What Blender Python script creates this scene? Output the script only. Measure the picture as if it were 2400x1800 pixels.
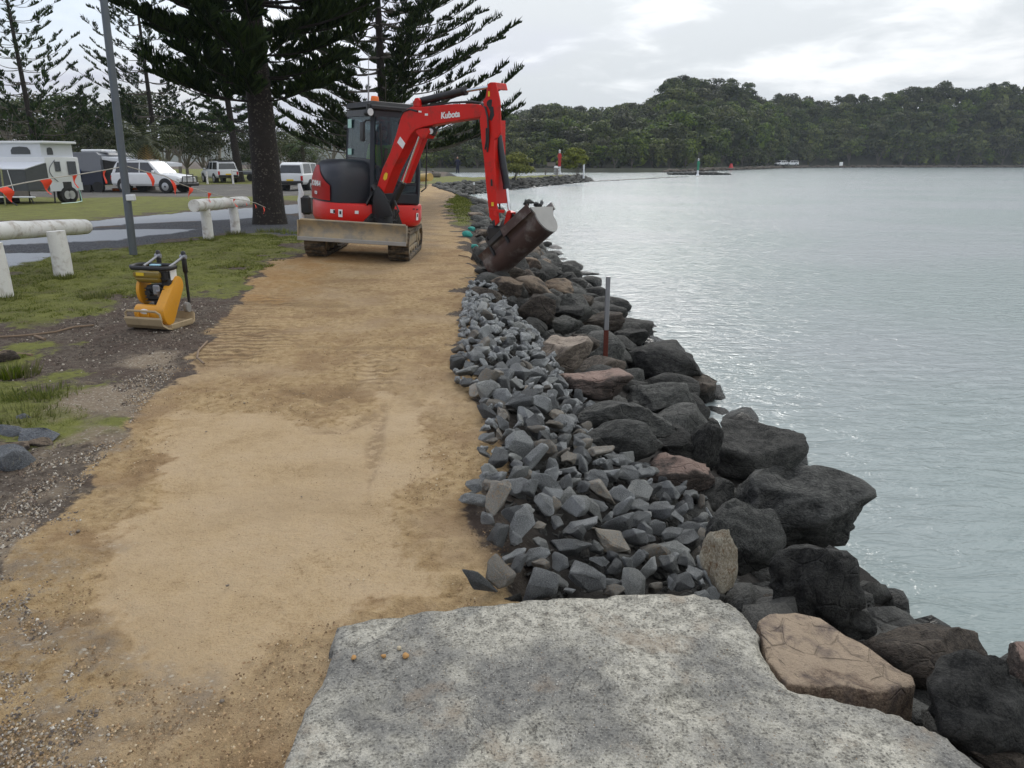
import bpy, bmesh, math, random
import numpy as np
from mathutils import Vector, Matrix, noise

for _o in list(bpy.data.objects): bpy.data.objects.remove(_o)
SC = bpy.context.scene
COL = SC.collection
rad = math.radians
R = random.Random(7)
NP = np.random.default_rng(7)

# ------------------------------------------------------------------ camera, light, sky, exposure
PITCH = rad(16.7); CAMH = 1.6; FPX = 1750.0
cam_d = bpy.data.cameras.new('camera'); cam_d.sensor_width = 36; cam_d.lens = 36*FPX/2400
cam_d.clip_start = 0.05; cam_d.clip_end = 6000
cam = bpy.data.objects.new('camera', cam_d); COL.objects.link(cam)
cam.location = (0, 0, CAMH); cam.rotation_euler = (rad(90)-PITCH, 0, 0)
SC.camera = cam
SUN_EL, SUN_AZ = rad(34), rad(9)          # azimuth to the right of +Y
sun_d = bpy.data.lights.new('sun', 'SUN'); sun_d.energy = 0.7; sun_d.angle = rad(16); sun_d.color = (1, .96, .9)
sun = bpy.data.objects.new('sun', sun_d); COL.objects.link(sun)
sdir = Vector((math.sin(SUN_AZ)*math.cos(SUN_EL), math.cos(SUN_AZ)*math.cos(SUN_EL), math.sin(SUN_EL)))
sun.rotation_euler = sdir.to_track_quat('Z', 'Y').to_euler(); sun.location = (0, 0, 60)
vs = SC.view_settings; vs.view_transform = 'Standard'; vs.look = 'None'; vs.gamma = 1; vs.exposure = 0.54; vs.use_curve_mapping = False
SC.render.engine = 'CYCLES'
cy = SC.cycles; cy.use_denoising = True; cy.max_bounces = 6; cy.diffuse_bounces = 3; cy.glossy_bounces = 3
cy.transmission_bounces = 4; cy.volume_bounces = 1; cy.transparent_max_bounces = 8; cy.caustics_reflective = False; cy.caustics_refractive = False
try: cy.denoiser = 'OPENIMAGEDENOISE'
except Exception: pass

# ---- node helper
class NT:
    def __init__(s, tree): s.t = tree; s.n = tree.nodes; s.l = tree.links
    def node(s, typ, inputs=None, **props):
        nd = s.n.new(typ)
        for k, v in props.items(): setattr(nd, k, v)
        for k, v in (inputs or {}).items(): s.set(nd.inputs[k], v)
        return nd
    def set(s, sock, v):
        if isinstance(v, bpy.types.NodeSocket): s.l.new(v, sock)
        elif isinstance(v, bpy.types.Node): s.l.new(v.outputs[0], sock)
        else:
            if sock.type == 'RGBA' and not isinstance(v, (int, float)) and len(v) == 3: v = (*v, 1)
            sock.default_value = v
    def math(s, op, a, b=0.0, c=0.0, clamp=False):
        nd = s.n.new('ShaderNodeMath'); nd.operation = op; nd.use_clamp = clamp
        s.set(nd.inputs[0], a); s.set(nd.inputs[1], b); s.set(nd.inputs[2], c); return nd.outputs[0]
    def vmath(s, op, a, b=None, scale=None):
        nd = s.n.new('ShaderNodeVectorMath'); nd.operation = op; s.set(nd.inputs[0], a)
        if b is not None: s.set(nd.inputs[1], b)
        if scale is not None: s.set(nd.inputs['Scale'], scale)
        return nd
    def mix(s, fac, a, b, blend='MIX'):
        nd = s.n.new('ShaderNodeMix'); nd.data_type = 'RGBA'; nd.blend_type = blend; nd.clamp_factor = True
        s.set(nd.inputs[0], fac); s.set(nd.inputs[6], a); s.set(nd.inputs[7], b); return nd.outputs[2]
    def noise(s, vec, scale, detail=4, rough=.55, dist=0.0, col=False):
        nd = s.n.new('ShaderNodeTexNoise'); s.set(nd.inputs['Vector'], vec)
        nd.inputs['Scale'].default_value = scale; nd.inputs['Detail'].default_value = detail
        nd.inputs['Roughness'].default_value = rough; nd.inputs['Distortion'].default_value = dist
        return nd.outputs[1] if col else nd.outputs[0]
    def voro(s, vec, scale, feature='F1', out='Distance', rnd=1.0):
        nd = s.n.new('ShaderNodeTexVoronoi'); nd.feature = feature; s.set(nd.inputs['Vector'], vec)
        nd.inputs['Scale'].default_value = scale; nd.inputs['Randomness'].default_value = rnd
        return nd.outputs[out]
    def ramp(s, fac, stops, interp='LINEAR'):
        nd = s.n.new('ShaderNodeValToRGB'); s.set(nd.inputs[0], fac); cr = nd.color_ramp; cr.interpolation = interp
        while len(cr.elements) < len(stops): cr.elements.new(.5)
        for e, (p, c) in zip(cr.elements, stops):
            e.position = p; e.color = (*c, 1) if not isinstance(c, (int, float)) else (c, c, c, 1)
        return nd.outputs[0]
    def step(s, v, lo, hi):
        nd = s.n.new('ShaderNodeMapRange'); nd.interpolation_type = 'SMOOTHSTEP'; s.set(nd.inputs[0], v)
        s.set(nd.inputs[1], lo); s.set(nd.inputs[2], hi); return nd.outputs[0]

# ---- world: overcast sky over a Nishita sky
W = bpy.data.worlds.new('World'); SC.world = W; W.use_nodes = True
w = NT(W.node_tree); w.n.clear()
tc = w.node('ShaderNodeTexCoord').outputs['Generated']
sky = w.node('ShaderNodeTexSky', sky_type='NISHITA', sun_disc=False, sun_elevation=SUN_EL, sun_rotation=SUN_AZ)
sep = w.node('ShaderNodeSeparateXYZ', {0: tc}); dz = w.math('MAXIMUM', sep.outputs[2], 0.0)
den = w.math('ADD', dz, 0.16)
uv = w.node('ShaderNodeCombineXYZ', {0: w.math('DIVIDE', sep.outputs[0], den), 1: w.math('DIVIDE', sep.outputs[1], den), 2: 0.37})
n1 = w.noise(uv, 0.9, 6, .55, .25)
n2 = w.noise(uv, 2.6, 7, .6, .5)
n3 = w.noise(w.vmath('ADD', uv, (7.3, 2.1, 5.0)).outputs[0], 0.55, 3, .5)
sdot = w.vmath('DOT_PRODUCT', tc, tuple(sdir)).outputs['Value']
glow = w.math('POWER', w.math('MAXIMUM', sdot, 0.0), 8.0)
cl = w.math('ADD', w.math('MULTIPLY', n1, .65), w.math('MULTIPLY', n2, .35))
thin = w.step(cl, .47, .66)
# cloud brightness: grey base, brighter overhead and where it is thin towards the sun
lum = w.math('ADD', 4.5, w.math('MULTIPLY', w.math('POWER', dz, .8), 4.6))
lum = w.math('ADD', lum, w.math('MULTIPLY', thin, w.math('ADD', 1.0, w.math('MULTIPLY', glow, 5.5))))
lum = w.math('ADD', lum, w.math('MULTIPLY', glow, 1.0))
tint = w.mix(w.step(w.math('SUBTRACT', n3, w.math('MULTIPLY', sep.outputs[0], .35)), .44, .66), (.95, 1.0, 1.04), (.92, .955, 1.11))
cloud = w.vmath('SCALE', w.mix(w.math('MULTIPLY', thin, .8), tint, (1.0, 1.0, 1.0)), scale=lum).outputs[0]
gap = w.math('MULTIPLY', w.step(w.math('SUBTRACT', n3, w.math('MULTIPLY', sep.outputs[0], .25)), .55, .75), .45)
skyc = w.mix(w.math('SUBTRACT', 1.0, gap), sky.outputs[0], cloud)
bg = w.node('ShaderNodeBackground', {'Color': skyc, 'Strength': 0.1})
w.node('ShaderNodeOutputWorld', {'Surface': bg.outputs[0]})

# ------------------------------------------------------------------ projection helpers (photo pixel -> place in the world)
def ray(px, py):
    dx = (px-1200)/FPX; dy = -(py-900)/FPX
    return Vector((dx, math.cos(PITCH)+dy*math.sin(PITCH), -math.sin(PITCH)+dy*math.cos(PITCH)))
def G(px, py, z=0.0):
    d = ray(px, py); t = (z-CAMH)/d.z; return Vector((d.x*t, d.y*t, z))
def A(px, py, Y):
    d = ray(px, py); t = Y/d.y; return Vector((d.x*t, Y, CAMH+d.z*t))
def onplane(px, py, P, n):
    d = ray(px, py); o = Vector((0, 0, CAMH)); t = (P-o).dot(n)/d.dot(n); return o+d*t

# ------------------------------------------------------------------ object helpers
def link(o, parent=None):
    COL.objects.link(o)
    if parent is not None: o.parent = parent
    return o
def tag(o, label=None, cat=None, group=None, kind=None):
    if label: o['label'] = label
    if cat: o['category'] = cat
    if group: o['group'] = group
    if kind: o['kind'] = kind
    return o
def empty(name, loc=(0, 0, 0), rot=(0, 0, 0)):
    o = bpy.data.objects.new(name, None); o.location = loc; o.rotation_euler = rot; o.empty_display_size = .1
    return link(o)
def mesh_np(name, V, F, smooth=False):
    """V (n,3) float, F (m,k) int, all polygons the same size"""
    V = np.asarray(V, dtype=np.float32); F = np.asarray(F, dtype=np.int32)
    me = bpy.data.meshes.new(name); n, k = F.shape
    me.vertices.add(len(V)); me.vertices.foreach_set('co', V.ravel())
    me.loops.add(n*k); me.loops.foreach_set('vertex_index', F.ravel())
    me.polygons.add(n); me.polygons.foreach_set('loop_start', np.arange(0, n*k, k, dtype=np.int32))
    me.polygons.foreach_set('loop_total', np.full(n, k, dtype=np.int32))
    if smooth: me.polygons.foreach_set('use_smooth', np.ones(n, dtype=bool))
    me.update(calc_edges=True); return me
def obj(name, me, mat=None, parent=None, loc=None, rot=None, scale=None):
    if mat is not None and len(me.materials) == 0: me.materials.append(mat)
    o = bpy.data.objects.new(name, me); link(o, parent)
    if loc is not None: o.location = loc
    if rot is not None: o.rotation_euler = rot
    if scale is not None: o.scale = scale
    return o
class MB:
    """collects shapes into one mesh"""
    def __init__(s): s.bm = bmesh.new()
    def _add(s, b2, M=None):
        if M is not None: bmesh.ops.transform(b2, matrix=M, verts=b2.verts)
        me = bpy.data.meshes.new('t'); b2.to_mesh(me); b2.free(); s.bm.from_mesh(me); bpy.data.meshes.remove(me); return s
    def box(s, c, sz, rot=None, bevel=0.0, seg=1, taper=None):
        b = bmesh.new(); bmesh.ops.create_cube(b, size=1)
        for v in b.verts:
            v.co = Vector((v.co.x*sz[0], v.co.y*sz[1], v.co.z*sz[2]))
            if taper and v.co.z > 0: v.co.x *= taper[0]; v.co.y *= taper[1]
        if bevel: bmesh.ops.bevel(b, geom=list(b.edges), offset=bevel, segments=seg, affect='EDGES', profile=.6)
        M = Matrix.Translation(Vector(c))
        if rot is not None: M = M @ (rot.to_4x4() if isinstance(rot, Matrix) else Matrix.Rotation(rot, 4, 'Z'))
        return s._add(b, M)
    def cyl(s, p0, p1, r0, r1=None, n=12, bevel=0.0, caps=True):
        p0, p1 = Vector(p0), Vector(p1); r1 = r0 if r1 is None else r1; d = p1-p0; L = max(d.length, 1e-5)
        b = bmesh.new(); bmesh.ops.create_cone(b, cap_ends=caps, segments=n, radius1=r0, radius2=r1, depth=L)
        if bevel:
            ed = [e for e in b.edges if abs(e.verts[0].co.z-e.verts[1].co.z) < 1e-6]
            bmesh.ops.bevel(b, geom=ed, offset=bevel, segments=2, affect='EDGES', profile=.6)
        return s._add(b, Matrix.Translation((p0+p1)/2) @ d.to_track_quat('Z', 'Y').to_matrix().to_4x4())
    def tube(s, pts, r, n=8, closed=False):
        P = [Vector(p) for p in pts]; m = len(P); rs = r if isinstance(r, (list, tuple)) else [r]*m
        rings = []; up = Vector((0, 0, 1)); prev = None
        for i in range(m):
            a = P[(i-1) % m] if (closed or i > 0) else P[i]; c = P[(i+1) % m] if (closed or i < m-1) else P[i]
            t = (c-a).normalized() if (c-a).length > 1e-7 else Vector((0, 0, 1))
            x = prev if prev is not None else (up if abs(t.z) < .9 else Vector((1, 0, 0)))
            x = (x - t*x.dot(t)); x = x.normalized() if x.length > 1e-6 else t.orthogonal().normalized(); prev = x; y = t.cross(x)
            rings.append([s.bm.verts.new(P[i]+(x*math.cos(2*math.pi*j/n)+y*math.sin(2*math.pi*j/n))*rs[i]) for j in range(n)])
        for i in range(m if closed else m-1):
            a, b = rings[i], rings[(i+1) % m]
            for j in range(n): s.bm.faces.new((a[j], a[(j+1) % n], b[(j+1) % n], b[j]))
        if not closed:
            s.bm.faces.new(rings[0][::-1]); s.bm.faces.new(rings[-1])
        return s
    def prism(s, poly, vec, bevel=0.0, seg=2):
        """polygon of 3D points swept along vec"""
        b = bmesh.new(); vec = Vector(vec); vs_ = [b.verts.new(Vector(p)) for p in poly]
        f = b.faces.new(vs_); r = bmesh.ops.extrude_face_region(b, geom=[f])
        bmesh.ops.translate(b, vec=vec, verts=[v for v in r['geom'] if isinstance(v, bmesh.types.BMVert)])
        bmesh.ops.recalc_face_normals(b, faces=b.faces)
        if bevel:
            ed = [e for e in b.edges if len(e.link_faces) == 2 and e.calc_face_angle(0) > .5]
            bmesh.ops.bevel(b, geom=ed, offset=bevel, segments=seg, affect='EDGES', profile=.6, clamp_overlap=True)
        return s._add(b)
    def raw(s, V, F):
        vs_ = [s.bm.verts.new(v) for v in V]
        for f in F:
            try: s.bm.faces.new([vs_[i] for i in f])
            except ValueError: pass
        return s
    def sphere(s, c, r, sub=2, scale=(1, 1, 1)):
        b = bmesh.new(); bmesh.ops.create_icosphere(b, subdivisions=sub, radius=r)
        return s._add(b, Matrix.Translation(Vector(c)) @ Matrix.Diagonal((*scale, 1)))
    def xf(s, M): bmesh.ops.transform(s.bm, matrix=M, verts=s.bm.verts); return s
    def build(s, name, mat, parent=None, smooth=None, **k):
        me = bpy.data.meshes.new(name); bmesh.ops.recalc_face_normals(s.bm, faces=s.bm.faces)
        if smooth is not None:
            for f in s.bm.faces: f.smooth = True
            for e in s.bm.edges:
                if len(e.link_faces) == 2 and e.calc_face_angle(0) > smooth: e.smooth = False
        s.bm.to_mesh(me); s.bm.free(); return obj(name, me, mat, parent, **k)
def copy_tree(o, parent=None):
    c = o.copy(); COL.objects.link(c)
    if parent is not None: c.parent = parent
    for ch in list(o.children): copy_tree(ch, c)
    return c

# ------------------------------------------------------------------ materials
def mat(name, col, rough=.6, metal=0.0, var=.12, vscale=6.0, bump=0.0, bscale=60.0, spec=.5, dirt=None, dirt_amt=.4, dirt_scale=3.0, coat=0.0, rnd=0.0):
    m = bpy.data.materials.new(name); m.use_nodes = True; t = NT(m.node_tree); p = t.n['Principled BSDF']
    tcn = t.node('ShaderNodeTexCoord').outputs['Object']
    c = t.mix(t.noise(tcn, vscale, 5), [x*(1-var) for x in col], [min(x*(1+var), 1) for x in col])
    if dirt:
        dm = t.step(t.noise(tcn, dirt_scale, 7, .65), .62-dirt_amt*.35, .78-dirt_amt*.2)
        c = t.mix(t.math('MULTIPLY', dm, min(1, dirt_amt*1.6)), c, dirt)
    if rnd:
        oi = t.node('ShaderNodeObjectInfo').outputs['Random']
        hs = t.node('ShaderNodeHueSaturation', {'Value': t.math('ADD', 1-rnd, t.math('MULTIPLY', oi, 2*rnd)), 'Color': c})
        c = hs.outputs[0]
    t.set(p.inputs['Base Color'], c); p.inputs['Metallic'].default_value = metal
    rr = t.math('ADD', rough-.06, t.math('MULTIPLY', t.noise(tcn, vscale*2.3, 3), .14)); t.set(p.inputs['Roughness'], rr)
    p.inputs['Specular IOR Level'].default_value = spec; p.inputs['Coat Weight'].default_value = coat
    if bump:
        b = t.node('ShaderNodeBump', {'Height': t.noise(tcn, bscale, 5, .6), 'Strength': bump, 'Distance': .02}); t.set(p.inputs['Normal'], b)
    return m
def leafmat(name, c1, c2, var=.3, trans=.25, rough=.6):
    m = bpy.data.materials.new(name); m.use_nodes = True; t = NT(m.node_tree); p = t.n['Principled BSDF']
    geo = t.node('ShaderNodeNewGeometry'); oi = t.node('ShaderNodeObjectInfo').outputs['Random']
    n = t.noise(geo.outputs['Position'], .55, 3)
    f = t.math('ADD', t.math('MULTIPLY', geo.outputs['Random Per Island'], .55), t.math('MULTIPLY', n, .45))
    c = t.mix(t.step(f, .2, .8), c1, c2)
    hs = t.node('ShaderNodeHueSaturation', {'Hue': t.math('ADD', .472, t.math('MULTIPLY', oi, .045)), 'Saturation': t.math('ADD', .85, t.math('MULTIPLY', oi, .45)),
                                             'Value': t.math('ADD', 1-var, t.math('MULTIPLY', t.math('FRACT', t.math('MULTIPLY', oi, 7.3)), 2*var)), 'Color': c})
    t.set(p.inputs['Base Color'], hs.outputs[0]); p.inputs['Roughness'].default_value = rough; p.inputs['Specular IOR Level'].default_value = .25
    if trans:
        tr = t.node('ShaderNodeBsdfTranslucent', {'Color': hs.outputs[0]}); mx = t.node('ShaderNodeMixShader', {0: trans, 1: p.outputs[0], 2: tr.outputs[0]})
        t.l.new(mx.outputs[0], t.n['Material Output'].inputs[0])
    return m
def glassmat(name, col=(.5, .6, .6), alpha=.45, rough=.05):
    m = bpy.data.materials.new(name); m.use_nodes = True; t = NT(m.node_tree); p = t.n['Principled BSDF']
    p.inputs['Base Color'].default_value = (.085, .11, .13, 1); p.inputs['Roughness'].default_value = rough  # lighter blue-grey base paints sky reflection into the pane, besides dust
    tr = t.node('ShaderNodeBsdfTransparent', {'Color': (*col, 1)}); mx = t.node('ShaderNodeMixShader', {0: alpha, 1: tr.outputs[0], 2: p.outputs[0]})
    t.l.new(mx.outputs[0], t.n['Material Output'].inputs[0]); return m

M_ = {}
M_['white'] = mat('white_paint', (.72, .73, .74), .4, var=.05, dirt=(.35, .32, .27), dirt_amt=.12)
M_['cream'] = mat('off_white_panel', (.66, .67, .68), .45, var=.05, dirt=(.4, .38, .33), dirt_amt=.15)
M_['red'] = mat('red_machine_paint', (.60, .012, .006), .42, spec=.3, var=.12, vscale=3, dirt=(.12, .035, .02), dirt_amt=.36, dirt_scale=5, coat=.05)
M_['redp'] = mat('red_plastic_panel', (.64, .016, .010), .36, spec=.35, var=.08, vscale=3, dirt=(.2, .04, .03), dirt_amt=.22, coat=.08)
M_['darkblue'] = mat('dark_panel_paint', (.012, .014, .02), .42, var=.2, dirt=(.06, .055, .05), dirt_amt=.2)
M_['black'] = mat('black_steel', (.012, .012, .013), .5, var=.3, dirt=(.05, .04, .03), dirt_amt=.35, bump=.1)
M_['rubber'] = mat('muddy_rubber', (.028, .024, .021), .85, var=.4, vscale=9, dirt=(.17, .125, .075), dirt_amt=.75, dirt_scale=6, bump=.4, bscale=40)
M_['mudsteel'] = mat('muddy_grey_steel', (.21, .19, .155), .75, var=.35, vscale=5, dirt=(.36, .28, .17), dirt_amt=.8, dirt_scale=4, bump=.25, bscale=50)
M_['chrome'] = mat('polished_rod', (.75, .76, .78), .18, 1.0, var=.03)
M_['steel'] = mat('grey_steel', (.32, .32, .33), .45, .8, var=.15, dirt=(.2, .17, .13), dirt_amt=.2)
M_['rust'] = mat('rusty_bucket_steel', (.070, .040, .032), .62, .25, var=.45, vscale=4, dirt=(.25, .235, .21), dirt_amt=.42, dirt_scale=3, bump=.2, bscale=45)
M_['worn'] = mat('worn_bright_steel', (.30, .29, .27), .6, .2, var=.2, dirt=(.2, .16, .12), dirt_amt=.35, bump=.15)
M_['orange'] = mat('orange_lens', (.85, .16, .01), .3, var=.05)
M_['decal'] = mat('white_decal', (.78, .78, .76), .5, var=.03)
M_['yellowdecal'] = mat('yellow_decal', (.75, .52, .02), .5, var=.05)
M_['teal'] = mat('teal_geotextile', (.03, .26, .22), .8, var=.3, bump=.3)
M_['logwhite'] = mat('weathered_white_log', (.70, .69, .66), .75, var=.10, vscale=4, dirt=(.28, .22, .16), dirt_amt=.42, dirt_scale=6, bump=.35, bscale=30)
M_['galv'] = mat('galvanised_pole', (.115, .13, .145), .5, .35, var=.12, vscale=10, dirt=(.2, .2, .2), dirt_amt=.1)
M_['flag'] = mat('fluoro_orange_plastic', (.95, .075, .03), .5, var=.1)
M_['cord'] = mat('pale_rope', (.45, .42, .36), .8)
M_['hivis'] = mat('hi_vis_yellow_cloth', (.45, .75, .02), .8)
M_['skin'] = mat('skin', (.42, .24, .17), .6)
M_['navy'] = mat('navy_cloth', (.015, .02, .05), .9)
M_['blue'] = mat('blue_tarpaulin', (.02, .05, .20), .6, bump=.3, bscale=8)
M_['glass'] = glassmat('tinted_glass', (.72, .82, .84), .36, .04)
M_['darkglass'] = mat('dark_car_glass', (.02, .024, .028), .08, var=.1, spec=.8)
M_['tyre'] = mat('tyre_rubber', (.022, .022, .022), .85, var=.2)
M_['rim'] = mat('alloy_rim', (.45, .45, .46), .35, .7)
M_['tail'] = mat('red_lamp_lens', (.45, .01, .01), .25)
M_['lamp'] = mat('clear_lamp_lens', (.6, .6, .6), .2)
M_['mesh'] = mat('grey_shade_mesh', (.075, .08, .085), .8, var=.1)
M_['awning'] = mat('awning_vinyl', (.62, .64, .68), .5, var=.05)
M_['greyvan'] = mat('grey_composite_panel', (.17, .18, .205), .45, var=.05)
M_['navyvan'] = mat('dark_navy_panel', (.018, .022, .04), .45, var=.1)
M_['yel'] = mat('yellow_machine_paint', (.66, .30, .02), .42, var=.08, vscale=6, dirt=(.35, .19, .06), dirt_amt=.25, dirt_scale=12)
M_['yeltank'] = mat('mustard_tank_paint', (.22, .15, .02), .45, var=.1, dirt=(.1, .08, .03), dirt_amt=.2, dirt_scale=14)
M_['dusty'] = mat('sand_dusted_steel', (.38, .29, .17), .75, var=.12, vscale=10, dirt=(.2, .15, .09), dirt_amt=.3, dirt_scale=12)
M_['wood'] = mat('grey_weathered_timber', (.16, .14, .12), .85, var=.25, bump=.3)
M_['straw'] = mat('pale_branch_wood', (.20, .14, .09), .85, var=.3)
M_['green'] = mat('green_beacon_paint', (.01, .20, .11), .5)
M_['redb'] = mat('red_beacon_paint', (.45, .02, .02), .5)
M_['conc'] = mat('plain_concrete', (.38, .37, .35), .85, var=.12)
M_['yelpipe'] = mat('yellow_plastic_pipe', (.62, .42, .13), .5)
M_['bluelab'] = mat('pale_blue_label', (.35, .6, .72), .5)
M_['tealgl'] = mat('pale_green_sticker', (.35, .6, .5), .4)
M_['pinebark'] = mat('pine_bark', (.020, .016, .013), .95, var=.45, vscale=7, dirt=(.11, .09, .07), dirt_amt=.25, dirt_scale=16, bump=.9, bscale=14)
M_['bark'] = mat('tree_bark', (.10, .085, .07), .9, var=.3, bump=.4, bscale=12)
M_['palebark'] = mat('pale_tree_bark', (.24, .215, .18), .9, var=.3, bump=.3, bscale=12)
M_['pine'] = leafmat('pine_foliage', (.008, .024, .008), (.048, .085, .020), .25, .12)
M_['leaf'] = leafmat('eucalypt_leaves', (.018, .032, .010), (.070, .085, .030), .35, .15)
M_['leafb'] = leafmat('bushland_leaves', (.012, .023, .006), (.088, .110, .022), .6, .10)
M_['leafp'] = leafmat('pale_olive_leaves', (.035, .040, .018), (.135, .135, .060), .25, .15)
M_['mang'] = leafmat('light_green_leaves', (.06, .085, .012), (.20, .23, .035), .15, .25)
M_['palm'] = leafmat('palm_fronds', (.02, .035, .012), (.07, .09, .03), .2, .2)
M_['deadpalm'] = mat('dead_palm_frond', (.28, .17, .05), .8)
M_['grassy'] = leafmat('grass_blades', (.055, .075, .014), (.17, .18, .05), .1, .3)
M_['tuft'] = leafmat('green_grass_tuft', (.07, .10, .02), (.19, .21, .06), .1, .3)
# ------------------------------------------------------------------ numeric noise and ground shape
def _hash(i, j, s):
    h = (i.astype(np.int64)*374761393+j.astype(np.int64)*668265263+s*974711) & 0xffffffff
    h = ((h ^ (h >> 13))*1274126177) & 0xffffffff; h = h ^ (h >> 16); return (h & 0xffff)/65535.0
def vn(x, y, s=0):
    i = np.floor(x); j = np.floor(y); fx = x-i; fy = y-j; fx = fx*fx*(3-2*fx); fy = fy*fy*(3-2*fy)
    i = i.astype(np.int64); j = j.astype(np.int64)
    a = _hash(i, j, s); b = _hash(i+1, j, s); c = _hash(i, j+1, s); d = _hash(i+1, j+1, s)
    return (a*(1-fx)+b*fx)*(1-fy)+(c*(1-fx)+d*fx)*fy-.5
def fbm(x, y, sc, oct=4, s=0):
    r = 0; a = 1; f = 1.0/sc
    for k in range(oct): r = r+a*vn(x*f, y*f, s+k*17); a *= .5; f *= 2.03
    return r
def sdist(x, y, poly):
    """signed distance, positive inside"""
    P = np.asarray(poly, float); d = np.full(x.shape, 1e9); ins = np.zeros(x.shape, bool)
    for k in range(len(P)):
        ax, ay = P[k]; bx, by = P[(k+1) % len(P)]; ex, ey = bx-ax, by-ay
        t = np.clip(((x-ax)*ex+(y-ay)*ey)/(ex*ex+ey*ey+1e-12), 0, 1)
        d = np.minimum(d, (x-ax-t*ex)**2+(y-ay-t*ey)**2)
        if abs(ey) > 1e-9: ins ^= ((ay > y) != (by > y)) & (x < ex*(y-ay)/ey+ax)
    return np.where(ins, 1, -1)*np.sqrt(d)
def sstep(v, lo, hi):
    t = np.clip((v-lo)/(hi-lo), 0, 1); return t*t*(3-2*t)
LAND = [(3.4, -20), (1.5, .8), (1.05, 1.63), (.78, 1.92), (.66, 2.2), (.55, 2.42), (-.06, 2.46), (.0, 2.82), (-.1, 3.31), (-.1, 4.4), (-.33, 5.33), (-.45, 6.7),
        (-.55, 8.9), (-.5, 10.6), (-.75, 13), (-.95, 16), (-1.1, 20), (-1.3, 24), (-1.6, 30), (-1.9, 37), (-3.9, 48), (-6.3, 60), (-6.5, 66), (-4.7, 71), (-1.2, 82),
        (4, 96), (9.2, 109), (9.7, 112), (7.5, 113.5), (1, 102), (-5, 94), (-9, 104), (-11, 135), (-40, 200), (-160, 1000), (-2500, 1000), (-2500, -20)]
WATER_Z = -1.3
def bankdrop(d):   # d = distance outside the bank's top edge
    return -1.3*np.clip(d, 0, None)/2.7
def H(x, y):
    x = np.asarray(x, float); y = np.asarray(y, float)
    zl = -.3*sstep(y, 13, 30)-.1*sstep(y, 70, 100)
    zl = zl+.085*sstep(-x, 1.4, 3.4)*sstep(y, 9, 12)*(1-sstep(y, 20, 28))    # the ground falls gently to the river under the machine
    zl = zl+fbm(x, y, 2.5, 3, 3)*.03*sstep(y, 3, 8)
    d = -sdist(x, y, LAND); d = d+fbm(x, y, .6, 3, 9)*.10
    return np.where(d > 0, zl+bankdrop(d), zl)
def Hs(x, y): return float(H(np.array([x]), np.array([y]))[0])
def Gh(px, py, off=0.0):
    """place on the ground surface (raised by off) seen at a photo pixel"""
    d = ray(px, py); o = Vector((0, 0, CAMH))
    ts = np.concatenate([np.arange(1.2, 14, .04), np.arange(14, 200, .35)])/max(d.y, .2)
    X = d.x*ts; Y = d.y*ts; Z = CAMH+d.z*ts-H(X, Y)-off
    k = np.argmax(Z < 0)
    if Z[k] >= 0: return G(px, py, -.3)
    a = Z[k-1]/(Z[k-1]-Z[k]+1e-9) if k > 0 else 0
    t = ts[k-1]+(ts[k]-ts[k-1])*a if k > 0 else ts[0]
    return o+d*float(t)
def PX(poly): 
    r = []
    for px, py in poly:
        z = -.3*float(sstep(np.array(G(px, py).y), 13, 30)) if py > 376 else -.3
        p = G(px, py, z); r.append((p.x, p.y))
    return r

# ------------------------------------------------------------------ ground zones traced on the ground plane
Z_PATH = PX([(500, 2300), (-300, 2300), (-500, 1700), (-60, 1400), (120, 1180), (250, 1000), (400, 870), (490, 790), (545, 690), (575, 655), (650, 628), (725, 598), (770, 560),
             (880, 520), (965, 478), (978, 448), (1000, 432), (1050, 430), (1066, 445), (1052, 470), (1048, 500), (1080, 560), (1110, 600), (1115, 650), (1095, 700),
             (1085, 800), (1100, 900), (1160, 1000), (1140, 1180), (1200, 1300), (1260, 1450), (1150, 1600), (1050, 2300)])
Z_PALE = PX([(440, 962), (640, 972), (680, 1003), (715, 1012), (790, 1000), (850, 962), (862, 905), (848, 880), (852, 830), (868, 828), (880, 890), (950, 925), (980, 945), (1040, 905),
             (1010, 975), (1000, 1040), (985, 1120), (975, 1250), (1050, 1400), (850, 1430), (640, 1480), (520, 1620), (380, 1560), (240, 1400), (235, 1320), (330, 1190), (350, 1090)])
Z_ORANGE = PX([(540, 695), (575, 655), (650, 628), (725, 598), (880, 585), (860, 620), (760, 650), (700, 690), (620, 705)])
Z_GRASS = [PX([(-300, 770), (-300, 690), (0, 655), (60, 625), (165, 606), (330, 590), (430, 572), (560, 555), (640, 560), (715, 570), (640, 625), (560, 672), (440, 690), (300, 706), (180, 740), (0, 765)]),
           PX([(-300, 830), (0, 830), (60, 850), (130, 900), (190, 960), (150, 1010), (60, 1020), (-300, 1010)]),
           PX([(-900, 545), (-900, 470), (640, 459), (900, 452), (900, 466), (640, 470), (450, 490), (290, 504), (200, 516), (0, 520)]),
           PX([(-900, 440), (-900, 395), (990, 395), (960, 430), (900, 436), (640, 432)]),
           PX([(935, 474), (960, 440), (985, 425), (1000, 418), (1085, 418), (1180, 425), (1120, 452), (1068, 448), (1050, 428), (1000, 431), (975, 446), (955, 478)]),
           PX([(1050, 465), (1075, 450), (1112, 456), (1118, 500), (1090, 525), (1060, 512), (1046, 492)]),
           PX([(1000, 412), (1400, 408), (1380, 414), (1200, 418), (1000, 424)])]
Z_GRAVEL = PX([(-400, 720), (-400, 540), (0, 556), (205, 540), (450, 522), (632, 498), (760, 512), (775, 560), (715, 572), (640, 560), (560, 553), (430, 572), (330, 590), (165, 606), (60, 625), (0, 655)])
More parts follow.
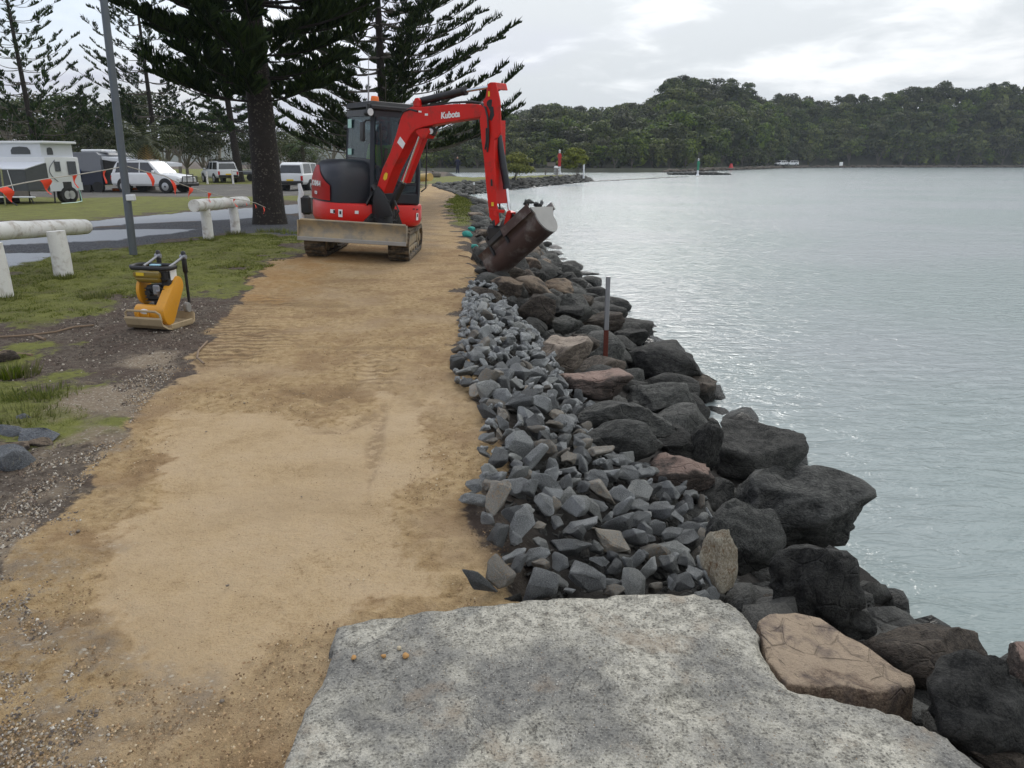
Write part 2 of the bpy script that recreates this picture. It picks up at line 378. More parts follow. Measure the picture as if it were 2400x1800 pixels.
Z_CONC = [PX([(-500, 560), (205, 523), (300, 506), (451, 494), (640, 482), (900, 470), (900, 480), (640, 500), (540, 516), (447, 523), (300, 533), (205, 543), (-500, 620)]),
          PX([(-400, 580), (0, 561), (165, 553), (304, 546), (462, 544), (400, 556), (304, 567), (270, 574), (160, 578), (0, 586), (-400, 640)]),
          PX([(-400, 625), (0, 608), (135, 606), (130, 618), (80, 628), (25, 640), (8, 655), (-400, 720)])]
Z_ROAD = PX([(-900, 464), (-900, 436), (900, 432), (900, 452), (640, 459), (450, 461)])
Z_SHELL = [PX([(-400, 1900), (-400, 1200), (60, 1230), (200, 1190), (150, 1330), (60, 1420), (190, 1560), (260, 1700), (240, 1900)]),
           PX([(330, 850), (420, 860), (330, 960), (200, 1130), (60, 1260), (-100, 1260), (150, 1020), (250, 880)])]
Z_TREAD = [PX([(490, 735), (620, 725), (650, 790), (600, 850), (440, 850), (445, 800)]), PX([(850, 830), (905, 825), (910, 900), (870, 905)]), PX([(600, 690), (690, 688), (690, 712), (590, 712)])]
Z_SCRAPE = [PX([(545, 703), (820, 716), (820, 724), (540, 712)]), PX([(690, 806), (1020, 806), (1020, 817), (690, 815)]), PX([(700, 1004), (800, 1000), (880, 960), (890, 975), (800, 1014), (700, 1016)]), PX([(860, 1050), (895, 940), (905, 940), (880, 1120), (865, 1180), (850, 1180)]), PX([(650, 905), (760, 925), (850, 880), (855, 890), (765, 940), (645, 918)])]
Z_WHEEL = PX([(930, 560), (985, 480), (1035, 452), (1058, 455), (1035, 500), (1010, 560), (990, 620), (900, 620)])

rows = np.concatenate([np.linspace(-20, .6, 12), .9*np.exp(np.arange(0, math.log(60/.9), .0075)), 60*np.exp(np.arange(.01, math.log(1000/60.), .03))])
us = np.concatenate([np.linspace(-9, -.9, 22), np.linspace(-.8, .30, 430), np.linspace(.32, 1.3, 64)])
YY, UU = np.meshgrid(rows, us, indexing='ij'); XX = UU*(np.maximum(YY, 0)+1.2)
nr, nc = XX.shape; x = XX.ravel(); y = YY.ravel()
z = H(x, y)
sd = -sdist(x, y, LAND)
def zone(polys, w, amp, sc, seed):
    m = np.zeros(x.shape)
    for P in (polys if isinstance(polys[0], list) else [polys]):
        s_ = sdist(x, y, P)+fbm(x, y, sc, 4, seed)*amp*2*(1+np.clip(y, 0, 40)*.05); ww = w*(1+np.clip(y, 0, 40)*.08); m = np.maximum(m, sstep(s_, -ww, ww))
    return m
mp = zone(Z_PATH, .07, .16, .5, 1); mpale = zone(Z_PALE, .07, .09, .38, 2); mor = zone(Z_ORANGE, .25, .3, .8, 3)
mg = zone(Z_GRASS, .25, .45, .7, 4); mgr = zone(Z_GRAVEL, .2, .3, .7, 5); mc = zone(Z_CONC, .015, .05, .3, 6)
mr = zone(Z_ROAD, .3, .4, 2., 7); msh = zone(Z_SHELL, .12, .3, .5, 8); mt = zone(Z_TREAD, .15, .15, .5, 9); ms = zone(Z_SCRAPE, .02, .03, .3, 11); mw = zone(Z_WHEEL, .15, .15, .5, 10)
# the part of the pathway covered by the sand stops at the bank
mp = mp*(1-sstep(sd, .0, .22)); mg *= (1-mp)
z = z-ms*mp*.012
rough = mp*(1-mpale*.8)*(1-sstep(y, 6, 16))
z = z+rough*(fbm(x, y, .075, 3, 21)*.022+fbm(x, y, .5, 3, 22)*.03)+mpale*mp*fbm(x, y, .4, 2, 23)*.008
z = z+(1-mp)*(1-mc)*fbm(x, y, .12, 3, 24)*.02*(1-sstep(y, 10, 25))+mg*(1-sstep(y, 20, 40))*.02
z = z-mpale*mp*.008+mc*.012
# hollow worn by the tracks on the path beyond the machine
V = np.stack([x, y, z], 1)
ii = np.arange((nr-1)*(nc-1)); r_, c_ = ii//(nc-1), ii % (nc-1)
F = np.stack([r_*nc+c_, r_*nc+c_+1, (r_+1)*nc+c_+1, (r_+1)*nc+c_], 1)
keep = z[F].max(1) > -2.3
F = F[keep]
fm = lambda m: m[F].mean(1)
cls = np.zeros(len(F), int)
cls[fm(mp) > .5] = 1
cls[(fm(mc) > .5)] = 2
cls[(fm(mr) > .5)] = 3
ATTR1 = np.stack([mp, mpale, mg, mgr], 1).astype(np.float32)
ATTR2 = np.stack([mc, mr, msh, mor], 1).astype(np.float32)
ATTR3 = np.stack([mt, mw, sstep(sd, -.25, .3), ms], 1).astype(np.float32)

def ground_material():
    m = bpy.data.materials.new('ground_mix'); m.use_nodes = True; t = NT(m.node_tree); p = t.n['Principled BSDF']
    def attr(n):
        a = t.node('ShaderNodeAttribute', attribute_name=n); s = t.node('ShaderNodeSeparateColor', {0: a.outputs['Color']}); return s.outputs[0], s.outputs[1], s.outputs[2], a.outputs['Alpha']
    path, pale, grass, gravel = attr('zone_a'); conc, road, shell, orange = attr('zone_b'); tread, wheel, bank, scrape = attr('zone_c')
    P = t.node('ShaderNodeNewGeometry').outputs['Position']
    nf = t.noise(P, 90, 4, .7); nm = t.noise(P, 16, 6, .65); nk = t.math('MULTIPLY', t.math('SUBTRACT', nm, .5), 1.5)
    fz = lambda q: t.step(t.math('ADD', q, nk), .28, .72)
    path = fz(path); pale = t.step(t.math('ADD', pale, t.math('MULTIPLY', nk, 1.2)), .2, .9); grass = fz(grass); gravel = fz(gravel); nl = t.noise(P, 2.2, 5, .6); nl2 = t.noise(t.vmath('ADD', P, (11, 5, 3)).outputs[0], .9, 4, .6)
    grain = t.noise(P, 260, 2, .6)
    # sand
    sand = t.ramp(t.math('ADD', t.math('MULTIPLY', nm, .6), t.math('MULTIPLY', nf, .4)), [(.34, (.14, .088, .042)), (.42, (.32, .215, .105)), (.51, (.44, .31, .16)), (.66, (.54, .40, .23))])  # dark stops paint crumb shadows into the sand, along with its dark grain
    sand = t.mix(t.math('MULTIPLY', t.step(nl, .42, .66), .7), sand, (.27, .17, .088)); 
    sand = t.mix(t.math('MULTIPLY', t.step(nl2, .5, .68), .55), sand, (.46, .34, .21))
    paleC = t.ramp(t.math('ADD', t.math('MULTIPLY', nl, .5), t.math('MULTIPLY', nf, .5)), [(.36, (.29, .20, .105)), (.46, (.45, .33, .195)), (.58, (.54, .415, .265))])
    paleC = t.mix(t.math('MULTIPLY', t.step(nm, .62, .72), .6), paleC, (.30, .20, .11))
    paleC = t.mix(t.math('MULTIPLY', t.step(nl2, .52, .66), .55), paleC, (.35, .255, .15)); paleC = t.mix(t.math('MULTIPLY', t.step(nf, .56, .66), .4), paleC, (.27, .185, .10))
    c = t.mix(t.math('MULTIPLY', pale, .72), sand, paleC)
    c = t.mix(t.math('MULTIPLY', t.math('MULTIPLY', orange, t.step(nl, .30, .56)), .62), c, t.mix(nm, (.30, .155, .05), (.52, .31, .12)))
    wvc = t.node('ShaderNodeTexWave', {'Vector': P, 'Scale': 2.6, 'Distortion': 2.2, 'Detail': 3.0, 'Detail Scale': 2.5}, wave_type='BANDS', bands_direction='Y').outputs[1]
    c = t.mix(t.math('MULTIPLY', t.math('MULTIPLY', t.math('MAXIMUM', tread, t.math('MULTIPLY', wheel, .5)), t.step(wvc, .45, .8)), .6), c, (.17, .11, .06))
    c = t.mix(t.math('MULTIPLY', t.math('MULTIPLY', scrape, t.step(nm, .40, .55)), .55), c, (.20, .13, .07))
    c = t.mix(t.math('MULTIPLY', wheel, .6), c, t.mix(nm, (.15, .11, .075), (.30, .225, .15)))
    c = t.mix(t.math('MULTIPLY', t.step(grain, .62, .75), .35), c, (.62, .52, .38)); c = t.mix(t.math('MULTIPLY', t.math('MULTIPLY', t.step(nf, .54, .64), t.math('SUBTRACT', 1.0, t.math('MULTIPLY', pale, .6))), .5), c, (.15, .092, .045))
    # dirt with leaf litter and shell chips
    vcell = t.voro(P, 55, out='Color'); vs_ = t.node('ShaderNodeSeparateColor', {0: vcell}).outputs[0]
    vd = t.voro(P, 55)
    dirt = t.ramp(t.math('ADD', t.math('MULTIPLY', nm, .55), t.math('MULTIPLY', nf, .45)), [(.34, (.035, .026, .020)), (.48, (.10, .078, .060)), (.62, (.175, .145, .115)), (.75, (.27, .23, .19))])
    dirt = t.mix(t.math('MULTIPLY', t.step(nl, .45, .62), .5), dirt, (.085, .055, .042))
    chips = t.math('MULTIPLY', t.step(vs_, .86, .92), t.math('SUBTRACT', 1.0, t.step(t.math('ADD', vd, t.math('MULTIPLY', t.math('SUBTRACT', nf, .5), .9)), .12, .40)))
    dirt = t.mix(t.math('MULTIPLY', chips, .75), dirt, (.40, .36, .30))
    grav = t.ramp(t.math('ADD', t.math('MULTIPLY', nf, .6), t.math('MULTIPLY', vs_, .4)), [(.25, (.028, .030, .034)), (.5, (.075, .078, .085)), (.75, (.16, .16, .165))])
    grav = t.mix(t.math('MULTIPLY', t.step(nl, .55, .7), .5), grav, (.12, .10, .08))
    grs = t.ramp(t.math('ADD', t.math('MULTIPLY', nm, .4), t.math('MULTIPLY', nl, .6)), [(.34, (.12, .098, .050)), (.46, (.135, .142, .038)), (.6, (.185, .195, .045)), (.72, (.23, .205, .08))])
    grs = t.mix(t.math('MULTIPLY', t.step(nf, .5, .66), .4), grs, (.24, .22, .11))
    con = t.mix(nm, (.27, .285, .30), (.35, .365, .385)); con = t.mix(t.math('MULTIPLY', t.step(nl, .55, .75), .4), con, (.20, .195, .185))
    rd = t.mix(nm, (.10, .095, .085), (.17, .16, .145)); rd = t.mix(t.math('MULTIPLY', t.step(nl2, .5, .65), .5), rd, (.24, .225, .19))
    shl = t.mix(t.math('MULTIPLY', t.math('MULTIPLY', t.step(vs_, .40, .8), t.math('SUBTRACT', 1.0, t.step(t.math('ADD', vd, t.math('MULTIPLY', t.math('SUBTRACT', nf, .5), 1.2)), .22, .50))), .8), t.mix(.65, dirt, (.33, .26, .18)), t.mix(vs_, (.28, .23, .16), (.52, .48, .41)))
    base = t.mix(grass, dirt, grs); base = t.mix(t.math('MULTIPLY', gravel, t.math('SUBTRACT', 1.0, t.math('MULTIPLY', grass, .8))), base, grav)
    base = t.mix(bank, base, t.mix(nm, (.015, .014, .013), (.05, .045, .04)))  # near-black under the stones: crevice shade painted into the bank colour
    base = t.mix(t.math('MULTIPLY', shell, t.step(nl2, .38, .56)), base, shl)
    c2 = t.mix(path, base, c)
    mxs = t.math('MULTIPLY', shell, t.math('MULTIPLY', t.step(t.math('ADD', t.math('MULTIPLY', nl, .6), t.math('MULTIPLY', nm, .4)), .42, .58), .9)); c2 = t.mix(mxs, c2, shl)
    c2 = t.mix(conc, c2, con); c2 = t.mix(road, c2, rd)
    t.set(p.inputs['Base Color'], c2); p.inputs['Roughness'].default_value = .93; p.inputs['Specular IOR Level'].default_value = .2
    hard = t.math('MAXIMUM', conc, t.math('MULTIPLY', t.math('MULTIPLY', pale, path), .40))
    wv = t.node('ShaderNodeTexWave', {'Vector': P, 'Scale': 2.6, 'Distortion': 2.2, 'Detail': 3.0, 'Detail Scale': 2.0}, wave_type='BANDS', bands_direction='Y').outputs['Fac' if False else 1]
    hgt = t.math('ADD', t.math('MULTIPLY', nf, .35), t.math('MULTIPLY', nm, 1.0)); hgt = t.math('ADD', hgt, t.math('MULTIPLY', grain, .12))
    hgt = t.math('MULTIPLY', hgt, t.math('SUBTRACT', 1.15, hard))
    hgt = t.math('ADD', hgt, t.math('MULTIPLY', t.math('MULTIPLY', wv, t.math('MAXIMUM', tread, t.math('MULTIPLY', wheel, .5))), .9))
    hgt = t.math('ADD', hgt, t.math('MULTIPLY', t.math('MULTIPLY', chips, t.math('SUBTRACT', 1.0, path)), .3))
    b = t.node('ShaderNodeBump', {'Height': hgt, 'Strength': 1.0, 'Distance': .034}); t.set(p.inputs['Normal'], b)
    return m
GMAT = ground_material()
for k, nm_ in enumerate(('ground', 'sand_path', 'concrete_driveway', 'asphalt_road')):
    Fk = F[cls == k]
    if not len(Fk): continue
    used, inv = np.unique(Fk.ravel(), return_inverse=True)
    me = mesh_np(nm_, V[used], inv.reshape(Fk.shape), smooth=True)
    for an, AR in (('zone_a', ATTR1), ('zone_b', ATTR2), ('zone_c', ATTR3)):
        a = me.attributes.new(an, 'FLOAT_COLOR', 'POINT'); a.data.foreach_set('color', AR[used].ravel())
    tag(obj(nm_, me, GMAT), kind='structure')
del XX, YY, UU
me = mesh_np('riverbed', [(-600, -60, -2.2), (900, -60, -2.2), (900, 1500, -2.2), (-600, 1500, -2.2)], [(0, 1, 2, 3)])
tag(obj('riverbed', me, mat('river_mud', (.09, .085, .06), .9)), kind='structure')

# ------------------------------------------------------------------ water
def water_material():
    m = bpy.data.materials.new('river_water'); m.use_nodes = True; t = NT(m.node_tree); p = t.n['Principled BSDF']
    P = t.node('ShaderNodeNewGeometry').outputs['Position']
    mp_ = t.node('ShaderNodeMapping', {0: P}); mp_.inputs['Scale'].default_value = (.55, 1.25, 1); mp_.inputs['Rotation'].default_value = (0, 0, rad(-14))
    v = mp_.outputs[0]
    a = t.noise(v, 3.4, 4, .55, .6); b = t.noise(v, 9.5, 3, .6, .4); c = t.noise(v, .7, 3, .5, .3)
    ridg = t.math('SUBTRACT', 1.0, t.math('ABSOLUTE', t.math('MULTIPLY', t.math('SUBTRACT', a, .5), 3.2)))
    hgt = t.math('ADD', t.math('MULTIPLY', ridg, .55), t.math('ADD', t.math('MULTIPLY', b, .30), t.math('MULTIPLY', c, .6)))
    bmp = t.node('ShaderNodeBump', {'Height': hgt, 'Strength': .50, 'Distance': .10}); t.set(p.inputs['Normal'], bmp)
    big = t.noise(P, .09, 3, .5)
    t.set(p.inputs['Base Color'], t.mix(t.step(big, .38, .62), (.245, .295, .285), (.285, .315, .320)))
    p.inputs['Roughness'].default_value = .19; p.inputs['IOR'].default_value = 1.333
    return m
gx = np.concatenate([np.linspace(-600, -20, 10), np.linspace(-12, 40, 40), np.linspace(50, 900, 24)]); gy = np.concatenate([np.linspace(-60, 0, 4), np.linspace(2, 60, 50), np.linspace(70, 1500, 40)])
gX, gY = np.meshgrid(gx, gy, indexing='ij'); n0, n1_ = gX.shape
ii = np.arange((n0-1)*(n1_-1)); a_, b_ = ii//(n1_-1), ii % (n1_-1)
me = mesh_np('water', np.stack([gX.ravel(), gY.ravel(), np.full(gX.size, WATER_Z)], 1), np.stack([a_*n1_+b_, (a_+1)*n1_+b_, (a_+1)*n1_+b_+1, a_*n1_+b_+1], 1))
tag(obj('water', me, water_material()), kind='structure')

# ------------------------------------------------------------------ far shore and hills
SHORE = [(840, 404), (1180, 404.5), (1440, 404.5), (1560, 404), (1640, 401.5), (1680, 400), (1800, 395.5), (1900, 392.8), (2100, 392.5), (2400, 392.5), (2900, 392.5)]
SKY = [(840, 372), (985, 350), (1010, 330), (1060, 300), (1100, 285), (1150, 276), (1190, 268), (1230, 262), (1250, 252), (1290, 249), (1345, 262), (1390, 266), (1420, 258), (1450, 255), (1480, 244), (1520, 235),
       (1550, 205), (1580, 188), (1620, 190), (1660, 184), (1690, 182), (1720, 190), (1760, 217), (1800, 227), (1850, 229), (1870, 243), (1885, 235), (1930, 224), (1990, 212), (2040, 216),
       (2120, 206), (2160, 198), (2220, 199), (2260, 196), (2310, 188), (2330, 183), (2340, 203), (2370, 208), (2400, 182), (2500, 175), (2700, 190), (2900, 200)]
RIDGE = [(840, 420), (1200, 400), (1400, 360), (1560, 330), (1720, 330), (1870, 360), (1950, 350), (2100, 350), (2400, 350), (2900, 350)]
pi = lambda T, px: np.interp(px, [a for a, _ in T], [b for _, b in T])
TREEH = 9.0
def hillpt(px, t):
    s_ = G(px, pi(SHORE, px), WATER_Z); Yr = pi(RIDGE, px); tr = A(px, pi(SKY, px), Yr); zr = tr.z-TREEH
    Y = s_.y+(Yr-s_.y)*t; X = A(px, 375, Y).x
    zz = -1.35+(.95 if t > .004 else 0)
    if t > .1:
        q = (t-.1)/.9
        zz = -.4+(zr+.4)*(q**.9 if q <= 1 else max(0, 1-(q-1)*1.2))
    return X, Y, zz
hp = np.arange(840, 2901, 12.0); ht = np.array([-.06, 0, .006, .1, .16, .25, .4, .55, .7, .85, 1.0, 1.3, 1.8])
HV = [((lambda q: (q[0], q[1], -2.3 if t_ < 0 else (WATER_Z-.1 if t_ == 0 else q[2])))(hillpt(p_, t_))) for p_ in hp for t_ in ht]
n0, n1_ = len(hp), len(ht); ii = np.arange((n0-1)*(n1_-1)); a_, b_ = ii//(n1_-1), ii % (n1_-1)
FQ = np.stack([a_*n1_+b_, (a_+1)*n1_+b_, (a_+1)*n1_+b_+1, a_*n1_+b_+1], 1)
tag(obj('far_hillside', mesh_np('far_hillside', HV, FQ, True), mat('hillside_soil', (.035, .038, .022), .95, var=.5, vscale=.08)), kind='structure')
# distant hazy range
DH = [(-300, 335), (200, 330), (600, 338), (733, 331), (761, 319), (796, 310), (850, 304), (900, 309), (960, 314), (1014, 306), (1033, 303), (1055, 306), (1071, 314), (1110, 335), (1200, 352), (1400, 360)]
dp = np.arange(-300, 1401, 10.0); DV = []
for p_ in dp:
    top = A(p_, pi(DH, p_)+1.2*math.sin(p_*.7)+.8*math.sin(p_*1.9), 1250)
    for k_, (Y_, f_) in enumerate(((1000, 0), (1120, .5), (1250, 1.0), (1380, .5))):
        q = A(p_, 375, Y_); DV.append((q.x, Y_, -1.5+(top.z+1.5)*f_))
n0, n1_ = len(dp), 4; ii = np.arange((n0-1)*(n1_-1)); a_, b_ = ii//(n1_-1), ii % (n1_-1)
tag(obj('distant_hills', mesh_np('distant_hills', DV, np.stack([a_*n1_+b_, (a_+1)*n1_+b_, (a_+1)*n1_+b_+1, a_*n1_+b_+1], 1), True), mat('distant_forest', (.04, .05, .028), .95, var=.5, vscale=.05, bump=.8, bscale=.12)), kind='structure')
# air
hz = MB().box((150, 670, 42), (1700, 1460, 92)).build('haze', None); hm = bpy.data.materials.new('haze_air'); hm.use_nodes = True; ht_ = NT(hm.node_tree)
ht_.n.remove(ht_.n['Principled BSDF']); pv = ht_.node('ShaderNodeVolumePrincipled', {'Color': (.86, .92, 1.0), 'Density': .00019}); ht_.l.new(pv.outputs[0], ht_.n['Material Output'].inputs['Volume'])
hz.data.materials.append(hm); tag(hz, kind='stuff')

# ------------------------------------------------------------------ foliage builders
def quads_at(C, N, S, rng, asp=1.0):
    """leaf quads: centres C, normals N, sizes S"""
    n = len(C); r = rng.normal(size=(n, 3)); T = np.cross(N, r); T /= np.linalg.norm(T, axis=1, keepdims=True)+1e-9; B = np.cross(N, T); B /= np.linalg.norm(B, axis=1, keepdims=True)+1e-9
    S = S[:, None]; a = T*S*.5; b = B*S*.5*asp
    V = np.stack([C-a*.9-b*.25, C-b*.8+a*.2, C+a+b*.2, C+b*.9-a*.15], 1).reshape(-1, 3)
    return V, np.arange(4*n).reshape(-1, 4)
def crown_arrays(n, lobes, size, seed, droop=0.0, low=-.35, jit=.75):
    g = np.random.default_rng(seed); L = np.array(lobes, float); wts = (L[:, 3]*L[:, 4]+L[:, 4]*L[:, 5]); k = g.choice(len(L), n, p=wts/wts.sum())
    d = g.normal(size=(n, 3)); d[:, 2] = np.abs(d[:, 2])*np.where(g.random(n) < .78, 1, low*1.6); d /= np.linalg.norm(d, axis=1, keepdims=True)
    C = L[k, :3]+d*L[k, 3:6]*(.72+.36*g.random((n, 1))**.6); N = d+g.normal(size=(n, 3))*jit*.48; N /= np.linalg.norm(N, axis=1, keepdims=True)
    return quads_at(C, N, size*(.55+.9*g.random(n)), g, .75)
def dome_lobes(rx, rz, zc, nl, lr, seed, flat=.62):
    g = random.Random(seed); out = []
    for i in range(nl):
        a = g.uniform(0, 6.283); e = g.uniform(-.25, 1.0); rr = math.sqrt(max(0, 1-e*e))*g.uniform(.35, 1.0)
        out.append((rx*.78*rr*math.cos(a), rx*.78*rr*math.sin(a), zc+rz*.75*e, lr*g.uniform(.7, 1.25), lr*g.uniform(.7, 1.25), lr*flat*g.uniform(.7, 1.2)))
    return out
def limb_mb(mb, p0, p1, r0, r1, rng, n=6, bend=.12, segs=5):
    p0, p1 = Vector(p0), Vector(p1); L = (p1-p0).length; pts = []; rs = []
    o = Vector((rng.uniform(-1, 1), rng.uniform(-1, 1), rng.uniform(-.3, .6)))*L*bend
    for i in range(segs+1):
        t = i/segs; pts.append(p0.lerp(p1, t)+o*math.sin(t*math.pi)); rs.append(r0+(r1-r0)*t)
    mb.tube(pts, rs, n); return pts
def broad_tree_meshes(h, rx, seed, nq=1600, qs=.32, nl=14, trunk_r=None, crown_lo=.35):
    g = random.Random(seed); tr = trunk_r or h*.022; zc = h*(crown_lo+(1-crown_lo)*.42); rz = h*(1-crown_lo)*.55
    lobes = dome_lobes(rx, rz, zc, nl, rx*.42, seed)
    V_, F_ = crown_arrays(nq, lobes, qs, seed)
    mb = MB(); fork = Vector((g.uniform(-.3, .3), g.uniform(-.3, .3), h*crown_lo)); limb_mb(mb, (0, 0, -.3), fork, tr*1.25, tr, g, 8, .05)
    for L in lobes[:9]: limb_mb(mb, fork, (L[0], L[1], L[2]), tr*.55, tr*.12, g, 5, .14)
    me = bpy.data.meshes.new('trunk'); mb.bm.to_mesh(me); mb.bm.free()
    return me, mesh_np('crown', V_, F_)
def tree_thing(name, meshes, loc, rotz, sc, lm, bm_, label, group, cat='tree'):
    e = empty(name, loc, (0, 0, rotz)); e.scale = sc if isinstance(sc, tuple) else (sc, sc, sc); tag(e, label, cat, group)
    obj('trunk', meshes[0], bm_, e); obj('crown', meshes[1], lm, e); return e

def instancer(name, pts, rots, scs, idx, protos, kind='stuff'):
    c = bpy.data.collections.new(name+'_pieces')
    for i, p_ in enumerate(protos): c.objects.link(p_)
    me = bpy.data.meshes.new(name); me.vertices.add(len(pts)); me.vertices.foreach_set('co', np.asarray(pts, np.float32).ravel())
    a = me.attributes.new('rot', 'FLOAT_VECTOR', 'POINT'); a.data.foreach_set('vector', np.asarray(rots, np.float32).ravel())
    a = me.attributes.new('scl', 'FLOAT_VECTOR', 'POINT'); a.data.foreach_set('vector', np.asarray(scs, np.float32).ravel())
    a = me.attributes.new('pick', 'INT', 'POINT'); a.data.foreach_set('value', np.asarray(idx, np.int32))
    o = obj(name, me); gt = bpy.data.node_groups.new(name+'_scatter', 'GeometryNodeTree')
    gt.interface.new_socket('Geometry', in_out='INPUT', socket_type='NodeSocketGeometry'); gt.interface.new_socket('Geometry', in_out='OUTPUT', socket_type='NodeSocketGeometry')
    t = NT(gt); gi = t.node('NodeGroupInput'); go = t.node('NodeGroupOutput'); ci = t.node('GeometryNodeCollectionInfo'); ci.inputs[0].default_value = c; ci.inputs['Separate Children'].default_value = True; ci.inputs['Reset Children'].default_value = True
    def na(n, dt): 
        q = t.node('GeometryNodeInputNamedAttribute', data_type=dt); q.inputs[0].default_value = n; return [s_ for s_ in q.outputs if s_.enabled and s_.name == 'Attribute'][0]
    ip = t.node('GeometryNodeInstanceOnPoints'); t.l.new(gi.outputs[0], ip.inputs['Points']); t.l.new(ci.outputs[0], ip.inputs['Instance']); ip.inputs['Pick Instance'].default_value = True
    t.l.new(na('pick', 'INT'), ip.inputs['Instance Index']); e2r = t.node('FunctionNodeEulerToRotation'); t.l.new(na('rot', 'FLOAT_VECTOR'), e2r.inputs[0]); t.l.new(e2r.outputs[0], ip.inputs['Rotation'])
    t.l.new(na('scl', 'FLOAT_VECTOR'), ip.inputs['Scale']); t.l.new(ip.outputs[0], go.inputs[0])
    md = o.modifiers.new('scatter', 'NODES'); md.node_group = gt; return tag(o, kind=kind)

# ------------------------------------------------------------------ forest on the far side
protos = []
for k in range(6):
    rx = 4.6; h = 11
    lobes = dome_lobes(rx, 3.6, 6.6, 15, 1.75, 40+k, .7)
    V_, F_ = crown_arrays(1000, lobes, .68, 60+k)
    V2, F2 = crown_arrays(70, [(0, 0, 4.6, 2.6, 2.6, 3.0)], 2.6, 90+k)
    me = mesh_np('canopy', np.vstack([V_, V2]), np.vstack([F_, F2+len(V_)])); me.materials.append(M_['leafb'])
    protos.append(bpy.data.objects.new('canopy', me))
g = np.random.default_rng(5); pts, rots, scs, idx = [], [], [], []
cell = {}
tries = 0
while len(pts) < 2300 and tries < 60000:
    tries += 1; px = g.uniform(845, 2880); t_ = g.uniform(.03, 1.06)**.85
    x_, y_, z_ = hillpt(px, t_)
    key = (int(x_//5), int(y_//5))
    if any((x_-q[0])**2+(y_-q[1])**2 < 4.4**2 for dx in (-1, 0, 1) for dy in (-1, 0, 1) for q in cell.get((key[0]+dx, key[1]+dy), ())): continue
    if g.random() > .25+abs(px-1200)/900+.35: pass
    if 1840 < px < 2160 and t_ < .10: continue
    cell.setdefault(key, []).append((x_, y_))
    s_ = g.uniform(.75, 1.15)*(1.0 if t_ > .15 else .72)
    pts.append((x_, y_, z_-1.2)); rots.append((0, 0, g.uniform(0, 6.28))); scs.append((s_*g.uniform(.9, 1.2), s_*g.uniform(.9, 1.2), s_*g.uniform(.8, 1.15))); idx.append(g.integers(0, 6))
instancer('far_forest', pts, rots, scs, idx, protos)
# single trees standing out of the far forest: along the waterline and on the skyline
shore_m = [broad_tree_meshes(7.5, 3.4, 300+k, 520, .62, 12, .16, .12) for k in range(4)]
open_m = [broad_tree_meshes(13, 4.2, 320+k, 420, .75, 9, .2, .55) for k in range(4)]
SH = [(1610, .8, 'grey green tree at the far waterline left of the boulder bank'), (1690, 1.05, 'pale grey tree behind the white sign on the far shore'), (1740, 1.0, None), (1800, 1.15, 'round brownish tree above the parked cars on the far shore'),
      (1900, .95, 'bright green bush tree right of the parked cars on the far shore'), (1935, .8, None), (1990, 1.25, None), (2060, 1.5, 'dark spreading tree above the small beach'), (2110, 1.3, None), (2150, .9, None), (2190, 1.0, None), (2240, 1.2, None), (2290, .9, None), (2350, 1.1, None),
      (2400, 1.0, None), (1570, .9, None), (1530, .8, None), (1480, .85, None), (1440, .8, None), (1400, .75, None), (1365, .8, None), (1240, .7, None), (1180, .7, None), (1120, .7, None), (1070, .75, None), (1030, .7, None)]
NTH = ['first', 'second', 'third', 'fourth', 'fifth', 'sixth', 'seventh', 'eighth', 'ninth', 'tenth', 'eleventh', 'twelfth', 'thirteenth', 'fourteenth', 'fifteenth', 'sixteenth', 'seventeenth', 'eighteenth', 'nineteenth', 'twentieth']+['twenty '+q for q in ('first', 'second', 'third', 'fourth', 'fifth', 'sixth', 'seventh', 'eighth', 'ninth')]
SH.sort()
for k, (px, s_, lb) in enumerate(SH):
    t_ = R.uniform(.03, .09); X_, Y_, Z_ = hillpt(px, t_)
    tree_thing('shore_tree', shore_m[k % 4], (X_, Y_, Z_-.2), R.uniform(0, 6), s_*R.uniform(.95, 1.15)*(1.45 if px > 2100 else 1), M_['leafp'] if (px > 2020 or px in (1690, 1740)) else M_['leafb'], M_['bark'], lb or 'low tree, %s from the left in the row along the far waterline' % NTH[k], 'trees along the far waterline')
for k, px in enumerate([1262, 1300, 1455, 1528, 1548, 1566, 1590, 1640, 1668, 1700, 1742, 1812, 1838, 1880, 1905, 1945, 1975, 2005, 2035, 2090, 2150, 2190, 2222, 2300, 2325, 2385, 2420]):
    X_, Y_, Z_ = hillpt(px, R.uniform(.93, 1.02))
    tree_thing('ridge_tree', open_m[k % 4], (X_, Y_, Z_-1), R.uniform(0, 6), R.uniform(.72, .98), M_['leaf'], M_['bark'], 'open crowned tree, %s from the left on the skyline of the far hill' % NTH[k], 'trees on the skyline of the far hill')
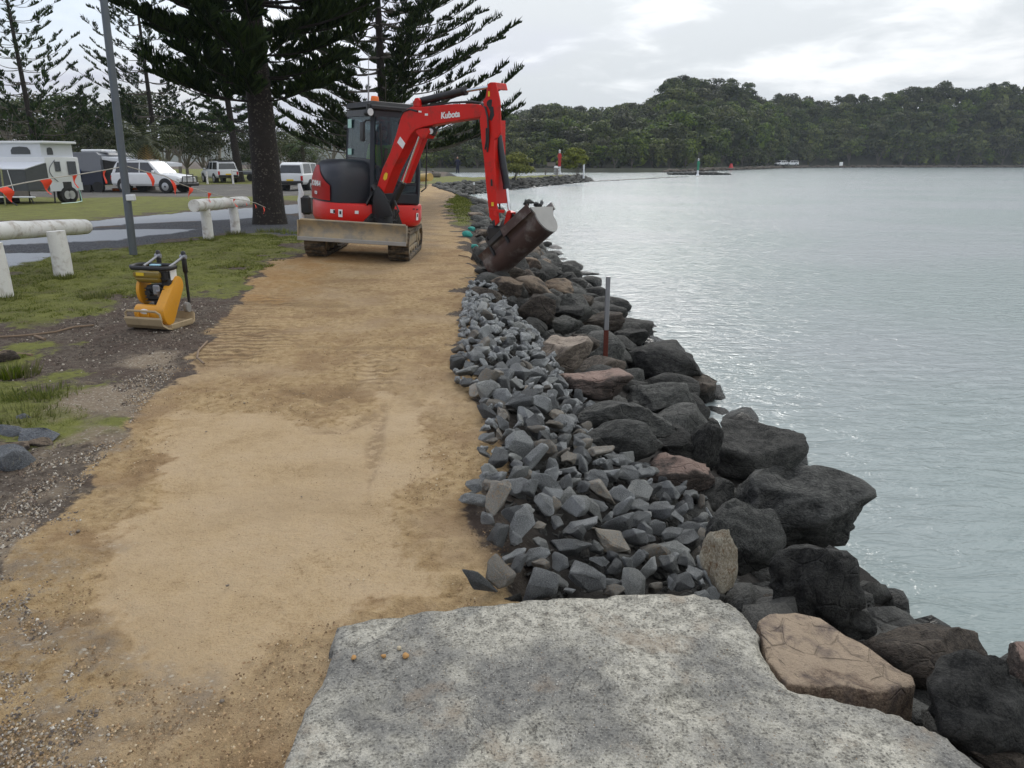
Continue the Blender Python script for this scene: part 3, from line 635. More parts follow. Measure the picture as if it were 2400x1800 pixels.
# ------------------------------------------------------------------ concrete slab under the camera
def concrete_material():
    m = bpy.data.materials.new('exposed_aggregate'); m.use_nodes = True; t = NT(m.node_tree); p = t.n['Principled BSDF']
    P = t.node('ShaderNodeNewGeometry').outputs['Position']
    nl = t.noise(P, 3.2, 6, .6); nm = t.noise(P, 22, 5, .7); nf = t.noise(P, 130, 3, .7); nb = t.noise(t.vmath('ADD', P, (4, 9, 2)).outputs[0], 1.7, 5, .62, .6)
    cem = t.ramp(t.math('ADD', t.math('MULTIPLY', nm, .6), t.math('MULTIPLY', nf, .4)), [(.35, (.09, .083, .07)), (.46, (.28, .265, .222)), (.58, (.53, .50, .42))])
    stain = t.step(t.math('ADD', t.math('ADD', t.math('MULTIPLY', nl, .40), t.math('MULTIPLY', nb, .45)), t.math('MULTIPLY', nm, .15)), .46, .56)
    c = t.mix(t.math('MULTIPLY', stain, .66), cem, t.mix(nf, (.035, .038, .042), (.15, .15, .15)))
    warm = t.step(t.noise(t.vmath('ADD', P, (1, 3, 8)).outputs[0], 4, 5, .65), .54, .68); c = t.mix(t.math('MULTIPLY', warm, .5), c, (.27, .21, .15))
    v1c = t.node('ShaderNodeSeparateColor', {0: t.voro(P, 135, out='Color')}).outputs[0]; v1 = t.voro(P, 135)
    jit = t.math('MULTIPLY', t.math('SUBTRACT', t.noise(P, 300, 2, .6), .5), 1.0)
    lightspeck = t.math('MULTIPLY', t.math('MULTIPLY', t.step(v1c, .74, .84), t.math('SUBTRACT', 1.0, t.step(t.math('ADD', v1, jit), .15, .42))), t.step(nm, .40, .52))
    v2c = t.node('ShaderNodeSeparateColor', {0: t.voro(P, 100, out='Color')}).outputs[1]; v2 = t.voro(P, 100)
    darkspeck = t.math('MULTIPLY', t.step(v2c, .66, .72), t.math('SUBTRACT', 1.0, t.step(t.math('ADD', v2, jit), .20, .46)))
    c = t.mix(t.math('MULTIPLY', darkspeck, .5), c, (.085, .08, .078)); c = t.mix(t.math('MULTIPLY', lightspeck, .85), c, (.66, .64, .58))
    p.inputs['Roughness'].default_value = .85; p.inputs['Specular IOR Level'].default_value = .3
    crk = t.math('MULTIPLY', t.math('SUBTRACT', 1.0, t.step(t.math('ABSOLUTE', t.math('SUBTRACT', t.noise(P, 2.4, 5, .6, .8), .5)), 0, .008)), t.step(nb, .48, .6)); c = t.mix(t.math('MULTIPLY', crk, .6), c, (.05, .05, .045)); t.set(p.inputs['Base Color'], c)
    h = t.math('ADD', t.math('MULTIPLY', nm, .8), t.math('ADD', t.math('MULTIPLY', lightspeck, .35), t.math('MULTIPLY', nf, .5))); h = t.math('SUBTRACT', h, t.math('MULTIPLY', darkspeck, .3))
    t.set(p.inputs['Normal'], t.node('ShaderNodeBump', {'Height': h, 'Strength': 1.0, 'Distance': .012})); return m
SLAB = [(G(a, b, .035).x, G(a, b, .035).y) for a, b in [(775, 1458), (960, 1430), (1140, 1408), (1300, 1393), (1450, 1385), (1620, 1385), (1700, 1402), (1752, 1432), (1783, 1480), (1797, 1540), (1850, 1602), (1960, 1632), (2100, 1664), (2230, 1712), (2320, 1790)]]
SLAB = SLAB+[(1.75, 1.35), (2.3, .6), (2.6, -3), (-.75, -3), (-.70, .6), (-.64, 1.55), (-.63, 1.75), (-.61, 2.1)]
xs = np.arange(-.9, 2.8, .022); ys = np.concatenate([np.arange(-3, 1.3, .15), np.arange(1.3, 2.6, .022)])
sx, sy = np.meshgrid(xs, ys, indexing='ij'); sxr, syr = sx.ravel(), sy.ravel()
sds = sdist(sxr, syr, SLAB)+fbm(sxr, syr, .08, 4, 31)*.020
zs = .035+fbm(sxr, syr, .35, 3, 32)*.012-.03*(1-sstep(sds, 0, .035))**2-.02*sstep(sxr, .9, 2.2)
for cx_, cy_, r0_, dp_ in ((G(1640, 1660).x, G(1640, 1660).y, .075, .026), (G(895, 1690).x, G(895, 1690).y, .055, .022), (G(1240, 1790).x, G(1240, 1790).y, .10, .024)):
    q = np.sqrt(((sxr-cx_)/1.5)**2+(syr-cy_)**2)/r0_; zs -= dp_*(1-sstep(q+fbm(sxr, syr, .08, 2, 71)*.5, .6, 1.0))*(1-.6*sstep(cy_-syr, -.05, .08))
zs = np.where(sds < .004, -.25, zs)
n0, n1_ = sx.shape; ii = np.arange((n0-1)*(n1_-1)); a_, b_ = ii//(n1_-1), ii % (n1_-1)
FS = np.stack([a_*n1_+b_, (a_+1)*n1_+b_, (a_+1)*n1_+b_+1, a_*n1_+b_+1], 1); FS = FS[sds[FS].max(1) > -.03]
used, inv = np.unique(FS.ravel(), return_inverse=True)
slab = obj('concrete_pavement', mesh_np('concrete_pavement', np.stack([sxr, syr, zs], 1)[used], inv.reshape(FS.shape), True), concrete_material()); tag(slab, kind='structure')

# ------------------------------------------------------------------ stones
def stone_material(name, c_lo, c_hi, face=None, cracks=.5, stain=None, stain_amt=.3, scale=1.0, bump=.7, wet=False, rnd=.25, rough=.8):
    m = bpy.data.materials.new(name); m.use_nodes = True; t = NT(m.node_tree); p = t.n['Principled BSDF']
    oi = t.node('ShaderNodeObjectInfo').outputs['Random']; tcn = t.node('ShaderNodeTexCoord').outputs['Object']
    geo = t.node('ShaderNodeNewGeometry')
    v = t.vmath('ADD', tcn, t.node('ShaderNodeCombineXYZ', {0: t.math('MULTIPLY', oi, 50), 1: t.math('MULTIPLY', oi, 31), 2: 0})).outputs[0]
    rg = t.math('ABSOLUTE', t.math('SUBTRACT', t.noise(v, 4.5*scale, 6, .62, .5), .5)); nl = t.noise(v, 2.2*scale, 5, .6, .4); nm = t.noise(v, 9*scale, 6, .68); nf = t.noise(v, 55*scale, 4, .7)
    c = t.mix(t.step(t.math('ADD', t.math('MULTIPLY', nm, .55), t.math('MULTIPLY', nf, .45)), .38, .62), c_lo, c_hi); c = t.mix(t.math('MULTIPLY', t.math('SUBTRACT', 1.0, t.step(rg, 0, .05)), .5), c, [q*.45 for q in c_lo])
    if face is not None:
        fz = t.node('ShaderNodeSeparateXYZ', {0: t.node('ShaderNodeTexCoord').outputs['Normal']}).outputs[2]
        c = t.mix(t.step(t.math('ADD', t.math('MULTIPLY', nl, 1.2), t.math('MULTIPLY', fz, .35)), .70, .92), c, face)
    if stain is not None: c = t.mix(t.math('MULTIPLY', t.step(t.noise(v, 3.4*scale, 6, .65, .8), .62-stain_amt*.25, .70), .8), c, stain)
    pale = t.math('MULTIPLY', t.step(t.noise(v, 26*scale, 4, .7), .64, .72), .3); c = t.mix(pale, c, [min(1, q*2.2+.06) for q in c_hi])
    pt = t.step(geo.outputs['Pointiness'], .52, .60); c = t.mix(t.math('MULTIPLY', pt, .35), c, [min(1, q*1.7+.02) for q in c_hi])
    hs = t.node('ShaderNodeHueSaturation', {'Value': t.math('ADD', 1-rnd, t.math('MULTIPLY', t.math('FRACT', t.math('MULTIPLY', oi, 9.7)), 2*rnd)), 'Color': c})
    col = hs.outputs[0]
    # stones standing in the river are wet and dark near the waterline
    zz = t.node('ShaderNodeSeparateXYZ', {0: geo.outputs['Position']}).outputs[2]
    wetm = t.math('SUBTRACT', 1.0, t.step(t.math('ADD', zz, t.math('MULTIPLY', nm, .18)), WATER_Z+.16, WATER_Z+.36))
    col = t.mix(t.math('MULTIPLY', wetm, .82), col, (.008, .0085, .007))
    t.set(p.inputs['Base Color'], col); t.set(p.inputs['Roughness'], t.math('SUBTRACT', rough, t.math('MULTIPLY', wetm, .45))); p.inputs['Specular IOR Level'].default_value = .35
    vc = t.voro(v, 3.2*scale, 'DISTANCE_TO_EDGE'); vdist = t.math('SUBTRACT', 1.0, t.step(vc, 0, .05))
    h = t.math('ADD', t.math('MULTIPLY', nm, .9), t.math('ADD', t.math('MULTIPLY', nf, .5), t.math('MULTIPLY', rg, 1.3))); h = t.math('SUBTRACT', h, t.math('MULTIPLY', t.math('MULTIPLY', vdist, t.step(nl, .45, .6)), cracks))
    t.set(p.inputs['Normal'], t.node('ShaderNodeBump', {'Height': h, 'Strength': min(1, bump*1.3), 'Distance': .06/scale**.6})); return m
SM = {
 'grey': stone_material('grey_quarry_stone', (.085, .089, .090), (.33, .34, .335), cracks=0, scale=5, bump=.75, rnd=.5),
 'greylight': stone_material('pale_grey_quarry_stone', (.15, .155, .15), (.42, .425, .40), cracks=0, scale=5, bump=.75, rnd=.2),
 'greybrown': stone_material('brown_stained_grey_stone', (.10, .095, .085), (.23, .215, .185), cracks=0, scale=5, bump=.5, stain=(.24, .14, .055), stain_amt=.5, rnd=.3),
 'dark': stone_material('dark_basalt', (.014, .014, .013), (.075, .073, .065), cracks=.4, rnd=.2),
 'darkg': stone_material('dark_grey_basalt', (.026, .027, .025), (.125, .124, .112), cracks=.4, rnd=.15),
 'brown': stone_material('brown_grey_stone', (.045, .037, .030), (.145, .118, .092), cracks=.5, rnd=.2),
 'tan': stone_material('tan_faced_stone', (.055, .045, .036), (.14, .11, .085), face=(.31, .235, .165), cracks=.5, rnd=.15),
 'pink': stone_material('pinkish_stone', (.06, .048, .042), (.15, .115, .095), face=(.34, .235, .19), cracks=.7, rnd=.1),
 'pale': stone_material('pale_grey_tan_stone', (.16, .13, .105), (.36, .30, .24), face=(.46, .375, .30), cracks=.6, rnd=.08),
 'sand': stone_material('orange_tan_sandstone', (.13, .085, .06), (.38, .285, .20), face=(.47, .36, .255), cracks=.9, stain=(.11, .085, .08), stain_amt=.6, rnd=.03, scale=2.6, bump=.9),
 'wet': stone_material('black_wet_stone', (.006, .006, .006), (.022, .022, .02), cracks=.3, rnd=.1, rough=.45),
 'slate': stone_material('blue_grey_stone', (.11, .12, .135), (.26, .275, .295), cracks=.3, stain=(.30, .27, .20), stain_amt=.25, rnd=.1, scale=2),
 'quartz': stone_material('cream_banded_stone', (.30, .23, .14), (.66, .60, .48), cracks=.9, stain=(.22, .11, .035), stain_amt=.45, rnd=.02, scale=2.5, bump=1.0),
}
def hull_stone(seed, el=(1, .75, .6), n=15, rounding=.05, rough_=.03):
    g = np.random.default_rng(seed); bm = bmesh.new()
    p = g.normal(size=(n, 3)); p /= np.linalg.norm(p, axis=1, keepdims=True); p *= (.78+.35*g.random((n, 1))); p *= np.array(el)*.5
    for q in p: bm.verts.new(q)
    r = bmesh.ops.convex_hull(bm, input=bm.verts); bmesh.ops.delete(bm, geom=list({e for e in r['geom_interior'] if isinstance(e, bmesh.types.BMVert)}), context='VERTS')
    bmesh.ops.dissolve_limit(bm, angle_limit=rad(16), verts=bm.verts, edges=bm.edges)
    bmesh.ops.bevel(bm, geom=list(bm.edges), offset=rounding*.5, segments=1, affect='EDGES', clamp_overlap=True)
    bmesh.ops.triangulate(bm, faces=bm.faces)
    bmesh.ops.subdivide_edges(bm, edges=[e for e in bm.edges if e.calc_length() > .16], cuts=1); bmesh.ops.triangulate(bm, faces=bm.faces)
    for v in bm.verts: v.co += v.co.normalized()*(noise.noise(v.co*4.5+Vector((seed, 0, 0)))*rough_*1.8+noise.noise(v.co*11+Vector((0, seed, 0)))*rough_*1.1)
    bm.normal_update(); me = bpy.data.meshes.new('stone')
    for f in bm.faces: f.smooth = True
    for e in bm.edges:
        if len(e.link_faces) == 2 and e.calc_face_angle(0) > .42: e.smooth = False
    bm.to_mesh(me); bm.free(); return me
def boulder_mesh(seed, sub=4, planes=12, rough_=.06, cut=.50, flat_top=False, pitted=False):
    g = random.Random(seed); bm = bmesh.new(); bmesh.ops.create_icosphere(bm, subdivisions=sub, radius=.5)
    PL = []
    for k in range(planes):
        d = Vector((g.gauss(0, 1), g.gauss(0, 1), g.gauss(0, .8))).normalized(); PL.append((d, .5*g.uniform(cut, cut+.30)))
    if flat_top: PL.append((Vector((g.uniform(-.1, .1), g.uniform(-.2, .05), 1)).normalized(), .22))
    off = Vector((seed*1.7 % 97, seed*.37 % 53, seed*2.3 % 31))
    for v in bm.verts:
        p_ = v.co.copy()
        for d, h_ in PL:
            s_ = p_.dot(d)
            if s_ > h_: p_ -= d*(s_-h_)*.97
        q = p_*2+off
        r_ = noise.noise(q*1.1)*.5+noise.noise(q*2.6)*.34+abs(noise.noise(q*4.7))*.30+noise.noise(q*9)*.16+noise.noise(q*19)*.09
        if pitted: r_ -= max(0, noise.noise(q*3.1+Vector((9, 9, 9)))-.12)*1.3
        v.co = p_+v.co.normalized()*r_*rough_*1.5
    # fill the -0.5..0.5 box so that a given size is the real size
    for ax in range(3):
        lo = min(v.co[ax] for v in bm.verts); hi = max(v.co[ax] for v in bm.verts)
        for v in bm.verts: v.co[ax] = (v.co[ax]-lo)/(hi-lo)-.5
    me = bpy.data.meshes.new('boulder')
    for f in bm.faces: f.smooth = True
    if sub <= 2:
        for e in bm.edges:
            if e.calc_face_angle(0) > .5: e.smooth = False
    bm.to_mesh(me); bm.free(); return me
def withmat(me, m): me = me.copy(); me.materials.clear(); me.materials.append(m); return me

NB = 0
def boulder(cx, cy, w_, h_, m_, label, off=.15, dep=1.0, rot=None, flat=False, pit=False, name='boulder', cat='boulder', sub=4, cut=.50, rough_=.06, group='boulders of the river bank', tilt=None, lift=0.0):
    """boulder whose middle is seen at (cx, cy), w_ by h_ photo pixels; it rests on the bank"""
    global NB; NB += 1
    p_ = Gh(cx, cy, off); dist = (p_-Vector((0, 0, CAMH))).length*math.cos(math.atan2(cy-900, FPX)-0); px = dist/FPX
    sw, sh = w_*px, h_*px
    dp_ = sw*.85*dep; vis = math.atan2(CAMH-p_.z, p_.y)      # looking down on it: its seen height mixes depth and height
    hz_ = max((sh-dp_*math.sin(vis)*.55)/max(.35, math.cos(vis)), sw*.38)
    me = boulder_mesh(1000+NB, sub, 16, rough_, cut, flat, pit); me.materials.append(SM[m_])
    o = obj(name, me, None, None, (p_.x, p_.y+dp_*.12, p_.z+lift), (tilt or (R.uniform(-.12, .12), R.uniform(-.12, .12), R.uniform(-.5, .5) if rot is None else rot)), (sw*1.06, dp_, hz_*1.12))
    return tag(o, label, cat, group)
BL = [
 (1775, 1080, 200, 140, 'dark', 'dark angular boulder with a flat sloping top beside the water, behind the largest boulder', .25, .9),
 (1880, 1205, 290, 215, 'darkg', 'largest dark grey boulder, rounded, at the waters edge above the pitted one', .35, 1.0),
 (1672, 1178, 125, 92, 'dark', 'dark brown wedge boulder between the largest boulder and the grey rock pile', .12, .9),
 (1745, 1268, 172, 172, 'darkg', 'rounded mid grey boulder behind the cream banded stone', .28, .8),
 (1930, 1392, 245, 235, 'dark', 'dark pitted boulder with hollows, below the largest boulder', .22, .8),
 (1990, 1470, 120, 80, 'dark', 'small rough brown boulder against the orange tan slab', .12, .9),
 (2190, 1560, 250, 185, 'brown', 'brown grey boulder rounded towards the water, right of the orange tan slab', .2, .9),
 (2340, 1680, 240, 230, 'dark', 'craggy dark boulder in the lower right corner', .22, .9),
 (2370, 1790, 190, 95, 'brown', 'brown flat stone at the right end of the concrete slab', .1, .9),
 (2440, 1575, 150, 90, 'pink', 'orange brown stone at the right edge of the picture', .2, .9),
 (1475, 988, 215, 110, 'darkg', 'long olive grey boulder with a domed back, above its pale streaked neighbour', .28, .8),
 (1452, 1040, 195, 112, 'darkg', 'grey boulder with pale streaks and a yellow stain touching the rock pile', .2, .7),
 (1590, 1048, 115, 85, 'dark', 'low dark boulder between the olive boulder and the split upright one', .1, .9),
 (1650, 1050, 75, 112, 'dark', 'narrow upright dark stone with a split side', .22, .7),
 (1590, 1118, 175, 105, 'pink', 'round brown boulder with a pinkish top beside the rock pile', .18, .8),
 (1398, 905, 172, 82, 'pink', 'long pinkish cracked boulder just below the marker post', .2, .8),
 (1552, 942, 165, 90, 'darkg', 'dark green grey boulder between the pink cracked one and the water', .2, .9),
 (1626, 928, 105, 92, 'brown', 'brown grey boulder standing in the water at the widest point of the bank', .12, .9),
 (1558, 858, 172, 98, 'dark', 'large dark creased boulder right of the marker post', .28, .9),
 (1325, 834, 135, 92, 'pale', 'pale tan flat topped boulder left of the marker post', .16, .8),
 (1428, 852, 88, 84, 'darkg', 'dark grey block behind the foot of the marker post', .1, .8),
 (1450, 818, 66, 50, 'dark', 'dark stone tucked behind the marker post', .15, .9),
 (1472, 795, 90, 40, 'dark', 'flat black boulder by the water beyond the marker post', .15, .9),
 (1538, 808, 80, 38, 'wet', 'low black wet boulder at the waterline beyond the creased one', .1, .9),
 (1370, 802, 70, 42, 'brown', 'brown grey boulder directly left of the marker post top stone', .2, .9),
 (1257, 730, 98, 80, 'brown', 'dark boulder splashed with white marks at the top of the rock pile', .2, .8),
 (1190, 677, 76, 56, 'tan', 'tan brown wedge boulder at the near end of the grey rock pile head', .2, .8),
 (1242, 624, 64, 40, 'tan', 'tan flat faced boulder under the excavator bucket', .22, .9),
 (1185, 641, 102, 44, 'brown', 'brown boulder under the low corner of the bucket', .12, .9),
 (1255, 657, 50, 42, 'dark', 'dark upright block beside the tan wedge boulder', .15, .9),
 (1303, 684, 82, 56, 'tan', 'brown boulder with a tan face halfway to the water', .2, .9),
 (1290, 640, 56, 32, 'dark', 'grey boulder above the tan faced one near the water', .18, .9),
 (1322, 652, 42, 24, 'dark', 'small dark stone at the waterline above the black wet one', .1, .9),
 (1369, 686, 56, 22, 'wet', 'isolated black wet stone standing in the water', .0, .8),
 (1347, 711, 92, 32, 'brown', 'flat brown boulder at the waterline below the black wet stone', .12, .9),
 (1331, 734, 76, 34, 'dark', 'dark long boulder in front of the flat brown waterline one', .12, .9),
 (1413, 756, 100, 48, 'brown', 'smooth brown grey boulder sloping to the water above the marker post', .16, .9),
 (1325, 769, 90, 50, 'darkg', 'grey wedge boulder above the pale tan flat one', .12, .9),
 (1445, 762, 38, 34, 'wet', 'small wet stone at the water beyond the sloping brown boulder', .0, .9),
 (1250, 593, 40, 24, 'dark', 'dark stone at the waterline right of the bucket back', .1, .9),
 (1278, 596, 26, 17, 'dark', 'little pointed stone at the waterline right of the bucket', .1, .9),
 (1264, 611, 60, 20, 'wet', 'flat wet stone lying in the shallows right of the bucket', .05, .9),
 (1267, 564, 32, 24, 'dark', 'dark stone in the water beyond the bucket', .1, .9),
 (1200, 712, 44, 34, 'darkg', 'squat grey boulder left of the white splashed one', .12, .9),
 (2105, 1455, 100, 62, 'wet', 'black stone half under water between the pitted boulder and the rounded brown one', -.18, .9),
 (1848, 1425, 100, 46, 'slate', 'flat blue grey stone at the corner where concrete slab meets orange tan slab', .08, .6),
 (1800, 1418, 70, 44, 'brown', 'brown stone wedged behind the rounded corner of the concrete slab', .04, .8),
 (1780, 1390, 80, 40, 'dark', 'dark flat stone below the cream banded stone', .02, .8),
]
for b_ in BL:
    cx, cy, w_, h_, m_, lb, off, dep = b_
    boulder(cx, cy, w_, h_, m_, lb, off, dep, pit='pitted' in lb or 'craggy' in lb, flat=('flat' in lb and 'stone' not in lb), rough_=.10 if ('pitted' in lb or 'craggy' in lb) else .085)
bz = boulder(1688, 1318, 92, 135, 'quartz', 'cream and rust banded upright stone between rock pile and grey boulder', .26, 1.0, rot=.2, name='banded_stone', cat='stone', tilt=(-.25, .22, .5), cut=.62, rough_=.10)
# orange tan slab of rock between the concrete and the boulders
poly = [(1778, 1445), (1800, 1436), (1862, 1430), (1925, 1452), (1985, 1490), (2060, 1535), (2140, 1576), (2150, 1600), (2080, 1618), (1960, 1606), (1850, 1600), (1800, 1545)]
bm = bmesh.new(); top = [G(a, b, -.02-.09*i/12) for i, (a, b) in enumerate(poly)]
top = [G(a, b, .025-.07*max(0, (a-1780))/370) for a, b in poly]; cen = sum(top, Vector())/len(top)
f = bm.faces.new([bm.verts.new(p_) for p_ in top]); bmesh.ops.recalc_face_normals(bm, faces=bm.faces)
r_ = bmesh.ops.extrude_face_region(bm, geom=[f])
for v in r_['geom']:
    if isinstance(v, bmesh.types.BMVert): v.co = v.co+Vector((0, 0, -.20))+(v.co-cen)*.03
bmesh.ops.recalc_face_normals(bm, faces=bm.faces); bmesh.ops.bevel(bm, geom=[e for e in bm.edges if e.calc_face_angle(0) > .6], offset=.007, segments=1, affect='EDGES')
bmesh.ops.triangulate(bm, faces=bm.faces)
for k in range(4): bmesh.ops.subdivide_edges(bm, edges=[e for e in bm.edges if e.calc_length() > .05], cuts=1); bmesh.ops.triangulate(bm, faces=bm.faces)
for v in bm.verts: v.co += Vector((0, 0, abs(noise.noise(v.co*6+Vector((3, 3, 3))))*.03-.01))+Vector((noise.noise(v.co*5), noise.noise(v.co*5+Vector((5, 1, 2))), noise.noise(v.co*7)))*.016+Vector((0, 0, noise.noise(v.co*22)))*.006
for v in bm.verts: v.co -= cen
me = bpy.data.meshes.new('slab_stone'); bm.to_mesh(me); bm.free()
for p_ in me.polygons: p_.use_smooth = True
tag(obj('sandstone_slab', me, SM['sand'], None, cen), 'large flat orange tan stone set against the right side of the concrete slab', 'stone')
SS = [(-.15, 3.6), ]
# ---- individual boulders further along the bank, then the rest as one mass
low = [boulder_mesh(500+k, 2, 11, .07, .48) for k in range(10)]
lowm = {k: [withmat(m_, SM[k]) for m_ in low] for k in ('dark', 'darkg', 'brown', 'tan')}
mid = [boulder_mesh(540+k, 3, 11, .06, .48) for k in range(6)]
midm = {k: [withmat(m_, SM[k]) for m_ in mid] for k in ('dark', 'darkg', 'brown', 'tan')}
BANK = [(.0, 2.9), (-.1, 4.4), (-.45, 6.7), (-.5, 10.6), (-.75, 13), (-.95, 16), (-1.1, 20), (-1.3, 24), (-1.6, 30), (-1.9, 37), (-3.9, 48), (-6.3, 60), (-6.5, 66), (-4.7, 71), (-1.2, 82), (4, 96), (9.2, 109), (9.9, 112)]
def along(path, s):
    for (a, b) in zip(path[:-1], path[1:]):
        L = math.dist(a, b)
        if s <= L: t_ = s/L; return (a[0]+(b[0]-a[0])*t_, a[1]+(b[1]-a[1])*t_), ((b[1]-a[1])/L, -(b[0]-a[0])/L)
        s -= L
    return None, None
placed = []
s_ = 0.0; cand = []
while True:
    p_, n_ = along(BANK, s_)
    if p_ is None: break
    D_ = max(4, p_[1]); step_ = .30 if D_ < 40 else .42
    for k in range(6):
        dd = .42+k*.5+R.uniform(-.2, .2); X_ = p_[0]+n_[0]*dd+R.uniform(-.15, .15); Y_ = p_[1]+n_[1]*dd+R.uniform(-.15, .15)
        sz = R.uniform(.38, .80)*(.8 if k == 0 else 1); cand.append((X_, Y_, sz, dd))
    s_ += step_
keepB = []
grid_ = {}
BPOS = [(o.location.x, o.location.y, (o.scale.x+o.scale.y)/4) for o in COL.objects if o.get('group') == 'boulders of the river bank']
for X_, Y_, sz, dd in cand:
    if any((X_-a)**2+(Y_-b)**2 < (r_*.8+sz*.35)**2 for a, b, r_ in BPOS): continue
    if Y_ < 9 and dd < 1.25: continue
    if Y_ < 6.3: continue
    kk = (int(X_), int(Y_))
    if any((X_-a)**2+(Y_-b)**2 < (.36*(sz+c_))**2 for dx in (-1, 0, 1) for dy in (-1, 0, 1) for a, b, c_ in grid_.get((kk[0]+dx, kk[1]+dy), ())): continue
    grid_.setdefault(kk, []).append((X_, Y_, sz)); keepB.append((X_, Y_, sz, dd))
def infront(X_, Y_): return Y_ > 2 and abs(X_/Y_) < .72
def shown(q): return q[2]/max(q[1], 1)*(1 if q[3] > -.3 else .3)
vis_ = sorted([q for q in keepB if infront(q[0], q[1])], key=shown, reverse=True)
indiv = vis_[:235]; rest = vis_[235:]
CNT = {}; indiv.sort(key=lambda q: q[1])
for i, (X_, Y_, sz, dd) in enumerate(indiv):
    mk = R.choices(['dark', 'darkg', 'brown', 'tan'], [4.5, 3.2, 1.5, .5])[0] if dd < 2.3 else 'dark'
    me = (midm if Y_ < 22 else lowm)[mk]; me = me[i % len(me)]; zb = Hs(X_, Y_)
    o = obj('boulder', me, None, None, (X_, Y_, zb+sz*.16), (R.uniform(-.3, .3), R.uniform(-.3, .3), R.uniform(0, 6.28)), (sz*R.uniform(.9, 1.3), sz*R.uniform(.8, 1.1), sz*R.uniform(.5, .8)))
    kz_ = (mk, dd > 2.2, 0 if Y_ < 16 else 1 if Y_ < 45 else 2); CNT[kz_] = CNT.get(kz_, 0)+1
    zone_ = 'between the path and the bucket' if Y_ < 16 else ('on the bank beyond the excavator arm' if Y_ < 45 else 'along the far stone spit')
    tag(o, (NTH[CNT[kz_]-1]+' nearest ' if CNT[kz_] < 29 else '')+{'dark': 'dark', 'darkg': 'dark grey', 'brown': 'brown grey', 'tan': 'tan faced'}[mk]+' '+('waterline ' if dd > 2.2 else '')+'boulder '+zone_, 'boulder', 'boulders of the river bank')
def merged(name, items, meshes, m_, n_tris=True, kind='stuff', parent=None):
    Vs, Fs, off_ = [], [], 0
    arr = []
    for me in meshes:
        v = np.empty(len(me.vertices)*3, np.float32); me.vertices.foreach_get('co', v); tri = me; me.calc_loop_triangles(); f_ = np.empty(len(me.loop_triangles)*3, np.int32); me.loop_triangles.foreach_get('vertices', f_); arr.append((v.reshape(-1, 3), f_.reshape(-1, 3)))
    for k, (loc, rot, sc) in enumerate(items):
        v, f_ = arr[k % len(arr)]; M = np.array(Matrix.LocRotScale(Vector(loc), __import__('mathutils').Euler(rot), Vector(sc)))
        Vs.append(v @ M[:3, :3].T+M[:3, 3]); Fs.append(f_+off_); off_ += len(v)
    me = mesh_np(name, np.vstack(Vs), np.vstack(Fs)); o = obj(name, me, m_, parent); return tag(o, kind=kind)
lo1 = [boulder_mesh(580+k, 1, 5, .05, .6) for k in range(5)]+[boulder_mesh(560+k, 2, 8, .07, .6) for k in range(3)]
its = [((X_, Y_, Hs(X_, Y_)+sz*.14), (R.uniform(-.3, .3), R.uniform(-.3, .3), R.uniform(0, 6)), (sz*1.15, sz, sz*.65)) for X_, Y_, sz, dd in rest]
for Y_ in range(0):
    pass
if its: merged('far_bank_stones', its, lo1, SM['dark'])
# filler stones in the gaps below the boulders
its = []
for k in range(900):
    p_, n_ = along(BANK, R.uniform(0, 75)); 
    if p_ is None: continue
    dd = R.uniform(.1, 3.0); X_, Y_ = p_[0]+n_[0]*dd, p_[1]+n_[1]*dd; sz = R.uniform(.12, .3); its.append(((X_, Y_, Hs(X_, Y_)+sz*.1), (R.uniform(-1, 1), R.uniform(-1, 1), R.uniform(0, 6)), (sz*1.2, sz, sz*.7)))
for k in range(260):
    X_, Y_ = R.uniform(.9, 3.2), R.uniform(1.2, 4.5)
    if Hs(X_, Y_) > -.25 : continue
    sz = R.uniform(.12, .28); its.append(((X_, Y_, Hs(X_, Y_)), (R.uniform(-1, 1), R.uniform(-1, 1), R.uniform(0, 6)), (sz*1.2, sz, sz*.7)))
merged('small_bank_stones', its, lo1, SM['dark'])
# the low line of stones running out from the spit, and the small islet with the green beacon
its = []
for k in range(300):
    t_ = k/300; q = G(1393+t_*215, 425.3-t_*11.3, WATER_Z); its.append(((q.x+R.uniform(-.4, .4), q.y+R.uniform(-.5, .5), WATER_Z-.02), (0, 0, R.uniform(0, 6)), (R.uniform(.6, 1.3), R.uniform(.5, 1), R.uniform(.12, .30))))
merged('breakwater_stones', its, lo1, SM['wet'])
its = []
for k in range(150):
    q = G(1635+R.gauss(0, 26), 409.5, WATER_Z); rr = abs(q.x-G(1635, 409.5, WATER_Z).x); sz = R.uniform(.8, 1.8)
    its.append(((q.x, q.y+R.uniform(-2, 2), WATER_Z+max(0, .35-rr*.04)), (R.uniform(-.3, .3), 0, R.uniform(0, 6)), (sz, sz*.8, sz*.4)))
merged('islet_stones', its, lo1, SM['dark'])
its = []
for k in range(900):
    px = R.uniform(1560, 2700); t_ = R.uniform(0, .02); q = hillpt(px, t_); sz = R.uniform(.8, 2.2); its.append(((q[0], q[1], WATER_Z+R.uniform(.0, .55)), (R.uniform(-.3, .3), 0, R.uniform(0, 6)), (sz*1.2, sz, sz*.5)))
merged('far_shore_stones', its, lo1, SM['brown'])

def PXh(poly): return [(lambda p: (p.x, p.y))(Gh(a, b, .05)) for a, b in poly]
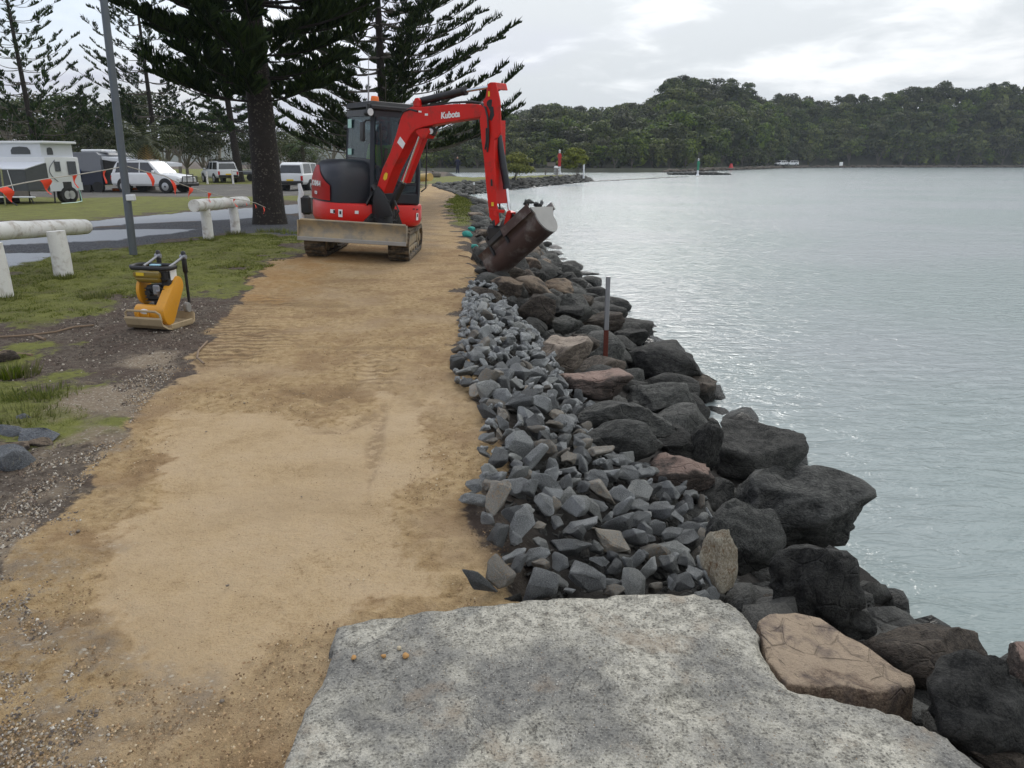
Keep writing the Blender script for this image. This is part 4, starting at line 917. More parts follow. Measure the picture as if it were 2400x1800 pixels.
# ------------------------------------------------------------------ loose grey quarry stones
PILE = PXh([(1030, 1412), (1110, 1385), (1190, 1318), (1160, 1270), (1140, 1210), (1095, 1180), (1125, 1090), (1140, 1000), (1120, 930), (1070, 885), (1078, 800), (1090, 700), (1110, 655), (1180, 690), (1225, 760),
           (1270, 800), (1310, 870), (1330, 920), (1385, 940), (1375, 990), (1400, 1060), (1500, 1100), (1560, 1130), (1650, 1150), (1700, 1230), (1700, 1300), (1740, 1400), (1640, 1392), (1450, 1390), (1300, 1398), (1140, 1412), (1040, 1424)])
stone_v = [hull_stone(700+k, R.choice([(1, .72, .55), (1, .85, .7), (1, .6, .5), (1, .8, .45)]), 13+k % 5) for k in range(22)]
sv = {k: [withmat(m_, SM[k]) for m_ in stone_v] for k in ('grey', 'greybrown', 'greylight')}
xmin, xmax = min(a for a, _ in PILE), max(a for a, _ in PILE); ymin, ymax = min(b for _, b in PILE), max(b for _, b in PILE)
g2 = {}; top_layer = []
def pile_top(X_, Y_, ins): return max(Hs(X_, Y_), -.02 if ins < .1 else -9)+.05+min(.10, max(0, ins)*.25)
NPc = np.random.default_rng(3)
cx_ = NPc.uniform(xmin, xmax+.3, 22000); cyy = NPc.uniform(ymin, ymax, 22000); ins = sdist(cx_, cyy, PILE)
hh = H(cx_, cyy)
BP2 = [(o.location.x, o.location.y, o.scale.x*.42, o.scale.y*.42) for o in COL.objects if o.get('group') == 'boulders of the river bank' and o.location.y < 12 and o.scale.x > .25]
for X_, Y_, i_, h_ in zip(cx_, cyy, ins, hh):
    if i_ < 0: continue
    if sdist(np.array([X_]), np.array([Y_]), SLAB)[0] > -.04: continue
    if any(((X_-a)/ra)**2+((Y_-b)/rb)**2 < .8 for a, b, ra, rb in BP2): continue
    sz = R.uniform(.105, .215)*(1.0 if R.random() < .78 else .65)
    if i_ < .08: sz *= .8
    kk = (int(X_*4), int(Y_*4))
    if any((X_-a)**2+(Y_-b)**2 < (.345*(sz+c_))**2 for dx in (-1, 0, 1) for dy in (-1, 0, 1) for a, b, c_ in g2.get((kk[0]+dx, kk[1]+dy), ())): continue
    g2.setdefault(kk, []).append((X_, Y_, sz)); top_layer.append((X_, Y_, sz, i_, h_))
top_layer.sort(key=lambda q: -q[2]/max(q[1], .5))
print('grey stones', len(top_layer))
def place_stone(q, i):
    X_, Y_, sz, i_, h_ = q; zt = h_+min(.12, .03+i_*.35)+sz*.14+R.uniform(-.02, .045)
    return (X_, Y_, zt), (R.uniform(-.8, .8), R.uniform(-.8, .8), R.uniform(0, 6.28)), (sz*R.uniform(1.0, 1.4), sz*R.uniform(.95, 1.25), sz*R.uniform(.95, 1.3))
LM = [(lambda p: (p.x, p.y, n))(Gh(a, b, .1)) for a, b, n in [(1257, 740, 'white splashed boulder'), (1190, 690, 'tan wedge boulder'), (1325, 850, 'pale tan flat boulder'), (1398, 930, 'pinkish cracked boulder'), (1452, 1060, 'pale streaked boulder'),
      (1590, 1135, 'pinkish topped round boulder'), (1690, 1370, 'cream banded stone'), (1100, 700, 'far left corner of the pile'), (1085, 800, 'first bulge of the sand edge'), (1075, 890, 'little point of stones on the sand'), (1160, 1000, 'notch in the sand edge'), (1120, 1190, 'second bulge of the sand edge'), (1200, 1340, 'sand corner above the slab'), (1450, 1385, 'middle of the slab edge'), (1130, 1410, 'left end of the pile at the slab'), (1250, 950, 'waist of the pile'), (1300, 1130, 'centre of the wide near pile'), (1450, 1250, 'near pile above the slab edge')]]
SHP = ['wedge', 'blocky', 'slender', 'flat']
rank_ = {}
for i, q in enumerate(sorted(top_layer[:300], key=lambda q: min((q[0]-l[0])**2+(q[1]-l[1])**2 for l in LM))):
    mk = R.choices(['grey', 'greybrown', 'greylight'], [7, 1.6, 1.8])[0]; l_, r_, s_ = place_stone(q, i)
    o = obj('quarry_stone', sv[mk][i % 22], None, None, l_, r_, s_); lm_ = min(LM, key=lambda l: (q[0]-l[0])**2+(q[1]-l[1])**2)[2]; sd_ = 'left' if q[0] < min(LM, key=lambda l: (q[0]-l[0])**2+(q[1]-l[1])**2)[0] else 'right'
    k_ = (lm_, mk, sd_, s_[0] > .2); rank_[k_] = rank_.get(k_, 0)+1; n_ = rank_[k_]
    tag(o, ('closest' if n_ == 1 else NTH[min(n_, 29)-1]+' closest')+{'greybrown': ' brown stained', 'grey': ' grey', 'greylight': ' pale grey'}[mk]+(' larger' if s_[0] > .2 else ' smaller')+' stone '+sd_+' of the '+lm_, 'stone', 'loose grey quarry stones beside the path')
its = [place_stone(q, 0) for q in top_layer[300:]]
lostone = [hull_stone(760+k, (1, .75, .6), 11) for k in range(6)]
if its: merged('remaining_quarry_stones', its, lostone, SM['grey'])
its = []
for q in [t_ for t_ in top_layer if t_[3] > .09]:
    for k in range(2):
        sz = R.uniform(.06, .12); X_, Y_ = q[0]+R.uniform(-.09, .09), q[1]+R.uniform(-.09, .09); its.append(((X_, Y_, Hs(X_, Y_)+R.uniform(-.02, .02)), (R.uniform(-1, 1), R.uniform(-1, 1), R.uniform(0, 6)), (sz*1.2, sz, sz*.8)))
merged('lower_layer_stones', its, [hull_stone(780+k, (1, .75, .6), 9) for k in range(4)], SM['dark'])  # lower stones take the dark stone colour: shade between the grey stones, painted in
# ------------------------------------------------------------------ excavator
def text_mesh(txt, size, depth=.004, shear=0.0, bold=0.0):
    cu = bpy.data.curves.new('lettering', 'FONT'); cu.body = txt; cu.size = size; cu.extrude = depth; cu.shear = shear; cu.offset = bold; cu.align_x = 'CENTER'; cu.align_y = 'CENTER'
    o = bpy.data.objects.new('lettering', cu); COL.objects.link(o); dg = bpy.context.evaluated_depsgraph_get(); me = bpy.data.meshes.new_from_object(o.evaluated_get(dg)); me.name = 'lettering'
    bpy.data.objects.remove(o); return me
def basis(X, Y, Z, O): return Matrix(((X[0], Y[0], Z[0], O[0]), (X[1], Y[1], Z[1], O[1]), (X[2], Y[2], Z[2], O[2]), (0, 0, 0, 1)))
EX = Vector((-2.54, 13.25, 0.06)); ROLL = rad(3.4)
ex = empty('excavator', EX, (0, ROLL, 0)); tag(ex, 'red and black compact excavator with a lowered blade standing on the sand path', 'excavator')
EXM = Matrix.Translation(EX) @ Matrix.Rotation(ROLL, 4, 'Y'); EXI = EXM.inverted()
YAW = Matrix.Rotation(rad(29), 4, 'Z')
MB.sub = lambda s, name, m, parent, **k: s.build(name, m, parent, **k)
# tracks (front of the machine is -Y)
def track(cx):
    L = 1.98; hgt = .46; W_ = .34; n = 16; prof = []
    rf = hgt/2; yc = L/2-rf
    for i in range(n+1): a = math.pi/2+math.pi*i/n; prof.append((-yc+rf*math.cos(a), rf+rf*math.sin(a)))
    for i in range(n+1): a = -math.pi/2+math.pi*i/n; prof.append((yc+rf*math.cos(a)*.92, rf+rf*math.sin(a)*.92+.0))
    t_ = .045; m = MB(); N = len(prof)
    c0 = Vector((0, rf))
    inner = []
    for (a, b) in prof:
        cyv = -yc if a < -yc else (yc if a > yc else a); d = Vector((a-cyv, b-rf)); d = d.normalized() if d.length > 0 else Vector((0, 1)); inner.append((a-d.x*t_, b-d.y*t_))
    V = []; F = []
    for (px_, pz_), (qx, qz) in zip(prof, inner): V += [(cx-W_/2, px_, pz_), (cx+W_/2, px_, pz_), (cx+W_/2, qx, qz), (cx-W_/2, qx, qz)]
    for i in range(N):
        a = i*4; b = ((i+1) % N)*4
        for k in range(4): F.append((a+k, a+(k+1) % 4, b+(k+1) % 4, b+k))
    m.raw(V, F); tr = m.build('track', M_['rubber'], ex)
    # lugs round the belt
    pts = []; per = 0; seg = []
    for i in range(N): a = Vector(prof[i]); b = Vector(prof[(i+1) % N]); seg.append((a, b, (b-a).length)); per += (b-a).length
    nl_ = 40; lug_me = None
    for k in range(nl_):
        s = per*k/nl_
        for a, b, l in seg:
            if s <= l: break
            s -= l
        q = a.lerp(b, s/l if l else 0); tdir = (b-a).normalized(); nrm = Vector((tdir.y, -tdir.x)); 
        cyv = -yc if q.x < -yc else (yc if q.x > yc else q.x); out = Vector((q.x-cyv, q.y-rf)); 
        if nrm.dot(out if out.length > 0 else Vector((0, 1))) < 0: nrm = -nrm
        if lug_me is None:
            lm = MB(); lm.box((0, 0, .0), (W_*.98, .055, .032), bevel=.008); lm.box((0, .02, .0), (W_*.5, .05, .030)); lug_me = bpy.data.meshes.new('tread_lug'); lm.bm.to_mesh(lug_me); lm.bm.free(); lug_me.materials.append(M_['rubber'])
        o = bpy.data.objects.new('tread_lug', lug_me); link(o, tr); o.location = (cx, q.x+nrm.x*.014, q.y+nrm.y*.014); o.rotation_euler = (math.atan2(nrm.y, nrm.x)-math.pi/2, 0, 0)
    m = MB(); m.box((cx, 0, .235), (.20, 1.35, .16), bevel=.03); m.box((cx, 0, .12), (.22, 1.45, .06), bevel=.01); m.build('track_frame', M_['mudsteel'], tr)
    for yy in (-yc, yc):
        m = MB(); m.cyl((cx-.12, yy, rf), (cx+.12, yy, rf), rf-.055, n=20, bevel=.015); m.cyl((cx-.145, yy, rf), (cx+.145, yy, rf), .07, n=12); m.build('idler_wheel' if yy < 0 else 'drive_sprocket', M_['mudsteel'], tr, smooth=.6)
    for k in range(4):
        yy = -.5+k*.33; m = MB(); m.cyl((cx-.12, yy, .095), (cx+.12, yy, .095), .055, n=12, bevel=.008); m.build('roller', M_['mudsteel'], tr, smooth=.6)
    return tr
track(-.68); track(.68)
m = MB(); m.box((0, 0, .33), (1.05, .95, .24), bevel=.05); m.cyl((0, 0, .4), (0, 0, .58), .36, n=28); m.build('undercarriage', M_['black'], ex)
# blade, curved plate
bl = empty('x'); bpy.data.objects.remove(bl)
V = []; F = []; nb = 8
for i in range(nb+1):
    t_ = i/nb; zz = .36+.27*t_ - .03; yy = -1.30-.055*math.cos((t_-.5)*math.pi)*-1-.0; yy = -1.33+.06*math.sin(t_*math.pi)
    for xx in (-.845, .845): V += [(xx, yy, zz), (xx, yy+.022, zz)]
for i in range(nb):
    a = i*4; F += [(a, a+2, a+6, a+4), (a+1, a+5, a+7, a+3), (a, a+4, a+5, a+1), (a+2, a+3, a+7, a+6)]
F += [(0, 1, 3, 2), (nb*4, nb*4+2, nb*4+3, nb*4+1)]
m = MB().raw(V, F); m.box((-.85, -1.29, .46), (.018, .10, .27)); m.box((.85, -1.29, .46), (.018, .10, .27)); m.box((0, -1.25, .59), (1.66, .06, .05), bevel=.01); blade = m.build('dozer_blade', M_['mudsteel'], ex)
MB().box((0, -1.345, .315), (1.71, .028, .060), bevel=.006).build('cutting_edge', M_['worn'], blade)
m = MB(); m.box((-.38, -.97, .42), (.10, .50, .14), bevel=.02); m.box((.38, -.97, .42), (.10, .50, .14), bevel=.02); m.cyl((0, -.6, .35), (0, -1.20, .48), .055, n=12); m.build('blade_arm', M_['black'], ex)
# ---- upper body; u(...) builds in body coordinates, front = -Y, then turns with the house
def ub(m, name, mt, parent=None, **k): m.xf(YAW); return m.build(name, mt, parent or ex, **k)
def plan(rx, ry_front, ry_back, n=40, p=2.6):
    out = []
    for i in range(n):
        a = 2*math.pi*i/n; c, s = math.cos(a), math.sin(a); q = (abs(c)**p+abs(s)**p)**(-1/p); out.append((q*c*rx, q*s*(ry_back if s > 0 else ry_front)))
    return out
def loft(m, poly, levels):
    """levels = [(z, scale, dx, dy)]"""
    rings = [[m.bm.verts.new((x_*s+dx, y_*s+dy, z_)) for x_, y_ in poly] for z_, s, dx, dy in levels]
    for a, b in zip(rings[:-1], rings[1:]):
        for i in range(len(poly)): j = (i+1) % len(poly); m.bm.faces.new((a[i], a[j], b[j], b[i]))
    m.bm.faces.new(rings[0][::-1]); m.bm.faces.new(rings[-1]); return m
PL = plan(.89, .82, .90)
sk = ub(loft(MB(), PL, [(.50, .93, 0, 0), (.53, .97, 0, 0), (.60, 1, 0, 0), (.82, 1, 0, 0), (.855, .985, 0, 0), (.86, .95, 0, 0)]), 'lower_panel', M_['redp'], smooth=.7)
# black recess where the swing bracket sits
# engine hood: dark dome over the right and rear
def arcside(a0, a1, z0, z1, off, name, mt, bulge=0.0, n=14, nz=8, top=None, taper=0.0):
    """curved panel standing off the plan outline, between plan angles a0..a1"""
    V = []; F = []
    for k in range(nz+1):
        for i in range(n+1):
            a = rad(a0+(a1-a0)*i/n); c, s = math.cos(a), math.sin(a); p = 2.6; q = (abs(c)**p+abs(s)**p)**(-1/p); ry = .90 if s > 0 else .82
            zt = z1 if top is None else z0+(top(i/n)-z0); zz = z0+(zt-z0)*k/nz; sh = 1-taper*max(0, (zz-1.15))**1.6
            V.append(((q*c*.89*sh)+c*off, q*s*ry*sh+s*off, zz))
    for k in range(nz):
        for i in range(n): a = k*(n+1)+i; F.append((a, a+1, a+n+2, a+n+1))
    m = MB().raw(V, F); b = m.bm
    r_ = bmesh.ops.solidify(b, geom=list(b.faces), thickness=.02); return ub(m, name, mt, smooth=.6)
hoodp = [(x_, y_) for x_, y_ in PL if True]
HP = []
for x_, y_ in plan(.885, .80, .89): HP.append((min(x_, -.12) if y_ < .35 else x_, max(y_, -.62)))
m = MB(); loft(m, HP, [(.862, 1, 0, 0), (1.08, 1.0, 0, 0), (1.22, .985, 0, 0), (1.33, .95, -.01, 0), (1.42, .88, -.03, .01), (1.485, .78, -.06, .02), (1.52, .62, -.10, .03), (1.535, .3, -.15, .05)])
hood = ub(m, 'engine_hood', M_['darkblue'], smooth=.8)
topf = lambda u_: 1.18+.34*math.sin(min(1, u_*1.25+.08)*math.pi*.62)
arcside(214, 128, .885, 1.5, .012, 'hood_side_panel', M_['redp'], top=lambda u_: 1.12+.30*min(1, u_*2.4), taper=.75)
# louvres at the rear corner
for k in range(4):
    a = rad(128-k*1.0); V = []
    m = MB(); c, s = math.cos(rad(124)), math.sin(rad(124)); m.box((-.60, .80, .98+k*.10), (.22, .03, .055), rot=Matrix.Rotation(rad(33), 3, 'Z') @ Matrix.Rotation(rad(20), 3, 'X')); ub(m, 'louvre', M_['redp'] if k % 2 == 0 else M_['black'])
def decal(u_ang, z, w_, h_, mt, name='warning_label', txt=None, sz=.1, off=.022, sc=1.0):
    a = rad(u_ang); c, s = math.cos(a), math.sin(a); p = 2.6; q = (abs(c)**p+abs(s)**p)**(-1/p); ry = .90 if s > 0 else .82
    P_ = Vector((q*c*.89, q*s*ry, z)); a2 = a+.02; c2, s2 = math.cos(a2), math.sin(a2); q2 = (abs(c2)**p+abs(s2)**p)**(-1/p); T_ = (Vector((q2*c2*.89, q2*s2*ry, z))-P_).normalized(); N_ = T_.cross(Vector((0, 0, 1))).normalized()
    B_ = basis(T_, Vector((0, 0, 1)), N_, P_+N_*off)
    if txt: me = text_mesh(txt, sz, .002, 0, .003); me.transform(YAW @ B_); return obj('lettering', me, mt, ex)
    m = MB(); m.box((0, 0, 0), (w_, h_, .004)); m.xf(B_); return ub(m, name, mt)
decal(186, 1.13, 0, 0, M_['decal'], txt='KX040-4', sz=.12)
decal(184, .99, 0, 0, M_['decal'], txt='eco', sz=.10)
for a_, z_, w_, h_ in ((217, .72, .09, .06), (226, .70, .07, .12), (242, .73, .06, .05), (312, .67, .07, .12)):
    decal(a_, z_, w_, h_, M_['decal'], off=.006)
decal(219, .72, .03, .05, M_['black'], off=.010); decal(226, .71, .03, .05, M_['black'], off=.010); decal(312, .69, .03, .05, M_['black'], off=.010)
for a_, z_ in ((306, .80), (312, .79), (330, .62)): decal(a_, z_, .05, .02, M_['black'], name='slot', off=.004)
m = MB(); m.prism([(-.42, -.845, .50), (-.22, -.845, .72), (.22, -.845, .80), (.34, -.845, .50)], (0, .10, 0), .01); ub(m, 'front_recess', M_['black'])
MB().tube([(-.2, -.9, .66), (.0, -.95, .60), (.2, -.9, .62)], .02, 6).xf(YAW).build('front_hose', M_['black'], ex)
# ---- cab
CX0, CX1, CY0, CY1, CZ0, CZ1 = -.18, .68, -.70, .66, .86, 2.38
cabm = M_['darkblue']
m = MB(); m.box(((CX0+CX1)/2, (CY0+CY1)/2, CZ0+.10), (CX1-CX0, CY1-CY0, .20), bevel=.03)
pw = .075
for xx, yy, tx, ty in ((CX0+pw/2, CY0+pw/2, .02, .05), (CX1-pw/2, CY0+pw/2, -.02, .05), (CX0+pw/2, CY1-pw/2, .02, -.02), (CX1-pw/2, CY1-pw/2, -.02, -.02), (CX1-.03, -.02, -.02, 0)):
    m.tube([(xx, yy, CZ0+.15), (xx, yy-.0, CZ0+.75), (xx+tx, yy+ty, CZ1-.03)], pw/2*1.25, 4)
m.box(((CX0+CX1)/2, CY0+.04, 1.20), (CX1-CX0-.05, .04, .05)); m.box((CX0+.03, -.02, 1.54), (.05, CY1-CY0-.1, .05)); m.box((CX0+.03, -.02, CZ1-.10), (.05, CY1-CY0-.1, .10)); m.box((CX1-.03, -.02, CZ1-.10), (.05, CY1-CY0-.1, .10))
m.box(((CX0+CX1)/2, CY0+.08, CZ1-.10), (CX1-CX0-.05, .05, .13)); m.box(((CX0+CX1)/2, CY1-.05, CZ1-.10), (CX1-CX0-.05, .05, .13)); m.box((CX0+.03, -.02, 1.22), (.04, CY1-CY0-.08, .62)); m.box((CX1-.03, -.02, 1.05), (.04, CY1-CY0-.08, .30)); m.box(((CX0+CX1)/2, CY1-.04, 1.25), (CX1-CX0-.08, .04, .65))
cab = ub(m, 'cab_frame', cabm)
m = MB(); m.box(((CX0+CX1)/2, (CY0+CY1)/2+.03, CZ1+.03), (CX1-CX0+.02, CY1-CY0-.02, .10), bevel=.035, seg=2, taper=(.94, .94)); m.box(((CX0+CX1)/2, CY0+.05, CZ1-.02), (CX1-CX0+.01, .08, .08), bevel=.02); ub(m, 'cab_roof', M_['black'], smooth=.6)
def pane(name, pts, parent=None): 
    m = MB(); V = [Vector(p) for p in pts]; n_ = (V[1]-V[0]).cross(V[2]-V[0]).normalized()*.006
    m.prism(V, n_); return ub(m, name, M_['glass'], parent or ex)
pane('windscreen', [(CX0+.08, CY0+.01, 1.24), (CX1-.08, CY0+.01, 1.24), (CX1-.10, CY0+.055, CZ1-.15), (CX0+.10, CY0+.055, CZ1-.15)], cab)
pane('lower_windscreen', [(CX0+.08, CY0+.012, 1.07), (CX1-.08, CY0+.012, 1.07), (CX1-.08, CY0+.012, 1.17), (CX0+.08, CY0+.012, 1.17)], cab)
pane('side_window', [(CX0+.01, CY0+.09, 1.57), (CX0+.03, CY0+.11, CZ1-.15), (CX0+.03, CY1-.10, CZ1-.15), (CX0+.01, CY1-.09, 1.57)], cab)
pane('door_window', [(CX1-.02, CY0+.09, 1.22), (CX1-.04, CY0+.11, CZ1-.15), (CX1-.04, CY1-.10, CZ1-.15), (CX1-.02, CY1-.09, 1.22)], cab)
pane('rear_window', [(CX0+.08, CY1-.02, 1.58), (CX1-.08, CY1-.02, 1.58), (CX1-.1, CY1-.04, CZ1-.15), (CX0+.1, CY1-.04, CZ1-.15)], cab)
ub(MB().box((CX0-.004, .42, 2.12), (.006, .20, .14)).box((CX0-.012, .40, 1.66), (.006, .20, .10)), 'window_sticker', M_['tealgl'], cab)
m = MB(); m.tube([(CX0+.14, CY0-.02, 2.12), (CX0+.16, CY0-.025, 1.7), (CX0+.20, CY0-.03, 1.28)], .016, 6); m.box((CX0+.22, CY0-.02, 1.5), (.05, .02, .5), rot=Matrix.Rotation(.1, 3, 'Y')); ub(m, 'wiper', M_['black'], cab)
m = MB(); m.box((CX0-.10, CY0+.14, 1.98), (.05, .17, .30), bevel=.03, seg=2); m.tube([(CX0, CY0+.04, 2.16), (CX0-.08, CY0+.03, 2.15), (CX0-.10, CY0+.10, 2.10)], .012, 6); ub(m, 'mirror', M_['black'], smooth=.6)
m = MB(); m.cyl((CX0-.06, CY0+.08, CZ1-.12), (CX0-.03, CY0-.03, CZ1-.10), .05, .065, n=16); m.box((CX0-.03, CY0+.07, CZ1-.02), (.05, .08, .10), bevel=.01); wl = ub(m, 'work_light', M_['black'], smooth=.6)
m = MB(); m.cyl((CX0-.03, CY0-.03, CZ1-.10), (CX0-.027, CY0-.04, CZ1-.10), .055, n=16); ub(m, 'lens', M_['lamp'], wl)
m = MB(); m.sphere((CX0+.02, CY1+.05, 2.05), .045, 2); ub(m, 'rear_lamp', M_['black'])
m = MB(); m.cyl((CX0+.14, CY0+.25, CZ1+.07), (CX0+.14, CY0+.25, CZ1+.16), .072, .058, n=18, bevel=.015); ub(m, 'beacon', M_['orange'], smooth=.6)
m = MB(); m.tube([(CX0+.05, CY0+.3, CZ1+.05), (CX0+.05, CY0+.3, CZ1+.45)], .013, 6); m.tube([(CX0+.05, CY0+.3, CZ1+.4), (CX0+.05, CY0+.3, CZ1+.8)], .006, 5); ub(m, 'antenna', M_['steel'])
m = MB(); m.tube([(CX1+.02, CY0+.02, 1.95), (CX1+.09, CY0-.02, 1.92), (CX1+.09, CY0-.02, 1.15), (CX1+.02, CY0+.02, 1.08)], .012, 6); ub(m, 'grab_rail', M_['black'])
m = MB(); m.box((.31, .22, 1.22), (.5, .5, .12), bevel=.04); m.box((.31, .46, 1.55), (.46, .12, .62), bevel=.05); m.box((.31, .48, 1.95), (.26, .10, .18), bevel=.04); m.box((.31, .22, 1.1), (.4, .4, .14)); ub(m, 'seat', M_['black'], smooth=.6)
# operator
def skin_body(name, chain, radii, edges, mt, parent, M):
    me = bpy.data.meshes.new(name); me.from_pydata(chain, edges, []); o = bpy.data.objects.new(name, me); COL.objects.link(o)
    md = o.modifiers.new('s', 'SKIN'); sk_ = me.skin_vertices[0].data if me.skin_vertices else None
    if sk_ is None: me.skin_vertices.new(); sk_ = me.skin_vertices[0].data
    for v, r_ in zip(sk_, radii): v.radius = (r_, r_) if not isinstance(r_, tuple) else r_
    sk_[0].use_root = True; s2 = o.modifiers.new('ss', 'SUBSURF'); s2.levels = 2; s2.render_levels = 2
    dg = bpy.context.evaluated_depsgraph_get(); m2 = bpy.data.meshes.new_from_object(o.evaluated_get(dg)); m2.name = name; bpy.data.objects.remove(o)
    for p_ in m2.polygons: p_.use_smooth = True
    m2.transform(M); m2.materials.clear(); return obj(name, m2, mt, parent)
pe = empty('person', EX, (0, ROLL, 0)); tag(pe, 'seated operator in a hi vis yellow shirt inside the excavator cab', 'person')
J = [(.31, .20, 1.33), (.31, .25, 1.50), (.31, .26, 1.68), (.31, .24, 1.82), (.31, .20, 1.92),
     (.20, .15, 1.34), (.17, -.22, 1.38), (.17, -.30, 1.02), (.17, -.40, .99), (.42, .15, 1.34), (.45, -.22, 1.38), (.45, -.30, 1.02), (.45, -.40, .99),
     (.14, .25, 1.76), (.07, .12, 1.52), (.08, -.12, 1.46), (.48, .25, 1.76), (.55, .12, 1.52), (.54, -.12, 1.46)]
RR = [(.15, .12), (.15, .11), (.16, .11), .055, .05, .09, .07, .05, .045, .09, .07, .05, .045, .065, .05, .038, .065, .05, .038]
ED = [(0, 1), (1, 2), (2, 3), (3, 4), (0, 5), (5, 6), (6, 7), (7, 8), (0, 9), (9, 10), (10, 11), (11, 12), (2, 13), (13, 14), (14, 15), (2, 16), (16, 17), (17, 18)]
skin_body('body', J, RR, ED, M_['navy'], pe, YAW)
skin_body('shirt', [J[0], J[1], J[2], (.31, .25, 1.78), J[13], J[14], (.075, 0, 1.49), J[16], J[17], (.545, 0, 1.49)], [(.165, .135), (.165, .125), (.175, .125), .07, .08, .062, .052, .08, .062, .052], [(0, 1), (1, 2), (2, 3), (2, 4), (4, 5), (5, 6), (2, 7), (7, 8), (8, 9)], M_['hivis'], pe, YAW)
m = MB(); m.sphere((.31, .17, 2.0), .10, 3, (.82, .98, 1.2)); m.sphere((.31, .075, 1.99), .016, 1, (1, 1.2, 1.3)); m.sphere((.225, .18, 1.995), .02, 1, (.4, 1, 1.4)); m.sphere((.395, .18, 1.995), .02, 1, (.4, 1, 1.4)); m.box((.31, .083, 1.945), (.045, .01, .01)); m.xf(YAW); m.build('head', M_['skin'], pe, smooth=1.5)
m = MB(); m.sphere((.31, .185, 2.045), .105, 3, (.88, 1.0, .85)); m.box((.31, .07, 2.055), (.14, .09, .015), bevel=.005); m.xf(YAW); m.build('cap', M_['navy'], pe, smooth=1.0)
for sx_ in (.08, .54):
    m = MB(); m.box((sx_, -.16, 1.45), (.07, .08, .035), bevel=.012)
    for k in range(4): m.tube([(sx_-.027+k*.018, -.19, 1.455), (sx_-.027+k*.018, -.235, 1.45-.006*(k % 3)), (sx_-.027+k*.018, -.245, 1.42)], .009, 6)
    m.tube([(sx_+(.035 if sx_ < .3 else -.035), -.15, 1.455), (sx_+(.055 if sx_ < .3 else -.055), -.19, 1.45)], .011, 6); m.xf(YAW); m.build('hand', M_['skin'], pe, smooth=1)
for lx in (.08, .54): ub(MB().tube([(lx, -.24, 1.2), (lx, -.24, 1.46)], .02, 8), 'control_lever', M_['black'])

# ---- boom and arm live in one upright plane; outlines are laid out in that plane
BD = Vector((math.cos(rad(36)), -math.sin(rad(36)), 0)); BN = Vector((-math.sin(rad(36)), -math.cos(rad(36)), 0))   # BN points to the near side
BP = Vector((-2.12, 12.42, 0))
def bp(px, py, off): return onplane(px, py, BP+BN*off, BN)
def plate(m, poly, near, far, bevel=.01): m.prism([bp(a, b, near) for a, b in poly], -BN*(near-far), bevel); return m
def bb(m, name, mt, parent=None, **k): m.xf(EXI); return m.build(name, mt, parent or ex, **k)
boomp = [(884, 436), (886, 452), (899, 454), (919, 400), (949, 341), (963, 315), (975, 303), (991, 298), (1021, 291), (1070, 283), (1124, 275), (1136, 268), (1138, 258), (1128, 246), (1106, 243), (1056, 244), (1027, 247), (993, 250), (965, 250), (952, 256), (940, 272), (928, 316), (914, 358), (896, 396)]
boom = bb(plate(MB(), boomp, .105, -.105, .012), 'boom', M_['red'])
bb(plate(MB(), [(969, 250), (969, 238), (973, 230), (979, 229), (983, 235), (984, 250)], .10, .055).prism([bp(a, b, -.055) for a, b in [(969, 250), (969, 238), (973, 230), (979, 229), (983, 235), (984, 250)]], -BN*.045), 'cylinder_lug', M_['red'], boom)
bb(plate(MB(), [(972, 304), (992, 300), (1004, 300), (1007, 310), (997, 325), (985, 322), (975, 312)], .09, -.09), 'cylinder_bracket', M_['red'], boom)
m = MB(); c_ = bp(1014, 308, .0); m.box(c_, (.11, .10, .11), rot=Matrix.Rotation(rad(20), 3, 'Z') @ Matrix.Rotation(rad(25), 3, 'Y'), bevel=.015); bl_ = bb(m, 'boom_light', M_['black'], boom)
m = MB(); m.cyl(c_+Vector((-.02, -.055, .0)), c_+Vector((-.025, -.068, 0)), .04, n=14); bb(m, 'lens', M_['lamp'], boom)
bb(MB().prism([bp(a, b, .108) for a, b in [(938, 320), (950, 336), (944, 349), (931, 334)]], BN*.003), 'reflective_patch', M_['decal'], boom)
bb(MB().prism([bp(a, b, .108) for a, b in [(901, 408), (905, 404), (909, 407), (907, 419), (902, 423), (898, 419)]], BN*.003), 'yellow_sticker', M_['yellowdecal'], boom)
bb(MB().prism([bp(a, b, .108) for a, b in [(996, 266), (1003, 266), (1003, 271), (996, 271)]], BN*.003).prism([bp(a, b, .108) for a, b in [(981, 259), (988, 260), (988, 264), (981, 263)]], BN*.003), 'small_label', M_['decal'], boom)
# lettering along the boom
p0, p1 = bp(1033, 272, .108), bp(1077, 267, .108); tx_ = (p1-p0).normalized(); ty_ = -tx_.cross(BN); ty_ = ty_ if ty_.z > 0 else -ty_
me = text_mesh('Kubota', (p1-p0).length*.34, .002, .15, .004); me.transform(EXI @ basis(tx_, ty_, tx_.cross(ty_), (p0+p1)/2+Vector((0, 0, .0)))); obj('lettering', me, M_['decal'], boom)
# hoses over the boom
m = MB()
for k in range(4): m.tube([bp(975+k*2, 255+k, .04-.03*k), bp(1010, 248-k*.3, .03-.03*k), bp(1060, 240.5, .03-.03*k), bp(1105, 239-k*.5, .03-.03*k), bp(1126, 241, .06-.03*k), bp(1138, 252+k, .16-.01*k), bp(1143, 275, .18-.01*k), bp(1145, 310, .175), bp(1141+k, 345, .155)], .013, 6)
m.tube([bp(934, 290, .09), bp(945, 262, .10), bp(960, 256, .11), bp(978, 261, .115)], .014, 6); bb(m, 'hydraulic_hose', M_['black'], boom)
